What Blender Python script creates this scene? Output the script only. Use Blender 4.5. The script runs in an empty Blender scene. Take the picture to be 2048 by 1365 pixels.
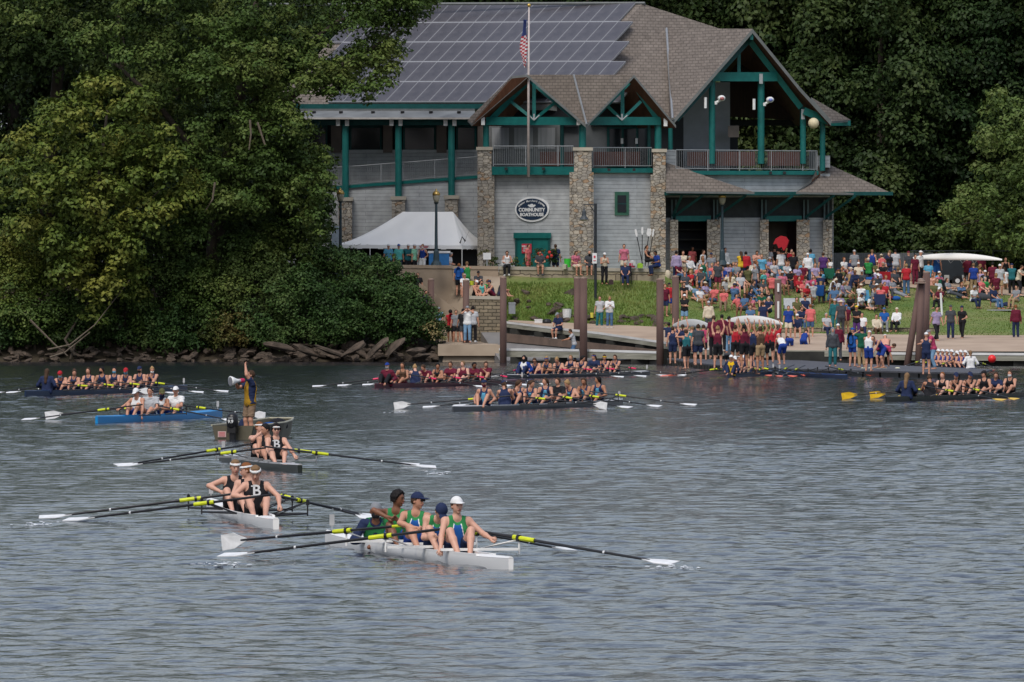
import bpy, math, random
import numpy as np
from mathutils import Vector, Matrix
random.seed(7); RNG = np.random.default_rng(7)
R = math.radians
scene = bpy.context.scene
COL = scene.collection
# ---------------------------------------------------------------- camera, sky, sun
F = 17000.0; H = 3.9; Y0 = 575.0          # focal length in photo pixels, eye height over the river, horizon row
cam_d = bpy.data.cameras.new('camera'); cam = bpy.data.objects.new('camera', cam_d); COL.objects.link(cam)
cam_d.sensor_width = 36; cam_d.lens = 36*F/2048
cam.location = (0, 0, H); cam.rotation_euler = (R(90)-math.atan((682.5-Y0)/F), 0, 0)
cam_d.clip_start = 1; cam_d.clip_end = 6000
scene.camera = cam
SUN_EL, SUN_AZ = 52, 200                   # azimuth clockwise from +Y: behind the camera, a little to the left
w = bpy.data.worlds.new('World'); scene.world = w; w.use_nodes = True
nt = w.node_tree; nt.nodes.clear()
sky = nt.nodes.new('ShaderNodeTexSky'); sky.sky_type = 'NISHITA'; sky.sun_disc = False
sky.sun_elevation = R(SUN_EL); sky.sun_rotation = R(SUN_AZ); sky.air_density = 1.6; sky.dust_density = 3
b1 = nt.nodes.new('ShaderNodeBackground'); b1.inputs[1].default_value = 0.05
b2 = nt.nodes.new('ShaderNodeBackground'); b2.inputs[0].default_value = (0.63, 0.69, 0.90, 1); b2.inputs[1].default_value = 0.28
ad = nt.nodes.new('ShaderNodeAddShader'); wo = nt.nodes.new('ShaderNodeOutputWorld')
nt.links.new(sky.outputs[0], b1.inputs[0]); nt.links.new(b1.outputs[0], ad.inputs[0]); nt.links.new(b2.outputs[0], ad.inputs[1]); nt.links.new(ad.outputs[0], wo.inputs[0])
sl = bpy.data.lights.new('sun', 'SUN'); sl.energy = 1.6; sl.angle = R(30); sl.color = (1, 0.96, 0.9)
so = bpy.data.objects.new('sun', sl); COL.objects.link(so)
az, el = R(SUN_AZ), R(SUN_EL)
so.rotation_euler = Vector((math.sin(az)*math.cos(el), math.cos(az)*math.cos(el), math.sin(el))).to_track_quat('Z', 'Y').to_euler()
scene.view_settings.view_transform = 'Standard'; scene.view_settings.look = 'None'
scene.view_settings.exposure = 0.55; scene.view_settings.gamma = 1; scene.view_settings.use_curve_mapping = False

# ---------------------------------------------------------------- helpers
def P(px, py, D): return Vector(((px-1024)*D/F, D, H+(Y0-py)*D/F))
def W(px, py, z=0.0): return P(px, py, F*(H-z)/(py-Y0))
def PXof(X, D): return 1024+X*F/D

def tag(o, label=None, cat=None, group=None, kind=None):
    if label: o['label'] = label
    if cat: o['category'] = cat
    if group: o['group'] = group
    if kind: o['kind'] = kind
    return o
def thing(name, label, cat, loc, rz=0, group=None):
    o = bpy.data.objects.new(name, None); COL.objects.link(o); o.empty_display_size = .3
    o.location = loc; o.rotation_euler = (0, 0, rz)
    return tag(o, label, cat, group)
def newobj(name, me, parent=None, mat=None, loc=(0, 0, 0)):
    o = bpy.data.objects.new(name, me); COL.objects.link(o); o.location = loc
    if parent: o.parent = parent
    if mat is not None and me.materials:
        o.material_slots[0].link = 'OBJECT'; o.material_slots[0].material = mat
    return o
def npmesh(name, V, Q, mats=(), mi=None, smooth=False, nside=4):
    me = bpy.data.meshes.new(name); V = np.asarray(V, np.float32); Q = np.asarray(Q, np.int32).reshape(-1, nside)
    me.vertices.add(len(V)); me.vertices.foreach_set('co', V.ravel())
    me.loops.add(Q.size); me.loops.foreach_set('vertex_index', Q.ravel())
    me.polygons.add(len(Q)); me.polygons.foreach_set('loop_start', np.arange(0, Q.size, nside, dtype=np.int32))
    me.polygons.foreach_set('loop_total', np.full(len(Q), nside, np.int32))
    for m in mats: me.materials.append(m)
    if mi is not None: me.polygons.foreach_set('material_index', np.asarray(mi, np.int32))
    if smooth: me.polygons.foreach_set('use_smooth', np.ones(len(Q), bool))
    me.update(calc_edges=True); return me

class MB:
    def __init__(s): s.v = []; s.f = []; s.m = []
    def add(s, vs, fs, mi=0):
        k = len(s.v); s.v += [tuple(a) for a in vs]; s.f += [tuple(i+k for i in f) for f in fs]; s.m += [mi]*len(fs); return s
    def hexa(s, p, mi=0):
        return s.add(p, [(3, 2, 1, 0), (4, 5, 6, 7), (0, 1, 5, 4), (1, 2, 6, 5), (2, 3, 7, 6), (3, 0, 4, 7)], mi)
    def box(s, c, d, rz=0, mi=0):
        x, y, z = d[0]/2, d[1]/2, d[2]/2; ca, sa = math.cos(rz), math.sin(rz); p = []
        for dz in (-z, z):
            for dx, dy in ((-x, -y), (x, -y), (x, y), (-x, y)): p.append((c[0]+dx*ca-dy*sa, c[1]+dx*sa+dy*ca, c[2]+dz))
        return s.hexa(p, mi)
    def prism(s, pts, ex, mi=0):
        pts = [Vector(p) for p in pts]; n = len(pts); ex = Vector(ex)
        return s.add(pts+[p+ex for p in pts], [tuple(range(n)), tuple(range(2*n-1, n-1, -1))]+[(i, i+n, (i+1) % n+n, (i+1) % n) for i in range(n)], mi)
    def tube(s, pts, r, n=6, mi=0):
        pts = [Vector(p) for p in pts]; rr = r if isinstance(r, (list, tuple)) else [r]*len(pts)
        vs = []; N = len(pts)
        for i, p in enumerate(pts):
            t = (pts[min(i+1, N-1)]-pts[max(i-1, 0)]).normalized()
            a = Vector((0, 0, 1)) if abs(t.z) < .9 else Vector((1, 0, 0)); u = t.cross(a).normalized(); q = t.cross(u)
            vs += [p+(u*math.cos(2*math.pi*j/n)+q*math.sin(2*math.pi*j/n))*rr[i] for j in range(n)]
        fs = [(i*n+j, i*n+(j+1) % n, (i+1)*n+(j+1) % n, (i+1)*n+j) for i in range(N-1) for j in range(n)]
        fs += [tuple(range(n-1, -1, -1)), tuple((N-1)*n+j for j in range(n))]
        return s.add(vs, fs, mi)
    def ell(s, c, r, n=10, m=7, mi=0):
        if not isinstance(r, (list, tuple)): r = (r, r, r)
        vs = [(c[0], c[1], c[2]-r[2])]
        for i in range(1, m):
            a = math.pi*i/m-math.pi/2
            vs += [(c[0]+r[0]*math.cos(a)*math.cos(2*math.pi*j/n), c[1]+r[1]*math.cos(a)*math.sin(2*math.pi*j/n), c[2]+r[2]*math.sin(a)) for j in range(n)]
        vs.append((c[0], c[1], c[2]+r[2])); T = len(vs)-1
        fs = [(0, 1+(j+1) % n, 1+j) for j in range(n)]+[(T, 1+(m-2)*n+j, 1+(m-2)*n+(j+1) % n) for j in range(n)]
        fs += [(1+i*n+j, 1+i*n+(j+1) % n, 1+(i+1)*n+(j+1) % n, 1+(i+1)*n+j) for i in range(m-2) for j in range(n)]
        return s.add(vs, fs, mi)
    def lathe(s, c, prof, n=12, mi=0):      # prof: list of (r, z)
        vs = []
        for r, z in prof: vs += [(c[0]+r*math.cos(2*math.pi*j/n), c[1]+r*math.sin(2*math.pi*j/n), c[2]+z) for j in range(n)]
        N = len(prof)
        fs = [(i*n+j, i*n+(j+1) % n, (i+1)*n+(j+1) % n, (i+1)*n+j) for i in range(N-1) for j in range(n)]+[tuple(range(n-1, -1, -1)), tuple((N-1)*n+j for j in range(n))]
        return s.add(vs, fs, mi)
    def build(s, name, mats, parent=None, o=(0, 0, 0), smooth=False):
        me = bpy.data.meshes.new(name); o = Vector(o)
        me.from_pydata([(a[0]-o[0], a[1]-o[1], a[2]-o[2]) for a in s.v], [], s.f)
        if not isinstance(mats, (list, tuple)): mats = [mats]
        for m in mats: me.materials.append(m)
        if any(s.m): me.polygons.foreach_set('material_index', s.m)
        if smooth: me.shade_smooth()
        me.update()
        ob = bpy.data.objects.new(name, me); COL.objects.link(ob)
        if parent: ob.parent = parent
        else: ob.location = o
        return ob
    def solo(s, name, mats, label, cat, o=None, group=None, kind=None, smooth=False):
        if o is None:
            a = np.array(s.v); o = (a[:, 0].mean(), a[:, 1].mean(), a[:, 2].min())
        return tag(s.build(name, mats, None, o, smooth), label, cat, group, kind)

def text_into(mb, txt, M, size=1.0, mi=0, off=0.0, depth=.01):
    cu = bpy.data.curves.new('t', 'FONT'); cu.body = txt; cu.size = size; cu.align_x = 'CENTER'; cu.align_y = 'CENTER'; cu.offset = off; cu.extrude = depth; cu.resolution_u = 3
    ob = bpy.data.objects.new('t', cu); me = bpy.data.meshes.new_from_object(ob)
    mb.add([M @ v.co for v in me.vertices], [tuple(p.vertices) for p in me.polygons], mi)
    bpy.data.objects.remove(ob); bpy.data.curves.remove(cu); bpy.data.meshes.remove(me)

# ---------------------------------------------------------------- materials
def nodes(name):
    m = bpy.data.materials.new(name); m.use_nodes = True; t = m.node_tree
    return m, t, t.nodes['Principled BSDF']
def ND(t, ty, **kw):
    n = t.nodes.new(ty)
    for k, v in kw.items():
        if k.startswith('i_'):
            n.inputs[k[2:].replace('_', ' ')].default_value = v
        else: setattr(n, k, v)
    return n
def c4(c): return (c[0], c[1], c[2], 1)
def ramp(t, fac, stops):
    r = t.nodes.new('ShaderNodeValToRGB'); e = r.color_ramp.elements
    while len(e) < len(stops): e.new(.5)
    for i, (p, c) in enumerate(stops): e[i].position = p; e[i].color = c4(c)
    t.links.new(fac, r.inputs[0]); return r
def noisy(name, a, b=None, scale=4, rough=.7, bump=0, detail=4, stretch=(1, 1, 1), space='Object', metal=0, spec=.3):
    m, t, p = nodes(name); b = b or tuple(x*.8 for x in a)
    tc = ND(t, 'ShaderNodeTexCoord'); mp = ND(t, 'ShaderNodeMapping'); mp.inputs['Scale'].default_value = stretch
    n = ND(t, 'ShaderNodeTexNoise', i_Scale=scale, i_Detail=detail)
    t.links.new(tc.outputs[space], mp.inputs[0]); t.links.new(mp.outputs[0], n.inputs['Vector'])
    r = ramp(t, n.outputs[0], [(.3, b), (.7, a)]); t.links.new(r.outputs[0], p.inputs['Base Color'])
    p.inputs['Roughness'].default_value = rough; p.inputs['Metallic'].default_value = metal; p.inputs['Specular IOR Level'].default_value = spec
    if bump:
        bp = ND(t, 'ShaderNodeBump', i_Strength=.6, i_Distance=bump); t.links.new(n.outputs[0], bp.inputs['Height']); t.links.new(bp.outputs[0], p.inputs['Normal'])
    return m
def brickmat(name, c1, c2, mortar, w, h, ms=.02, rough=.8, bump=.02, plane='XZ', rot=0, off=.5, noise=.3):
    m, t, p = nodes(name); tc = ND(t, 'ShaderNodeTexCoord'); sx = ND(t, 'ShaderNodeSeparateXYZ'); cb = ND(t, 'ShaderNodeCombineXYZ')
    mp = ND(t, 'ShaderNodeMapping'); mp.inputs['Rotation'].default_value = (0, 0, rot)
    t.links.new(tc.outputs['Object'], mp.inputs[0]); t.links.new(mp.outputs[0], sx.inputs[0])
    nz0 = ND(t, 'ShaderNodeTexNoise', i_Scale=1.2/h, i_Detail=2)
    t.links.new(tc.outputs['Object'], nz0.inputs['Vector'])
    ma = ND(t, 'ShaderNodeMath', operation='MULTIPLY_ADD'); ma.inputs[1].default_value = h*noise; t.links.new(nz0.outputs[0], ma.inputs[0])
    t.links.new(sx.outputs['Z' if plane == 'XZ' else 'Y'], ma.inputs[2])
    t.links.new(sx.outputs['X'], cb.inputs[0]); t.links.new(ma.outputs[0], cb.inputs[1])
    br = ND(t, 'ShaderNodeTexBrick', offset=off, squash=1.0, i_Scale=1.0, i_Mortar_Size=ms, i_Bias=0.0, i_Brick_Width=w, i_Row_Height=h, i_Mortar_Smooth=.3)
    br.inputs['Color1'].default_value = c4(c1); br.inputs['Color2'].default_value = c4(c2); br.inputs['Mortar'].default_value = c4(mortar)
    t.links.new(cb.outputs[0], br.inputs['Vector'])
    nz = ND(t, 'ShaderNodeTexNoise', i_Scale=2.2, i_Detail=5); t.links.new(tc.outputs['Object'], nz.inputs['Vector'])
    mx = ND(t, 'ShaderNodeMix', data_type='RGBA', blend_type='MULTIPLY'); mx.inputs[0].default_value = .55
    rr = ramp(t, nz.outputs[0], [(.3, (.6, .58, .56)), (.7, (1.1, 1.08, 1.05))])
    t.links.new(br.outputs[0], mx.inputs[6]); t.links.new(rr.outputs[0], mx.inputs[7]); t.links.new(mx.outputs[2], p.inputs['Base Color'])
    bp = ND(t, 'ShaderNodeBump', i_Strength=.7, i_Distance=bump, invert=True); t.links.new(br.outputs[1], bp.inputs['Height']); t.links.new(bp.outputs[0], p.inputs['Normal'])
    p.inputs['Roughness'].default_value = rough; p.inputs['Specular IOR Level'].default_value = .2
    return m
def rubblemat(name, c1, c2, mortar, sc=2.9):
    m, t, p = nodes(name); tc = ND(t, 'ShaderNodeTexCoord'); mp = ND(t, 'ShaderNodeMapping'); mp.inputs['Scale'].default_value = (1, 1, 1.75)
    t.links.new(tc.outputs['Object'], mp.inputs[0]); v = ND(t, 'ShaderNodeTexVoronoi', i_Scale=sc, i_Randomness=.85); e = ND(t, 'ShaderNodeTexVoronoi', feature='DISTANCE_TO_EDGE', i_Scale=sc, i_Randomness=.85)
    t.links.new(mp.outputs[0], v.inputs['Vector']); t.links.new(mp.outputs[0], e.inputs['Vector']); sx = ND(t, 'ShaderNodeSeparateColor'); t.links.new(v.outputs['Color'], sx.inputs[0])
    r = ramp(t, sx.outputs[0], [(.0, c2), (.45, tuple((a+b)/2 for a, b in zip(c1, c2))), (.8, c1), (1, (.34, .22, .13))]); g = ramp(t, e.outputs['Distance'], [(.02, mortar), (.07, (1, 1, 1))])
    n = ND(t, 'ShaderNodeTexNoise', i_Scale=5, i_Detail=4); t.links.new(tc.outputs['Object'], n.inputs['Vector']); nr = ramp(t, n.outputs[0], [(.3, (.7, .7, .7)), (.7, (1.15, 1.15, 1.15))])
    mx = ND(t, 'ShaderNodeMix', data_type='RGBA', blend_type='MULTIPLY'); mx.inputs[0].default_value = 1; t.links.new(r.outputs[0], mx.inputs[6]); t.links.new(g.outputs[0], mx.inputs[7])
    m2 = ND(t, 'ShaderNodeMix', data_type='RGBA', blend_type='MULTIPLY'); m2.inputs[0].default_value = 1; t.links.new(mx.outputs[2], m2.inputs[6]); t.links.new(nr.outputs[0], m2.inputs[7]); t.links.new(m2.outputs[2], p.inputs['Base Color'])
    bp = ND(t, 'ShaderNodeBump', i_Strength=.8, i_Distance=.06); t.links.new(g.outputs[0], bp.inputs['Height']); t.links.new(bp.outputs[0], p.inputs['Normal']); p.inputs['Roughness'].default_value = .85
    return m
def leafmat(name, dark, mid, light, scale=.35, hue=None):
    m, t, p = nodes(name); g = ND(t, 'ShaderNodeNewGeometry'); n = ND(t, 'ShaderNodeTexNoise', i_Scale=scale, i_Detail=3)
    n2 = ND(t, 'ShaderNodeTexNoise', i_Scale=scale*14, i_Detail=1)
    t.links.new(g.outputs['Position'], n.inputs['Vector']); t.links.new(g.outputs['Position'], n2.inputs['Vector'])
    ad = ND(t, 'ShaderNodeMath', operation='MULTIPLY_ADD'); ad.inputs[1].default_value = .5; t.links.new(n2.outputs[0], ad.inputs[0]); t.links.new(n.outputs[0], ad.inputs[2])
    r = ramp(t, ad.outputs[0], [(.5, dark), (.72, mid), (.95, light)]); t.links.new(r.outputs[0], p.inputs['Base Color'])
    p.inputs['Roughness'].default_value = .55; p.inputs['Specular IOR Level'].default_value = .15
    return m

MAT = {}
def plain(name, c, rough=.6, metal=0, spec=.4):
    if name in MAT: return MAT[name]
    m = noisy(name, c, tuple(x*.82 for x in c), 9, rough, metal=metal, spec=spec, detail=2); MAT[name] = m; return m
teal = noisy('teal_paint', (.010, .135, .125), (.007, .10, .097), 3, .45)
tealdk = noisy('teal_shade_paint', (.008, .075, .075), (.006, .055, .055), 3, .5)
white = noisy('white_paint', (.72, .73, .73), (.62, .63, .64), 3, .45)
metal = noisy('galvanised_rail', (.34, .36, .38), (.27, .29, .31), 5, .4, metal=.3)
steelbr = noisy('rusty_steel', (.135, .082, .07), (.08, .047, .04), 2.2, .75, bump=.02, stretch=(1, 1, .25))
wood = noisy('weathered_timber', (.33, .32, .27), (.17, .165, .13), 2.5, .8, bump=.02, stretch=(.3, .3, 3))
wooddk = noisy('dark_timber', (.035, .035, .03), (.015, .015, .014), 2, .8)  # near-black timber tone for cribs, bulkhead, landing stubs and boat racks
soffit = noisy('brown_soffit', (.14, .06, .035), (.09, .038, .022), 2, .7, stretch=(3, .4, 1))
concrete = noisy('tan_concrete', (.40, .32, .24), (.29, .225, .165), .9, .85, bump=.01, detail=8)
conpath = noisy('path_concrete', (.44, .335, .25), (.33, .245, .18), .5, .9, detail=9)
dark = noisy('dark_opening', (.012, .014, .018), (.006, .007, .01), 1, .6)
glass = plain('dark_glass', (.012, .016, .02), .12)
blackp = plain('black_plastic', (.012, .012, .014), .35)
blind = noisy('window_blind', (.32, .33, .34), (.22, .23, .25), 1.5, .5, stretch=(4, 4, .2))
# ---------------------------------------------------------------- water: real wavelets plus fine ripples
def water_mat():
    m, t, p = nodes('river_water'); tc = ND(t, 'ShaderNodeTexCoord')
    p.inputs['Base Color'].default_value = (.018, .022, .032, 1); p.inputs['Roughness'].default_value = .10; p.inputs['IOR'].default_value = 1.33
    hs = None
    for sc, amp, det in ((2.2, .5, 3), (7, .16, 3)):
        n = ND(t, 'ShaderNodeTexNoise', i_Scale=sc, i_Detail=det, i_Distortion=.3); t.links.new(tc.outputs['Object'], n.inputs['Vector'])
        ma = ND(t, 'ShaderNodeMath', operation='MULTIPLY_ADD'); ma.inputs[1].default_value = amp; t.links.new(n.outputs[0], ma.inputs[0])
        if hs: t.links.new(hs.outputs[0], ma.inputs[2])
        else: ma.inputs[2].default_value = 0
        hs = ma
    bp = ND(t, 'ShaderNodeBump', i_Strength=1.0, i_Distance=.06); t.links.new(hs.outputs[0], bp.inputs['Height']); t.links.new(bp.outputs[0], p.inputs['Normal'])
    return m
wm = water_mat()
def waves():
    g = np.random.default_rng(3); V = []; Q = []; base = 0; xs_prev = None
    wv = []
    for k in range(84):
        lam = .28*(9 ** g.random()); th = g.normal(0, 1.05)+.5; A = .0021*lam**.72*g.uniform(.6, 1.3)
        wv.append((2*math.pi/lam*math.cos(th), 2*math.pi/lam*math.sin(th), g.uniform(0, 6.28), A))
    D = 74.0; rows = []
    while D < 421: rows.append(D); D += .11 if D < 135 else (.16 if D < 210 else .3)
    rows = np.array(rows)
    for d0, d1, st in ((74, 135, .11), (135, 210, .16), (210, 425, .32)):
        r = rows[(rows >= d0-.001) & (rows <= d1+.31)]; wd = d1*1024/F*1.06+13
        x = np.arange(-wd, wd, st); X, Dm = np.meshgrid(x, r); Z = np.zeros_like(X)
        for kx, ky, ph, A in wv: Z += A*np.sin(X*kx+Dm*ky+ph)
        gust = .9+.35*np.sin(X*.07+Dm*.028+1)*np.sin(Dm*.043-X*.05)+.12*np.sin(X*.23+Dm*.07)
        Z *= gust*np.clip((wd-np.abs(X))/3, 0, 1); Z -= .35*np.abs(Z)
        n, m = X.shape; idx = np.arange(n*m).reshape(n, m)+base; base += n*m
        V.append(np.stack([X, Dm, Z], -1).reshape(-1, 3)); Q.append(np.stack([idx[:-1, :-1], idx[:-1, 1:], idx[1:, 1:], idx[1:, :-1]], -1).reshape(-1, 4))
    return npmesh('river_water', np.concatenate(V), np.concatenate(Q), [wm], smooth=True)
tag(newobj('river_water', waves()), kind='structure')
mb = MB(); mb.add([(-3000, -400, -.06), (3000, -400, -.06), (3000, 500, -.06), (-3000, 500, -.06)], [(0, 1, 2, 3)]); o = mb.build('river_water', wm); tag(o, kind='structure')

# ---------------------------------------------------------------- terrain
def I(px, xs, ys): return np.interp(px, xs, ys)
def prof(px):
    eD = I(px, [860, 880, 1000, 1006, 1320, 1400, 1560, 2100], [452, 451, 451, 456, 440, 430, 424, 422])
    eZ = I(px, [860, 880, 1000, 1006, 1320, 1400, 1560, 2100], [.0, .85, .85, 2.05, 1.05, .75, .65, .65])
    aD = I(px, [860, 880, 940, 1000, 1010, 1330, 1450, 1900], [455, 455.5, 457, 457, 457.5, 451, 447, 443])
    aZ = I(px, [860, 880, 1000, 1010, 1330, 1450, 1900], [1.3, 1.0, 1.0, 2.1, 1.75, 1.5, 1.35])
    bD = I(px, [860, 935, 1005, 1310, 1400, 2048, 2400], [463, 459, 459.3, 460.5, 469, 472, 475])
    bZ = I(px, [860, 880, 935, 1000, 1310, 1400, 1750, 2048], [4.2, 3.0, 3.4, 4.1, 4.1, 4.3, 4.1, 3.7])
    return eD, eZ, aD, aZ, bD, bZ
def T(X, D):
    px = PXof(X, D); eD, eZ, aD, aZ, bD, bZ = prof(px); D = np.asarray(D, float)+0*px
    z = np.where(D < eD, -1.5, eZ+(aZ-eZ)*np.clip((D-eD)/(aD-eD), 0, 1))
    s = np.clip((D-aD)/(bD-aD), 0, 1); s2 = .75*s+.25*s*s*(3-2*s)
    z = np.where(D > aD, aZ+(bZ-aZ)*s2, z)
    t = np.clip((D-bD)/1.5, 0, 1); z = np.where(D > bD, bZ+(np.where(px < 1330, 4.5, bZ+.15)-bZ)*t, z)
    return z+0
xs = np.concatenate([np.linspace(-900, -60, 15), np.arange(-34, 34.01, .35), np.linspace(60, 900, 15)])
ds = np.concatenate([[421.9], np.arange(423, 478, .33), np.linspace(482, 1500, 14)])
GX, GD = np.meshgrid(xs, ds); GZ = T(GX, GD); GZ = GZ+np.where(GD > 500, (GD-500)*.004, 0)
GZ += np.where((GZ > -1) & (PXof(GX, GD) > 1005) & (GD < 475), .04*np.sin(GX*1.7+GD)*np.sin(GD*1.3), 0)
nv, nu = GX.shape; idx = np.arange(nv*nu).reshape(nv, nu)
Q = np.stack([idx[:-1, :-1], idx[:-1, 1:], idx[1:, 1:], idx[1:, :-1]], -1).reshape(-1, 4)
def grass_mat():
    m, t, p = nodes('lawn_grass'); g = ND(t, 'ShaderNodeNewGeometry')
    n = ND(t, 'ShaderNodeTexNoise', i_Scale=.22, i_Detail=5); n2 = ND(t, 'ShaderNodeTexNoise', i_Scale=6, i_Detail=4)
    t.links.new(g.outputs['Position'], n.inputs['Vector']); t.links.new(g.outputs['Position'], n2.inputs['Vector'])
    ma = ND(t, 'ShaderNodeMath', operation='MULTIPLY_ADD'); ma.inputs[1].default_value = .35; t.links.new(n2.outputs[0], ma.inputs[0]); t.links.new(n.outputs[0], ma.inputs[2])
    r = ramp(t, ma.outputs[0], [(.42, (.07, .13, .018)), (.62, (.115, .165, .03)), (.8, (.20, .19, .07))])
    t.links.new(r.outputs[0], p.inputs['Base Color']); p.inputs['Roughness'].default_value = .9
    bp = ND(t, 'ShaderNodeBump', i_Strength=.8, i_Distance=.08); t.links.new(n2.outputs[0], bp.inputs['Height']); t.links.new(bp.outputs[0], p.inputs['Normal'])
    return m
grass_m = grass_mat()
dirt_m = noisy('bank_soil', (.06, .045, .03), (.03, .026, .016), 1.2, .95, detail=6, bump=.1)
Vg = np.stack([GX, GD, GZ], -1).reshape(-1, 3)
cx = PXof(Vg[Q].mean(1)[:, 0], Vg[Q].mean(1)[:, 1])
me = npmesh('ground', Vg, Q, [grass_m, dirt_m, concrete], np.where(cx < 878, 1, np.where(cx < 1005, 2, 0)), True)
tag(newobj('ground', me), kind='structure')
# waterside path: follows the ground 12 mm above it
def sheet(name, pxs, dfun0, dfun1, mat, nd=8, lift=.02):
    V = []
    for px in pxs:
        for k in range(nd+1):
            D = dfun0(px)+(dfun1(px)-dfun0(px))*k/nd; X = (px-1024)*D/F; V.append((X, D, float(T(X, D+.001))+lift+.04))
    n = len(pxs); Q = [((i)*(nd+1)+k, (i+1)*(nd+1)+k, (i+1)*(nd+1)+k+1, i*(nd+1)+k+1) for i in range(n-1) for k in range(nd)]
    tag(newobj(name, npmesh(name, V, Q, [mat])), kind='structure')
sheet('path', list(range(1006, 2140, 12)), lambda px: prof(px)[0]+.05, lambda px: prof(px)[2]-.3, conpath)
sheet('pavement', list(range(1690, 2140, 15)), lambda px: prof(px)[4]-3.2+(1900-px)*.012, lambda px: prof(px)[4]+4, conpath, lift=.03)
# edge wall of the path (a real drop to the river)
mb = MB(); pts = [P(px, 0, float(prof(px)[0])+.02) for px in range(1006, 2140, 16)]
for a, b in zip(pts[:-1], pts[1:]):
    za, zb = float(prof(PXof(a.x, a.y))[1])+.05, float(prof(PXof(b.x, b.y))[1])+.05
    mb.hexa([(a.x, a.y-.3, -1.4), (b.x, b.y-.3, -1.4), (b.x, b.y+.2, -1.4), (a.x, a.y+.2, -1.4), (a.x, a.y-.3, za), (b.x, b.y-.3, zb), (b.x, b.y+.2, zb), (a.x, a.y+.2, za)])
quay_wall = mb.solo('quay_wall', wooddk, 'dark timber bulkhead under the edge of the tan riverside path', 'wall')

# ---------------------------------------------------------------- foliage tools
def leaves(blobs, dens, size, seed=0, zfl=.75, squash=.85):
    """blobs: (x,y,z,r). leaf-sized quads through each clump's shell, more on its upper outside"""
    rg = np.random.default_rng(seed); V = []
    for x, y, z, r in blobs:
        n = max(8, int(dens*r*r))
        d = rg.normal(size=(n, 3)); d /= np.linalg.norm(d, axis=1)[:, None]; d[:, 2] = np.where(rg.random(n) < zfl, np.abs(d[:, 2]), d[:, 2])
        rad = r*(.55+.5*rg.random(n)**.6)*(1+.22*np.sin(d[:, 0]*5+x)*np.sin(d[:, 2]*6+z)+.15*np.sin(d[:, 1]*9+y))
        c = np.array([x, y, z])+d*rad[:, None]*np.array([1, 1, squash])
        nrm = d+rg.normal(size=(n, 3))*.5; nrm[:, 2] += .4; nrm /= np.linalg.norm(nrm, axis=1)[:, None]
        a = np.cross(nrm, rg.normal(size=(n, 3))); a /= np.linalg.norm(a, axis=1)[:, None]; b = np.cross(nrm, a)
        s = (size*(.6+.8*rg.random(n)))[:, None]
        V.append(np.stack([c-a*s*.5, c-b*s*.32+nrm*s*.06, c+a*s*.5, c+b*s*.32+nrm*s*.06], 1))
    V = np.concatenate(V); return V.reshape(-1, 3), np.arange(len(V)*4).reshape(-1, 4)
def clumps(x, y, z, rx, ry, rz, n, r, seed, bottom=-.75):
    rg = np.random.default_rng(seed); out = []
    while len(out) < n:
        d = rg.normal(size=3); d /= np.linalg.norm(d)
        if d[2] < bottom: continue
        k = (.35+.7*rg.random()**.5); q = r*(.65+.7*rg.random())
        out.append((x+d[0]*rx*k, y+d[1]*ry*k, z+d[2]*rz*k, q))
    return out
bark = noisy('tree_bark', (.07, .055, .04), (.03, .025, .02), 3, .9, bump=.05, stretch=(1, 1, .3))
lm_dark = leafmat('leaf_dark_green', (.018, .034, .009), (.036, .064, .015), (.07, .10, .026))
lm_mid = leafmat('leaf_mid_green', (.026, .048, .012), (.056, .096, .020), (.12, .150, .038))
lm_yel = leafmat('leaf_yellow_green', (.036, .060, .011), (.082, .118, .020), (.17, .175, .034))
lm_ivy = leafmat('leaf_shrub_green', (.016, .036, .010), (.036, .074, .019), (.08, .115, .035))
lm_bg = leafmat('leaf_forest_green', (.008, .019, .007), (.016, .035, .010), (.038, .062, .018), .2)
lm_bg2 = leafmat('leaf_forest_olive', (.011, .023, .008), (.025, .045, .012), (.06, .082, .024), .2)
lm_lime = leafmat('leaf_lime_green', (.035, .06, .014), (.07, .11, .025), (.13, .16, .05), .3)
lm_rust = leafmat('leaf_rusty_green', (.028, .038, .010), (.06, .072, .018), (.12, .085, .028))
def tree(label, base, blobs, dens, size, lm, trunk=None, seed=1, group=None, name='tree', cat='tree', zfl=.75):
    t = thing(name, label, cat, base, 0, group); V, Q = leaves(blobs, dens, size, seed, zfl)
    V = V-np.array(base); me = npmesh('crown', V, Q, [lm]); newobj('crown', me, t)
    if trunk:
        mb = MB()
        for pts, r0, r1 in trunk: mb.tube(pts, [r0+(r1-r0)*i/(len(pts)-1) for i in range(len(pts))], 8)
        mb.build('trunk', bark, t, base, True)
    return t
def near(px, py, D): return tuple(P(px, py, D))
def bl(px, py, D, rpx): p = P(px, py, D); return (p.x, p.y, p.z, rpx*D/F)
def fill(poly, n, D0, D1, r0, r1, seed):
    """clump centres inside an outline, spread through a real depth D0..D1"""
    rg = np.random.default_rng(seed); xs = [p[0] for p in poly]; ys = [p[1] for p in poly]; out = []
    while len(out) < n:
        x = rg.uniform(min(xs), max(xs)); y = rg.uniform(min(ys), max(ys)); c = False; j = len(poly)-1
        for i in range(len(poly)):
            if (ys[i] > y) != (ys[j] > y) and x < (xs[j]-xs[i])*(y-ys[i])/(ys[j]-ys[i])+xs[i]: c = not c
            j = i
        if c: out.append(bl(x, y, rg.uniform(D0, D1), rg.uniform(r0, r1)))
    return out
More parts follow.
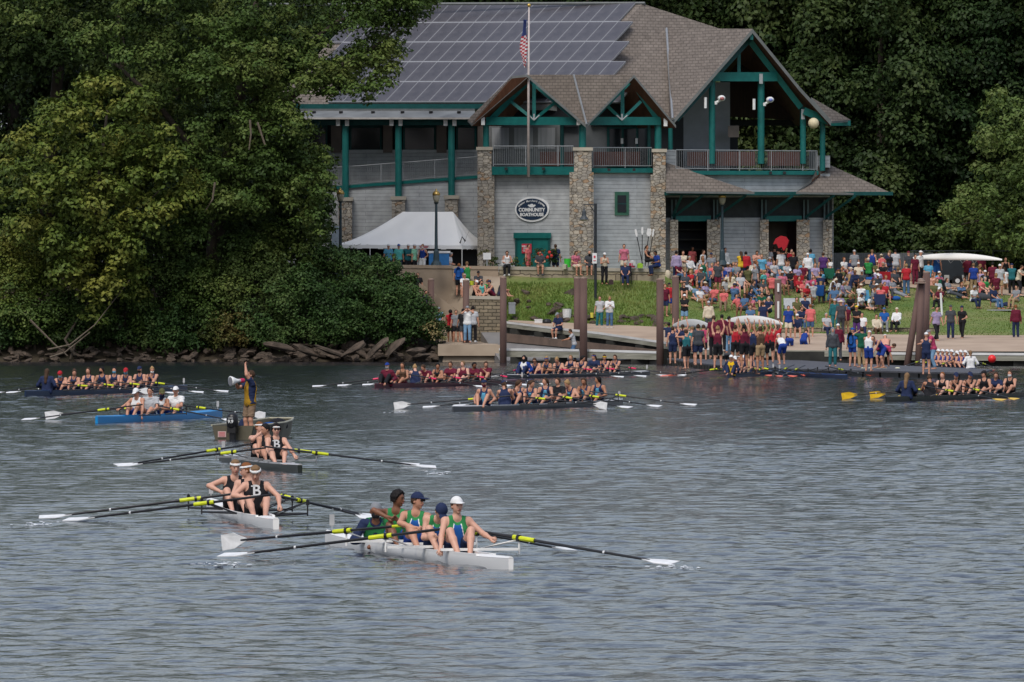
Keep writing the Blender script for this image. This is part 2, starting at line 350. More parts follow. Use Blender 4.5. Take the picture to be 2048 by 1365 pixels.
# great dark maple on the left bank, its boughs hanging before the boathouse roof
def limb(*pts): return [P(*p) for p in pts]
ma_poly = [(-60, -150), (880, -150), (868, 15), (838, 42), (812, 78), (775, 70), (790, 120), (775, 175), (735, 205), (700, 190), (660, 195), (618, 170), (640, 290), (652, 400), (655, 470), (520, 520), (330, 500), (300, 250), (250, 120), (-60, 60)]
bm = fill(ma_poly, 430, 452, 463, 17, 40, 11)
bm += fill([(700, -40), (880, -60), (866, 20), (836, 44), (806, 76), (790, 118), (778, 172), (737, 206), (700, 188), (690, 80)], 120, 452, 456, 12, 24, 31)+fill([(380, 20), (620, 20), (600, 420), (400, 440)], 130, 450.5, 456, 16, 34, 33)+fill([(600, 120), (700, 120), (690, 190), (650, 195), (610, 168)], 30, 452, 456, 12, 22, 32)
tree('great dark green maple with boughs hanging before the solar roof', P(430, 575, 458), bm, 430, .2, lm_mid,
     [(limb((430, 690, 458), (425, 540, 458), (440, 400, 458), (470, 250, 457), (500, 90, 457), (520, -60, 457)), .55, .18),
      (limb((455, 330, 458), (540, 230, 456), (640, 150, 455), (730, 110, 455), (790, 60, 455)), .26, .04),
      (limb((470, 260, 457), (560, 130, 456), (680, 40, 456), (820, 20, 456)), .22, .04),
      (limb((640, 150, 455), (690, 160, 455), (740, 180, 455)), .1, .03),
      (limb((440, 400, 458), (380, 290, 456), (300, 190, 455), (200, 100, 455)), .28, .06)], 3)
# dark tree behind it at far left
tree('dark tree filling the top left corner behind the yellowish tree', P(60, 560, 468), fill([(-120, -150), (420, -150), (420, 480), (200, 600), (-120, 600)], 260, 464, 473, 28, 50, 12), 210, .3, lm_dark,
     [(limb((90, 640, 468), (95, 400, 468), (120, 100, 468), (140, -100, 468)), .5, .2), (limb((260, 640, 469), (262, 300, 469), (235, 0, 469)), .35, .15)], 4)
tree('dark undergrowth tree behind the shrubs left of the tent', P(560, 560, 466), fill([(420, 330), (640, 330), (650, 600), (380, 620), (330, 500)], 110, 462, 467, 25, 42, 13), 230, .27, lm_dark,
     [(limb((520, 660, 465), (530, 500, 465), (560, 360, 465)), .3, .1)], 5)
# yellow-green tree in front
tree('yellowish green maple leaning over the left bank', P(200, 620, 454), fill([(225, 150), (260, 170), (330, 250), (370, 330), (405, 370), (400, 430), (330, 440), (300, 480), (260, 560), (250, 620), (120, 560), (20, 470), (-40, 380), (30, 280), (120, 200)], 240, 448.5, 456, 14, 34, 14), 330, .25, lm_yel,
     [(limb((215, 700, 455), (190, 600, 454), (185, 480, 453), (200, 340, 452), (215, 220, 452)), .26, .06),
      (limb((190, 560, 454), (250, 450, 452), (320, 380, 451)), .12, .03), (limb((140, 720, 451), (150, 690, 452), (190, 650, 453)), .06, .1)], 6)
tree('small maple with yellow edges low over the rocks', P(250, 640, 451.5), fill([(150, 470), (240, 455), (300, 560), (280, 600), (200, 620), (215, 660), (150, 620), (130, 540)], 60, 449, 453, 12, 26, 15), 360, .22, lm_yel,
     [(limb((150, 712, 450.6), (130, 680, 451.5), (180, 600, 452), (220, 520, 452)), .1, .03)], 7)
tree('shaggy green shrubby tree leaning beside the first teal column', P(640, 540, 456), fill([(590, 270), (640, 262), (665, 330), (655, 370), (668, 430), (650, 470), (590, 480), (560, 380)], 90, 451, 457, 12, 24, 16), 380, .2, lm_mid,
     [(limb((590, 640, 457), (600, 480, 456), (640, 330, 455)), .16, .04)], 8)
# bank shrubs: each a mound of its own
shr = [(20, 560, 95, lm_yel, 'round yellow edged creeper mound at the far left bank'), (70, 620, 75, lm_mid, 'creeper curtain hanging over the far left rocks'),
       (160, 640, 60, lm_dark, 'dark shrub beneath the yellowish maple'), (250, 610, 62, lm_mid, 'shrub with dry tips under the small maple'), (330, 560, 80, lm_dark, 'deep green thicket behind the rocks, right of the small maple'),
       (345, 650, 50, lm_ivy, 'low blue green bush above the rocks behind the megaphone man'), (425, 600, 80, lm_mid, 'olive bush mound above the megaphone man'), (450, 655, 48, lm_rust, 'brownish scrub on the rocks right of the megaphone man'),
       (500, 540, 75, lm_dark, 'dark bush mound in the middle of the left bank'), (540, 640, 55, lm_ivy, 'low bluish bush in the middle of the rocky bank'), (585, 500, 70, lm_mid, 'tall bush left of the tent with loose top'),
       (600, 590, 70, lm_ivy, 'bright green bush mound below the tent'), (665, 640, 60, lm_ivy, 'grey green bush overhanging the slabs of rock'), (680, 550, 62, lm_ivy, 'bush mound before the left end of the white tent'),
       (745, 590, 62, lm_ivy, 'green bush mound below the seated tent visitors'), (765, 535, 36, lm_ivy, 'top bush of the thicket beside the mint shirted man'), (800, 620, 55, lm_ivy, 'glossy dark bush right of the thicket'), (835, 640, 48, lm_ivy, 'last bush of the bank beside the concrete landing'),
       (810, 565, 28, lm_ivy, 'small bush on top of the thicket right end')]
for i, (px, py, rp, lm, lab) in enumerate(shr):
    D = 455.5-(py-500)*.018; py += 12; q = P(px, py, D); r = rp*D/F*1.06
    b0 = (q.x, q.y, max(.6, q.z-r))
    tree(lab, b0, clumps(q.x, q.y, q.z, r, r*.8, r*.95, 46, r*.34, 40+i), 520, .15, lm, [([Vector(b0)-Vector((0, 0, .4)), q], .1, .03)], 60+i, 'shrubs on the left bank', 'shrub', 'shrub', .6)
tree('clump of dry tan weeds at the concrete landing edge', P(868, 685, 451.8), [bl(850, 660, 452, 14), bl(866, 655, 452, 15), bl(872, 672, 451.8, 14), bl(888, 680, 451.8, 8)], 800, .12, leafmat('dry_weed', (.12, .09, .04), (.2, .16, .07), (.14, .17, .05), 1.5), None, 91, None, 'weed_clump', 'weeds')
for k, pts in enumerate([[(95, 700), (140, 690), (190, 650), (260, 560)], [(60, 640), (110, 690), (135, 712)], [(430, 365), (425, 400), (412, 420)], [(500, 240), (502, 270), (498, 300)], [(515, 245), (530, 290)], [(100, 715), (130, 705), (180, 665)]]):
    mb = MB(); mb.tube([P(a, b, 449.5+k*.2) for a, b in pts], [.06, .045, .03, .015][:len(pts)], 5)
    mb.solo('bare_branch', noisy('grey_twig%d' % k, (.16, .13, .1), (.09, .07, .05), 4, .9),
            ['bleached branch arching up from the left rocks', 'thin bare stem drooping onto the far left rocks', 'pale dead twig hanging below the great maple', 'pale thin dead twig left of its pair under the maple', 'slanting dead twig right of its pair under the maple', 'low dead branch lying along the left rocks'][k], 'branch')
# creeper and low growth tumbling onto the stones
cg = np.random.default_rng(55); cb = []
for k in range(420):
    px = cg.uniform(-40, 872); top = 640 if px < 500 else 655; py = cg.uniform(top, 688+8*math.sin(px*.05)+(4 if px < 450 else -4)); cb.append(bl(px, py-3, 452.9+cg.uniform(-.6, .8)+(688-py)*.02, cg.uniform(9, 20)))
tag(newobj('ground_creeper', npmesh('ground_creeper', *leaves(cb, 420, .16, 56), mats=[lm_ivy])), 'tangled creeper and weeds covering the foot of the left bank', 'creeper', None, 'stuff')
# forest behind: trees in rows, three crowns shared
crowns = []
for s in range(4):
    V, Q = leaves(clumps(0, 0, 9, 5.2, 4.2, 10.5, 190, 1.25, 100+s, -.9), 230, .25, 200+s)
    crowns.append((npmesh('crown', V, Q, [lm_bg if s % 2 else lm_bg2]), None))
mbt = MB(); mbt.tube([(0, 0, -1), (.1, 0, 6), (0, .2, 14)], [.4, .3, .1], 8); tr0 = mbt.build('trunk', bark, None, (0, 0, 0), True); trunk_me = tr0.data; bpy.data.objects.remove(tr0)
WORDS = ['dark', 'olive', 'deep green', 'shadowy', 'mid green', 'dense']
frs = []
rg = random.Random(5)
for row, (D, z0, sp) in enumerate(((489, 4.5, 150), (499, 5, 150), (512, 6, 160), (528, 8, 170))):
    x = 560+row*40
    while x < 2260:
        if not (row == 0 and x < 1680): frs.append((x+rg.uniform(-25, 25), D+rg.uniform(-3, 3), z0, row))
        x += sp
frs += [(30, 492, 5, 1), (190, 500, 5, 2), (350, 494, 5, 1), (480, 500, 5, 2)]
rown = ['front row', 'second row', 'third row', 'rearmost row']; cnt = {}
for i, (px, D, z0, row) in enumerate(sorted(frs, key=lambda a: (a[3], a[0]))):
    cnt[row] = cnt.get(row, 0)+1
    where = 'left of the boathouse' if px < 700 else ('behind the solar roof' if px < 1330 else ('behind the big gable' if px < 1680 else 'right of the boathouse'))
    t = thing('forest_tree', '%s woodland tree %s, %s from the left in the %s' % (WORDS[i % 6], where, ['first', 'second', 'third', 'fourth', 'fifth', 'sixth', 'seventh', 'eighth', 'ninth', 'tenth', 'eleventh', 'twelfth', 'thirteenth', 'fourteenth', 'fifteenth', 'sixteenth'][cnt[row]-1], rown[row]),
              'tree', ((px-1024)*D/F, D, z0), rg.uniform(0, 6.28), 'woodland trees behind the boathouse')
    s = rg.uniform(.9, 1.25); t.scale = (s, s, s*rg.uniform(1.0, 1.25))
    newobj('crown', crowns[i % 4][0], t); newobj('trunk', trunk_me, t)
tag(newobj('far_wood', npmesh('far_wood', *leaves([(x, 552+rg.uniform(-5, 5), 8+rg.uniform(-4, 16), 5) for x in np.arange(-60, 60, 1.1)], 22, 1.1, 77), mats=[lm_bg])), 'dark far mass of woodland behind everything', 'wood', None, 'stuff')
# the lime tree at the right edge, its branches sweeping left and down
tree('light green broad tree at the right edge of the lawn', P(2060, 560, 478), fill([(1990, 180), (2048, 190), (2160, 200), (2200, 520), (2048, 510), (1960, 490), (1900, 480), (1870, 440), (1900, 400), (1940, 350), (1950, 290), (1975, 240)], 230, 470, 482, 14, 30, 21), 330, .24, lm_lime,
     [(limb((2110, 580, 478), (2100, 450, 477), (2080, 300, 477), (2060, 220, 477)), .35, .1), (limb((2100, 450, 477), (2010, 430, 476), (1920, 450, 475)), .15, .03)], 22)
for i, (px, py, rp, lab) in enumerate([(1690, 500, 45, 'dark shrub against the fence right of the boathouse'), (1780, 490, 50, 'black green shrub behind the lawn crowd'), (1850, 500, 42, 'leafy low shrub behind the boat trailer'), (1960, 500, 48, 'shrub behind the white racked boat bow'), (2040, 540, 40, 'shrub at the right end behind the crowd')]):
    q = P(px, py, 482); r = rp*482/F
    tree(lab, (q.x, q.y, 4.2), clumps(q.x, q.y, q.z, r*1.3, r, r, 50, r*.4, 140+i), 260, .24, lm_bg2, [([Vector((q.x, q.y, 4)), q], .12, .04)], 160+i, 'shrubs behind the lawn', 'shrub', 'shrub', .6)
# rocks of the bank: each stone an object, eight shapes shared
rock_m = noisy('bank_rock', (.115, .085, .065), (.032, .026, .02), 1.6, .9, bump=.05, detail=7)
rocks = []
for s in range(8):
    g = np.random.default_rng(300+s); mb = MB(); mb.ell((0, 0, 0), 1, 9, 7); V = np.array(mb.v)
    ns = [g.normal(size=3) for _ in range(9)]
    for n in ns:
        n = n/np.linalg.norm(n); d = V@n; k = g.uniform(.5, .85); V -= np.outer(np.maximum(d-k, 0), n)
    mb.v = [tuple(v) for v in V]; me = mb.build('rock', rock_m); rocks.append(me.data); bpy.data.objects.remove(me)
g = random.Random(9); nrock = 0
def rock(px, D, z, s, label, group):
    global nrock
    o = newobj('rock', rocks[nrock % 8]); nrock += 1
    o.location = ((px-1024)*D/F, D, z); o.scale = s; o.rotation_euler = (g.uniform(-.4, .4), g.uniform(-.5, .5), g.uniform(0, 6.3)); tag(o, label, 'rock', group)
for k in range(250):
    px = g.uniform(-40, 880); lay = g.random()
    sz = g.uniform(.12, .30)*(1.35 if px > 500 else 1); D = 451.0+lay*2.6
    rock(px, D, -.08+lay*.95, (sz*1.5, sz, sz*g.uniform(.4, .75)), 'dark brown riprap stone on the shaded left bank', 'riprap stones along the left bank')
for k, (px, py, dx, dz, ln) in enumerate([(560, 690, 1, .2, 1.6), (610, 697, 1, .35, 1.5), (660, 700, 1, .35, 1.7), (708, 695, .8, -.5, 1.5), (752, 694, .75, -.6, 1.7), (790, 690, .7, -.65, 1.3), (830, 700, 1, -.2, 1.1), (845, 708, 1, 0, .8)]):
    q = P(px, py+4, 450.6); o = newobj('rock_slab', rocks[k]); o.location = q; o.scale = (ln*.62, .5, .22); o.rotation_euler = (0, math.atan2(-dz, dx)*-1, .1*k)
    tag(o, '%s tilted rock slab at the water below the bushes' % ['first from the left', 'second', 'third', 'fourth', 'fifth', 'sixth', 'seventh', 'rightmost'][k], 'rock', 'tilted rock slabs')
for k in range(42):
    px = g.choice([g.uniform(1020, 1150), g.uniform(1180, 1320), g.uniform(1180, 1340)]); e = prof(px); D = e[2]+g.uniform(.1, 2.2); X = (px-1024)*D/F; sz = g.uniform(.12, .36)
    rock(px, D, float(T(X, D))+.02, (sz*1.5, sz, sz*.65), 'grey stone half sunk in the grass embankment below the wall', 'stones in the grass embankment')
rock(1140, 458.6, 3.3, (.75, .5, .6), 'big pale boulder pile left of the lamp beside the steel piles', None)
rock(1130, 458.2, 2.9, (.6, .4, .25), 'slanting pale slab under the big boulder by the steel piles', None)
# grass tufts over the embankment and lawn: one uncountable mass
def tufts():
    g = np.random.default_rng(8); n = 26000; px = g.uniform(1006, 2090, n); e = prof(px); D = e[2]+(e[4]-e[2])*g.random(n)
    X = (px-1024)*D/F; z = T(X, D)+.03; ok = z > 1.2; px, D, X, z = px[ok], D[ok], X[ok], z[ok]; n = len(px); a = g.uniform(0, 6.28, n); hgt = g.uniform(.04, .09, n)*np.where(px < 1330, 1.9, .7); wd = .03
    V = np.stack([np.stack([X-wd*np.cos(a), D-wd*np.sin(a), z], 1), np.stack([X+wd*np.cos(a), D+wd*np.sin(a), z], 1), np.stack([X+.03*np.sin(a), D+.03*np.cos(a), z+hgt], 1)], 1).reshape(-1, 3)
    return npmesh('grass_tufts', V, np.arange(3*n), [leafmat('grass_blade', (.06, .11, .015), (.10, .15, .027), (.15, .17, .045), .5)], nside=3)
tag(newobj('grass_tufts', tufts()), 'short grass blades over the lawn and embankment', 'grass', None, 'stuff')
# ---------------------------------------------------------------- boathouse
KD = .0145; D0 = 466.0
def LD(px, off=0): return D0+(1165-px)*KD+off
def RD(px, off=0): return D0+(px-1165)*KD+off
siding = brickmat('grey_lap_siding', (.44, .465, .49), (.41, .435, .46), (.29, .31, .325), 6, .205, .016, .6, .02, noise=0)
shingle = brickmat('brown_shingles', (.20, .172, .152), (.165, .142, .125), (.12, .104, .092), .30, .17, .02, .85, .03, noise=.1)
stone = rubblemat('fieldstone', (.42, .375, .31), (.25, .23, .205), (.42, .39, .34), 3.5)
ashlar = brickmat('cut_stone', (.40, .34, .24), (.29, .25, .19), (.12, .10, .08), 1.15, .42, .025, .85, .05, noise=.5)
smallstone = brickmat('small_stone', (.30, .25, .175), (.20, .17, .125), (.08, .068, .05), .45, .19, .025, .85, .04, noise=.5)
stonecap = noisy('stone_cap', (.42, .38, .31), (.32, .29, .24), 2, .8)
tanwall = noisy('tan_stucco', (.17, .14, .125), (.13, .11, .1), 2, .8)
BO = Vector((P(1165, 0, D0).x, D0, 4.4))
bh = thing('boathouse', 'grey clapboard boathouse with solar roof, stone columns and teal timber gables', 'building', BO)
def bprt(name, mats, mb, parent=bh, smooth=False): return mb.build(name, mats, parent, BO, smooth)
def slab(mb, pts, t, mi=0):          # outline given as (px, py, D), thickened backwards
    mb.prism([P(*p) for p in pts], (0, t, 0), mi)
def rect(mb, x0, y0, x1, y1, df, off, t, mi=0, zb=None):
    a = [P(x0, y0, df(x0, off)), P(x1, y0, df(x1, off)), P(x1, y1, df(x1, off)), P(x0, y1, df(x0, off))]
    if zb is not None: a[2].z = a[3].z = zb
    mb.prism(a, (0, t, 0), mi)
def roofslab(name, pts, th=.22, mats=None, parent=bh):
    """roof plane: shingled top, brown boarding under it, trim edge"""
    Ps = [P(*p) for p in pts]; mb = MB(); n = len(Ps); dn = Vector((0, 0, -th))
    nr = (Ps[1]-Ps[0]).cross(Ps[2]-Ps[0]); order = list(range(n)) if nr.z > 0 else list(range(n-1, -1, -1))
    for k in range(1, n-1):
        f_ = (order[0], order[k], order[k+1]); mb.add([Ps[i] for i in f_], [(0, 1, 2)], 0); mb.add([Ps[i]+dn for i in f_], [(2, 1, 0)], 1)
    for i in range(n):
        j = (i+1) % n; mb.add([Ps[i], Ps[j], Ps[j]+dn, Ps[i]+dn], [(0, 1, 2, 3)], 2)
    return mb.build(name, mats or [shingle, soffit, trimgrey], parent, BO)
trimgrey = noisy('fascia_grey', (.16, .17, .17), (.12, .13, .13), 3, .6)
# main roof of the left wing
E = lambda px: LD(px, 1.5)
roof = roofslab('roof', [(540, 210, E(540)), (1099, 210, E(1099)), (1285, 8, E(1099)+9.6), (728, 12, E(540)+9.6)], .3)
r2 = roofslab('roof', [(1099, 210, E(1099)), (1345, 240, RD(1345, 1.2)), (1333, 58, RD(1333, 9)), (1285, 8, E(1099)+9.6)], .3)
roofslab('roof', [(1285, 8, E(1099)+9.6), (1333, 58, RD(1333, 9)), (1446, 60, RD(1446, 9.2))], .3)
# photovoltaic array: five rows on the slope
ca, cb_ = P(829, 208, E(829)), P(1015, 10, E(829)+9.6); up = (cb_-ca); rt = P(858, 208, E(858))-ca; rt28 = rt*(28.9/29)
nrm = rt.cross(up).normalized(); nrm = nrm if nrm.z > 0 else -nrm
pm, t, p = nodes('solar_glass'); tc = ND(t, 'ShaderNodeTexCoord'); nz = ND(t, 'ShaderNodeTexNoise', i_Scale=1.5)
t.links.new(tc.outputs['Object'], nz.inputs['Vector']); rr = ramp(t, nz.outputs[0], [(.3, (.055, .052, .060)), (.7, (.082, .077, .085))]); t.links.new(rr.outputs[0], p.inputs['Base Color']); p.inputs['Roughness'].default_value = .35
pf = plain('panel_frame', (.26, .265, .28), .5)
u5 = up/5; mb = MB(); e1, e2 = .035, .03
c = [Vector((0, 0, 0)), rt28, rt28+u5, u5]; lo = [p_+nrm*.03 for p_ in c]; hi = [p_+nrm*.13 for p_ in c]
mb.hexa(lo+hi, 1)
def bil(a, b): return rt28*a+u5*b+nrm*.137
mb.add([bil(.035, .03), bil(.975, .03), bil(.975, .97), bil(.035, .97)], [(0, 1, 2, 3)], 0)
pme = mb.build('solar_panel', [pm, pf]); pmesh = pme.data; bpy.data.objects.remove(pme)
for r_ in range(5):
    for k in range(20):
        right = {0: 1242, 1: 1252, 2: 1262, 3: 1268, 4: 1262}[r_]-r_*0   # right end of each row along its lower edge
        xr = {0: 1224, 1: 1225, 2: 1235, 3: 1244, 4: 1248}[r_]
        kk = round((xr-829-37.2*r_)/28.9)-1-k
        q = ca+rt28*kk+u5*r_
        o = newobj('solar_panel', pmesh, bh); o.location = q-BO
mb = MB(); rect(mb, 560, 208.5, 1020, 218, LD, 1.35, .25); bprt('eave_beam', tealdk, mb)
mb = MB(); mb.tube([P(540, 9.5, E(540)+9.4), P(1290, 7, E(1099)+9.5)], .09, 6); bprt('ridge_vent', trimgrey, mb)
# lower metal roof with gutter over the gallery
mb = MB(); slab_pts = [P(560, 222, LD(560, 1.2)), P(950, 222, LD(950, 1.2)), P(948, 236, LD(948, -1.2)), P(560, 236, LD(560, -1.2))]
mb.prism(slab_pts, (0, 0, -.06)); bprt('gallery_roof', noisy('grey_roof_metal', (.22, .23, .235), (.13, .135, .14), .9, .5), mb)
mb = MB(); rect(mb, 560, 235.5, 948, 239, LD, -1.3, .16); bprt('gutter', noisy('gutter_grey', (.5, .49, .47), (.3, .28, .26), 1.3, .5), mb)
mb = MB(); rect(mb, 560, 218, 950, 223, LD, 1.25, .2); bprt('clerestory_band', noisy('grey_band', (.13, .14, .15), (.09, .1, .1), 3, .6), mb)
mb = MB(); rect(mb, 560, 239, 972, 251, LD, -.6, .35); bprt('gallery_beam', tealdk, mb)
for x in (628, 682, 746, 805, 862, 918):
    mb = MB(); q = P(x, 227, LD(x, .3)); mb.tube([q-Vector((0, 0, .25)), q+Vector((0, 0, .12))], .11, 8); bprt('roof_vent', blackp, mb)
for x in (676, 694, 783, 801, 891, 909):
    mb = MB(); rect(mb, x-4, 239.5, x+4, 252, LD, -.95, .25); bprt('beam_end', white, mb)
# gallery: columns, back wall, ramp wall and rail
for x, yb in ((691, 396), (797, 394), (903, 392)):
    mb = MB(); q = P(x, 0, LD(x, -.5)); zt, zb = P(x, 250, q.y).z, P(x, yb, q.y).z
    mb.lathe((q.x, q.y, 0), [(.19, zb), (.19, zt)], 14); bprt('column', teal, mb, smooth=False)
    mb = MB(); mb.box((q.x, q.y, (zb+4.3)/2-.1), (.74, .74, zb-4.5)); pr = bprt('stone_pier', stone, mb)
    mb = MB(); mb.box((q.x, q.y, zb-.08), (.86, .86, .2)); mb.build('cap', stonecap, pr, BO)
def sect(x0, y0, x1, y1, mat, name, off, t=.2, df=LD, parent=bh, zb=None):
    mb = MB(); rect(mb, x0, y0, x1, y1, df, off, t, 0, zb); return bprt(name, mat, mb, parent)
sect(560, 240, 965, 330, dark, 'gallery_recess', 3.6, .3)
sect(560, 300, 965, 385, siding, 'wall', 2.2, .3)
for x0, x1 in ((662, 683), (766, 785), (873, 893), (955, 966)): sect(x0, 250, x1, 306, tanwall, 'wall_pillar', 2.1, .3)
for x0, x1 in ((560, 655), (699, 764), (806, 872), (912, 953)):
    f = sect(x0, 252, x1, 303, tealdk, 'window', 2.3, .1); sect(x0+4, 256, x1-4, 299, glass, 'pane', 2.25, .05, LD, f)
mb = MB(); mb.prism([P(560, 383, LD(560)), P(958, 353, LD(958)), P(958, 540, LD(958)), P(560, 540, LD(560))], (0, .3, 0)); bprt('wall', siding, mb)
mb = MB(); mb.prism([P(560, 381, LD(560, -.12)), P(956, 351, LD(956, -.12)), P(956, 357, LD(956, -.12)), P(560, 387, LD(560, -.12))], (0, .4, 0)); bprt('ramp_edge', teal, mb)
def railing(mb, a, b, h=1.06, step=.115, posts=2.0, thick=.022, flip=1):
    L = (b-a).length; n = max(2, int(L/step)); z = Vector((0, 0, 1))
    mb.tube([a+z*h, b+z*h], .03, 5); mb.tube([a+z*.1, b+z*.1], .022, 4)
    for i in range(n+1):
        q = a.lerp(b, i/n); mb.tube([q+z*.1, q+z*h], .0095, 4)
    for i in range(int(L/posts)+1):
        q = a.lerp(b, min(1, i*posts/L)); mb.tube([q, q+z*h], .026, 5)
for x0, x1, y0, y1 in ((640, 684, 376, 372.5), (699, 790, 372, 365), (806, 896, 364, 357), (912, 954, 356, 352.5)):
    mb = MB(); railing(mb, P(x0, y0, LD(x0, -.1)), P(x1, y1, LD(x1, -.1))); bprt('railing', metal, mb)
# stone columns of the porch
def stonecol(x0, x1, yt, ym, xa, xb, D, name='stone_column'):
    mb = MB(); zt, zm = P(0, yt, D).z, P(0, ym, D).z; w = (x1-x0)*D/F; c = P((x0+x1)/2, 0, D)
    mb.box((c.x, D, (zt+4.2)/2), (w, .85, zt-4.2)); c2 = P((xa+xb)/2, 0, D); w2 = (xb-xa)*D/F
    mb.box((c2.x, D+.12, (zm+4.2)/2), (w2, .9, zm-4.2)); o = bprt(name, stone, mb)
    mb = MB(); mb.box((c.x, D, zt+.06), (w+.14, 1.0, .18)); mb.build('cap', stonecap, o, BO)
stonecol(955, 983, 300, 343, 955, 989, LD(970, -.9)); stonecol(1148, 1183, 301, 345, 1139, 1187, D0-1.2); stonecol(1306, 1331, 304, 350, 1301, 1329, RD(1318, -.9))
# porch lower walls
sect(985, 348, 1150, 545, siding, 'wall', -.45); sect(1183, 344, 1308, 545, siding, 'wall', -.45, .2, RD)
# balconies
for x0, x1, y0, y1, df in ((984, 1150, 334, 350, LD), (1183, 1306, 337, 346, RD)):
    sect(x0, y0, x1, y1, teal, 'balcony', -1.1 if df is LD else -.75, 2.6, df)
    mb = MB(); railing(mb, P(x0+3, y0-1, df(x0+3, -.95 if df is LD else -.7)), P(x1-3, y0-1, df(x1-3, -.95 if df is LD else -.7)), 1.1); bprt('railing', metal, mb)
for x, df, y in ((1012, LD, 338), (1087, LD, 338), (1218, RD, 340), (1268, RD, 340)):
    mb = MB(); q = P(x, y, df(x, -1.25)); mb.box(q, (.16, .1, .14)); bprt('floodlight', blackp, mb)
# porch back walls at deck level
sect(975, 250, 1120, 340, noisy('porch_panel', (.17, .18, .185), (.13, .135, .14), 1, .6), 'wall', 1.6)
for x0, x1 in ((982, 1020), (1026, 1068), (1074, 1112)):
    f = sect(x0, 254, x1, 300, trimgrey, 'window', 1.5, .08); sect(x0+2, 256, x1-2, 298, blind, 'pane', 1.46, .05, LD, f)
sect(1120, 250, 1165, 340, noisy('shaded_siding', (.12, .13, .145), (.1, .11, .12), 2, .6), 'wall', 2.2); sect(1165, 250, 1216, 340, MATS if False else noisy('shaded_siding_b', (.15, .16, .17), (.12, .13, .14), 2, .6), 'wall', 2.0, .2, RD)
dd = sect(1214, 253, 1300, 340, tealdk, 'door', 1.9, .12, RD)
for x0, x1 in ((1219, 1243), (1248, 1272), (1277, 1296)): sect(x0, 258, x1, 330, glass, 'pane', 1.84, .05, RD, dd)
for x in (1244, 1273): sect(x-2.5, 277, x+2.5, 288, white, 'notice', 1.78, .02, RD, dd)
sect(1300, 250, 1350, 340, dark, 'recess', 1.9, .2, RD)
# teal posts of the porch
for x, w_, df, yb in ((972, 12, LD, 300), (1165, 14, LD, 301), (1298, 7, RD, 338), (1316, 14, RD, 304), (1341, 9, RD, 330), (1124, 8, LD, 338)):
    q = P(x, 0, df(x, -.85 if w_ > 10 else .3)); zt, zb = P(x, 246, q.y).z, P(x, yb, q.y).z
    mb = MB(); mb.lathe((q.x, q.y, 0), [(w_*.0137, zb), (w_*.0137, zt)], 12); bprt('post', teal if w_ > 8 else tealdk, mb)
for x in (966, 1157, 1175, 1331):
    mb = MB(); D = LD(x, -1.35) if x < 1165 else RD(x, -1.35); q = P(x, 243, D); mb.box(q, (.2, .3, .42 if x != 1331 else .55)); bprt('beam_end', white, mb)
# porch gables: roofs, trusses, dark lofts
def gable(pk, lf, rg_, back, dfp, Dp, beam, kp, br, nm):
    pass
Dl, Dr = LD(1055, -1.9), RD(1268, -1.9)
roofslab('porch_roof', [(1055, 150, Dl), (1172, 250, D0-1.9), (1147, 150, D0-1.2)], .16)
roofslab('porch_roof', [(1055, 150, Dl), (943, 247, LD(943, -1.7)), (1030, 247, LD(1030, 3)), (1147, 151, Dl+5)], .16)
roofslab('porch_roof', [(1055, 150, Dl), (1024, 153, Dl+.2), (935, 240, LD(935, -1.2)), (943, 247, LD(943, -1.7))], .12)
roofslab('porch_roof', [(1268, 150, Dr), (1172, 250, D0-1.9), (1147, 150, D0-1.2)], .16)
roofslab('porch_roof', [(1268, 150, Dr), (1352, 251, RD(1352, -1.8)), (1232, 251, RD(1232, 4)), (1147, 151, Dr+5)], .16)
mb = MB(); mb.tube([P(1147, 149.5, D0-1.2), P(1173, 249, D0-2)], .06, 6); bprt('valley_flashing', plain('lead_grey', (.36, .37, .38), .4, .5), mb)
mb = MB(); mb.tube([P(1333, 58, RD(1333, 8.7)), P(1340, 160, RD(1340, 3.6)), P(1345, 238, RD(1345, -1.7))], .08, 6); bprt('valley_flashing', MAT['lead_grey'], mb)
sect(1148, 205, 1149, 206, blackp, 'roof_vent', -.5)
mb = MB(); mb.ell(P(1148, 208, D0-.9), (.16, .16, .22)); bprt('roof_vent', blackp, mb)
def bar(mb, a, b, w_=.16, d=.2):
    a, b = P(*a), P(*b); t_ = (b-a).normalized(); s = t_.cross(Vector((0, 1, 0))).normalized()*w_; f_ = Vector((0, d, 0))
    mb.hexa([a-s, a+s, a+s+f_, a-s+f_, b-s, b+s, b+s+f_, b-s+f_])
TR = [('top_chord', [((1060, 160, 0), (978, 243, 0)), ((1060, 160, 0), (1158, 243, 0))], LD, teal), ('bottom_chord', [((972, 242.5, 0), (1162, 242.5, 0))], LD, teal), ('king_post', [((1068, 168, 0), (1068, 238, 0))], LD, teal), ('brace', [((1068, 240, 0), (1020, 202, 0)), ((1068, 240, 0), (1112, 204, 0))], LD, teal),
      ('top_chord', [((1262, 160, 0), (1318, 243, 0)), ((1262, 160, 0), (1180, 243, 0))], RD, teal), ('bottom_chord', [((1170, 242.5, 0), (1322, 242.5, 0))], RD, teal), ('king_post', [((1245, 172, 0), (1245, 238, 0))], RD, teal), ('brace', [((1244, 240, 0), (1214, 212, 0)), ((1244, 240, 0), (1282, 203, 0))], RD, teal)]
for i, (nm, segs, df, m_) in enumerate(TR):
    for j, (a, b) in enumerate(segs):
        o_ = {'top_chord': -1.0, 'bottom_chord': -1.15, 'king_post': -1.1, 'brace': -1.12}[nm]
        mb = MB(); bar(mb, (a[0], a[1], df(a[0], o_)), (b[0], b[1], df(b[0], o_)), {'bottom_chord': .22, 'top_chord': .15, 'king_post': .1, 'brace': .085}[nm]); bprt(nm, m_, mb)
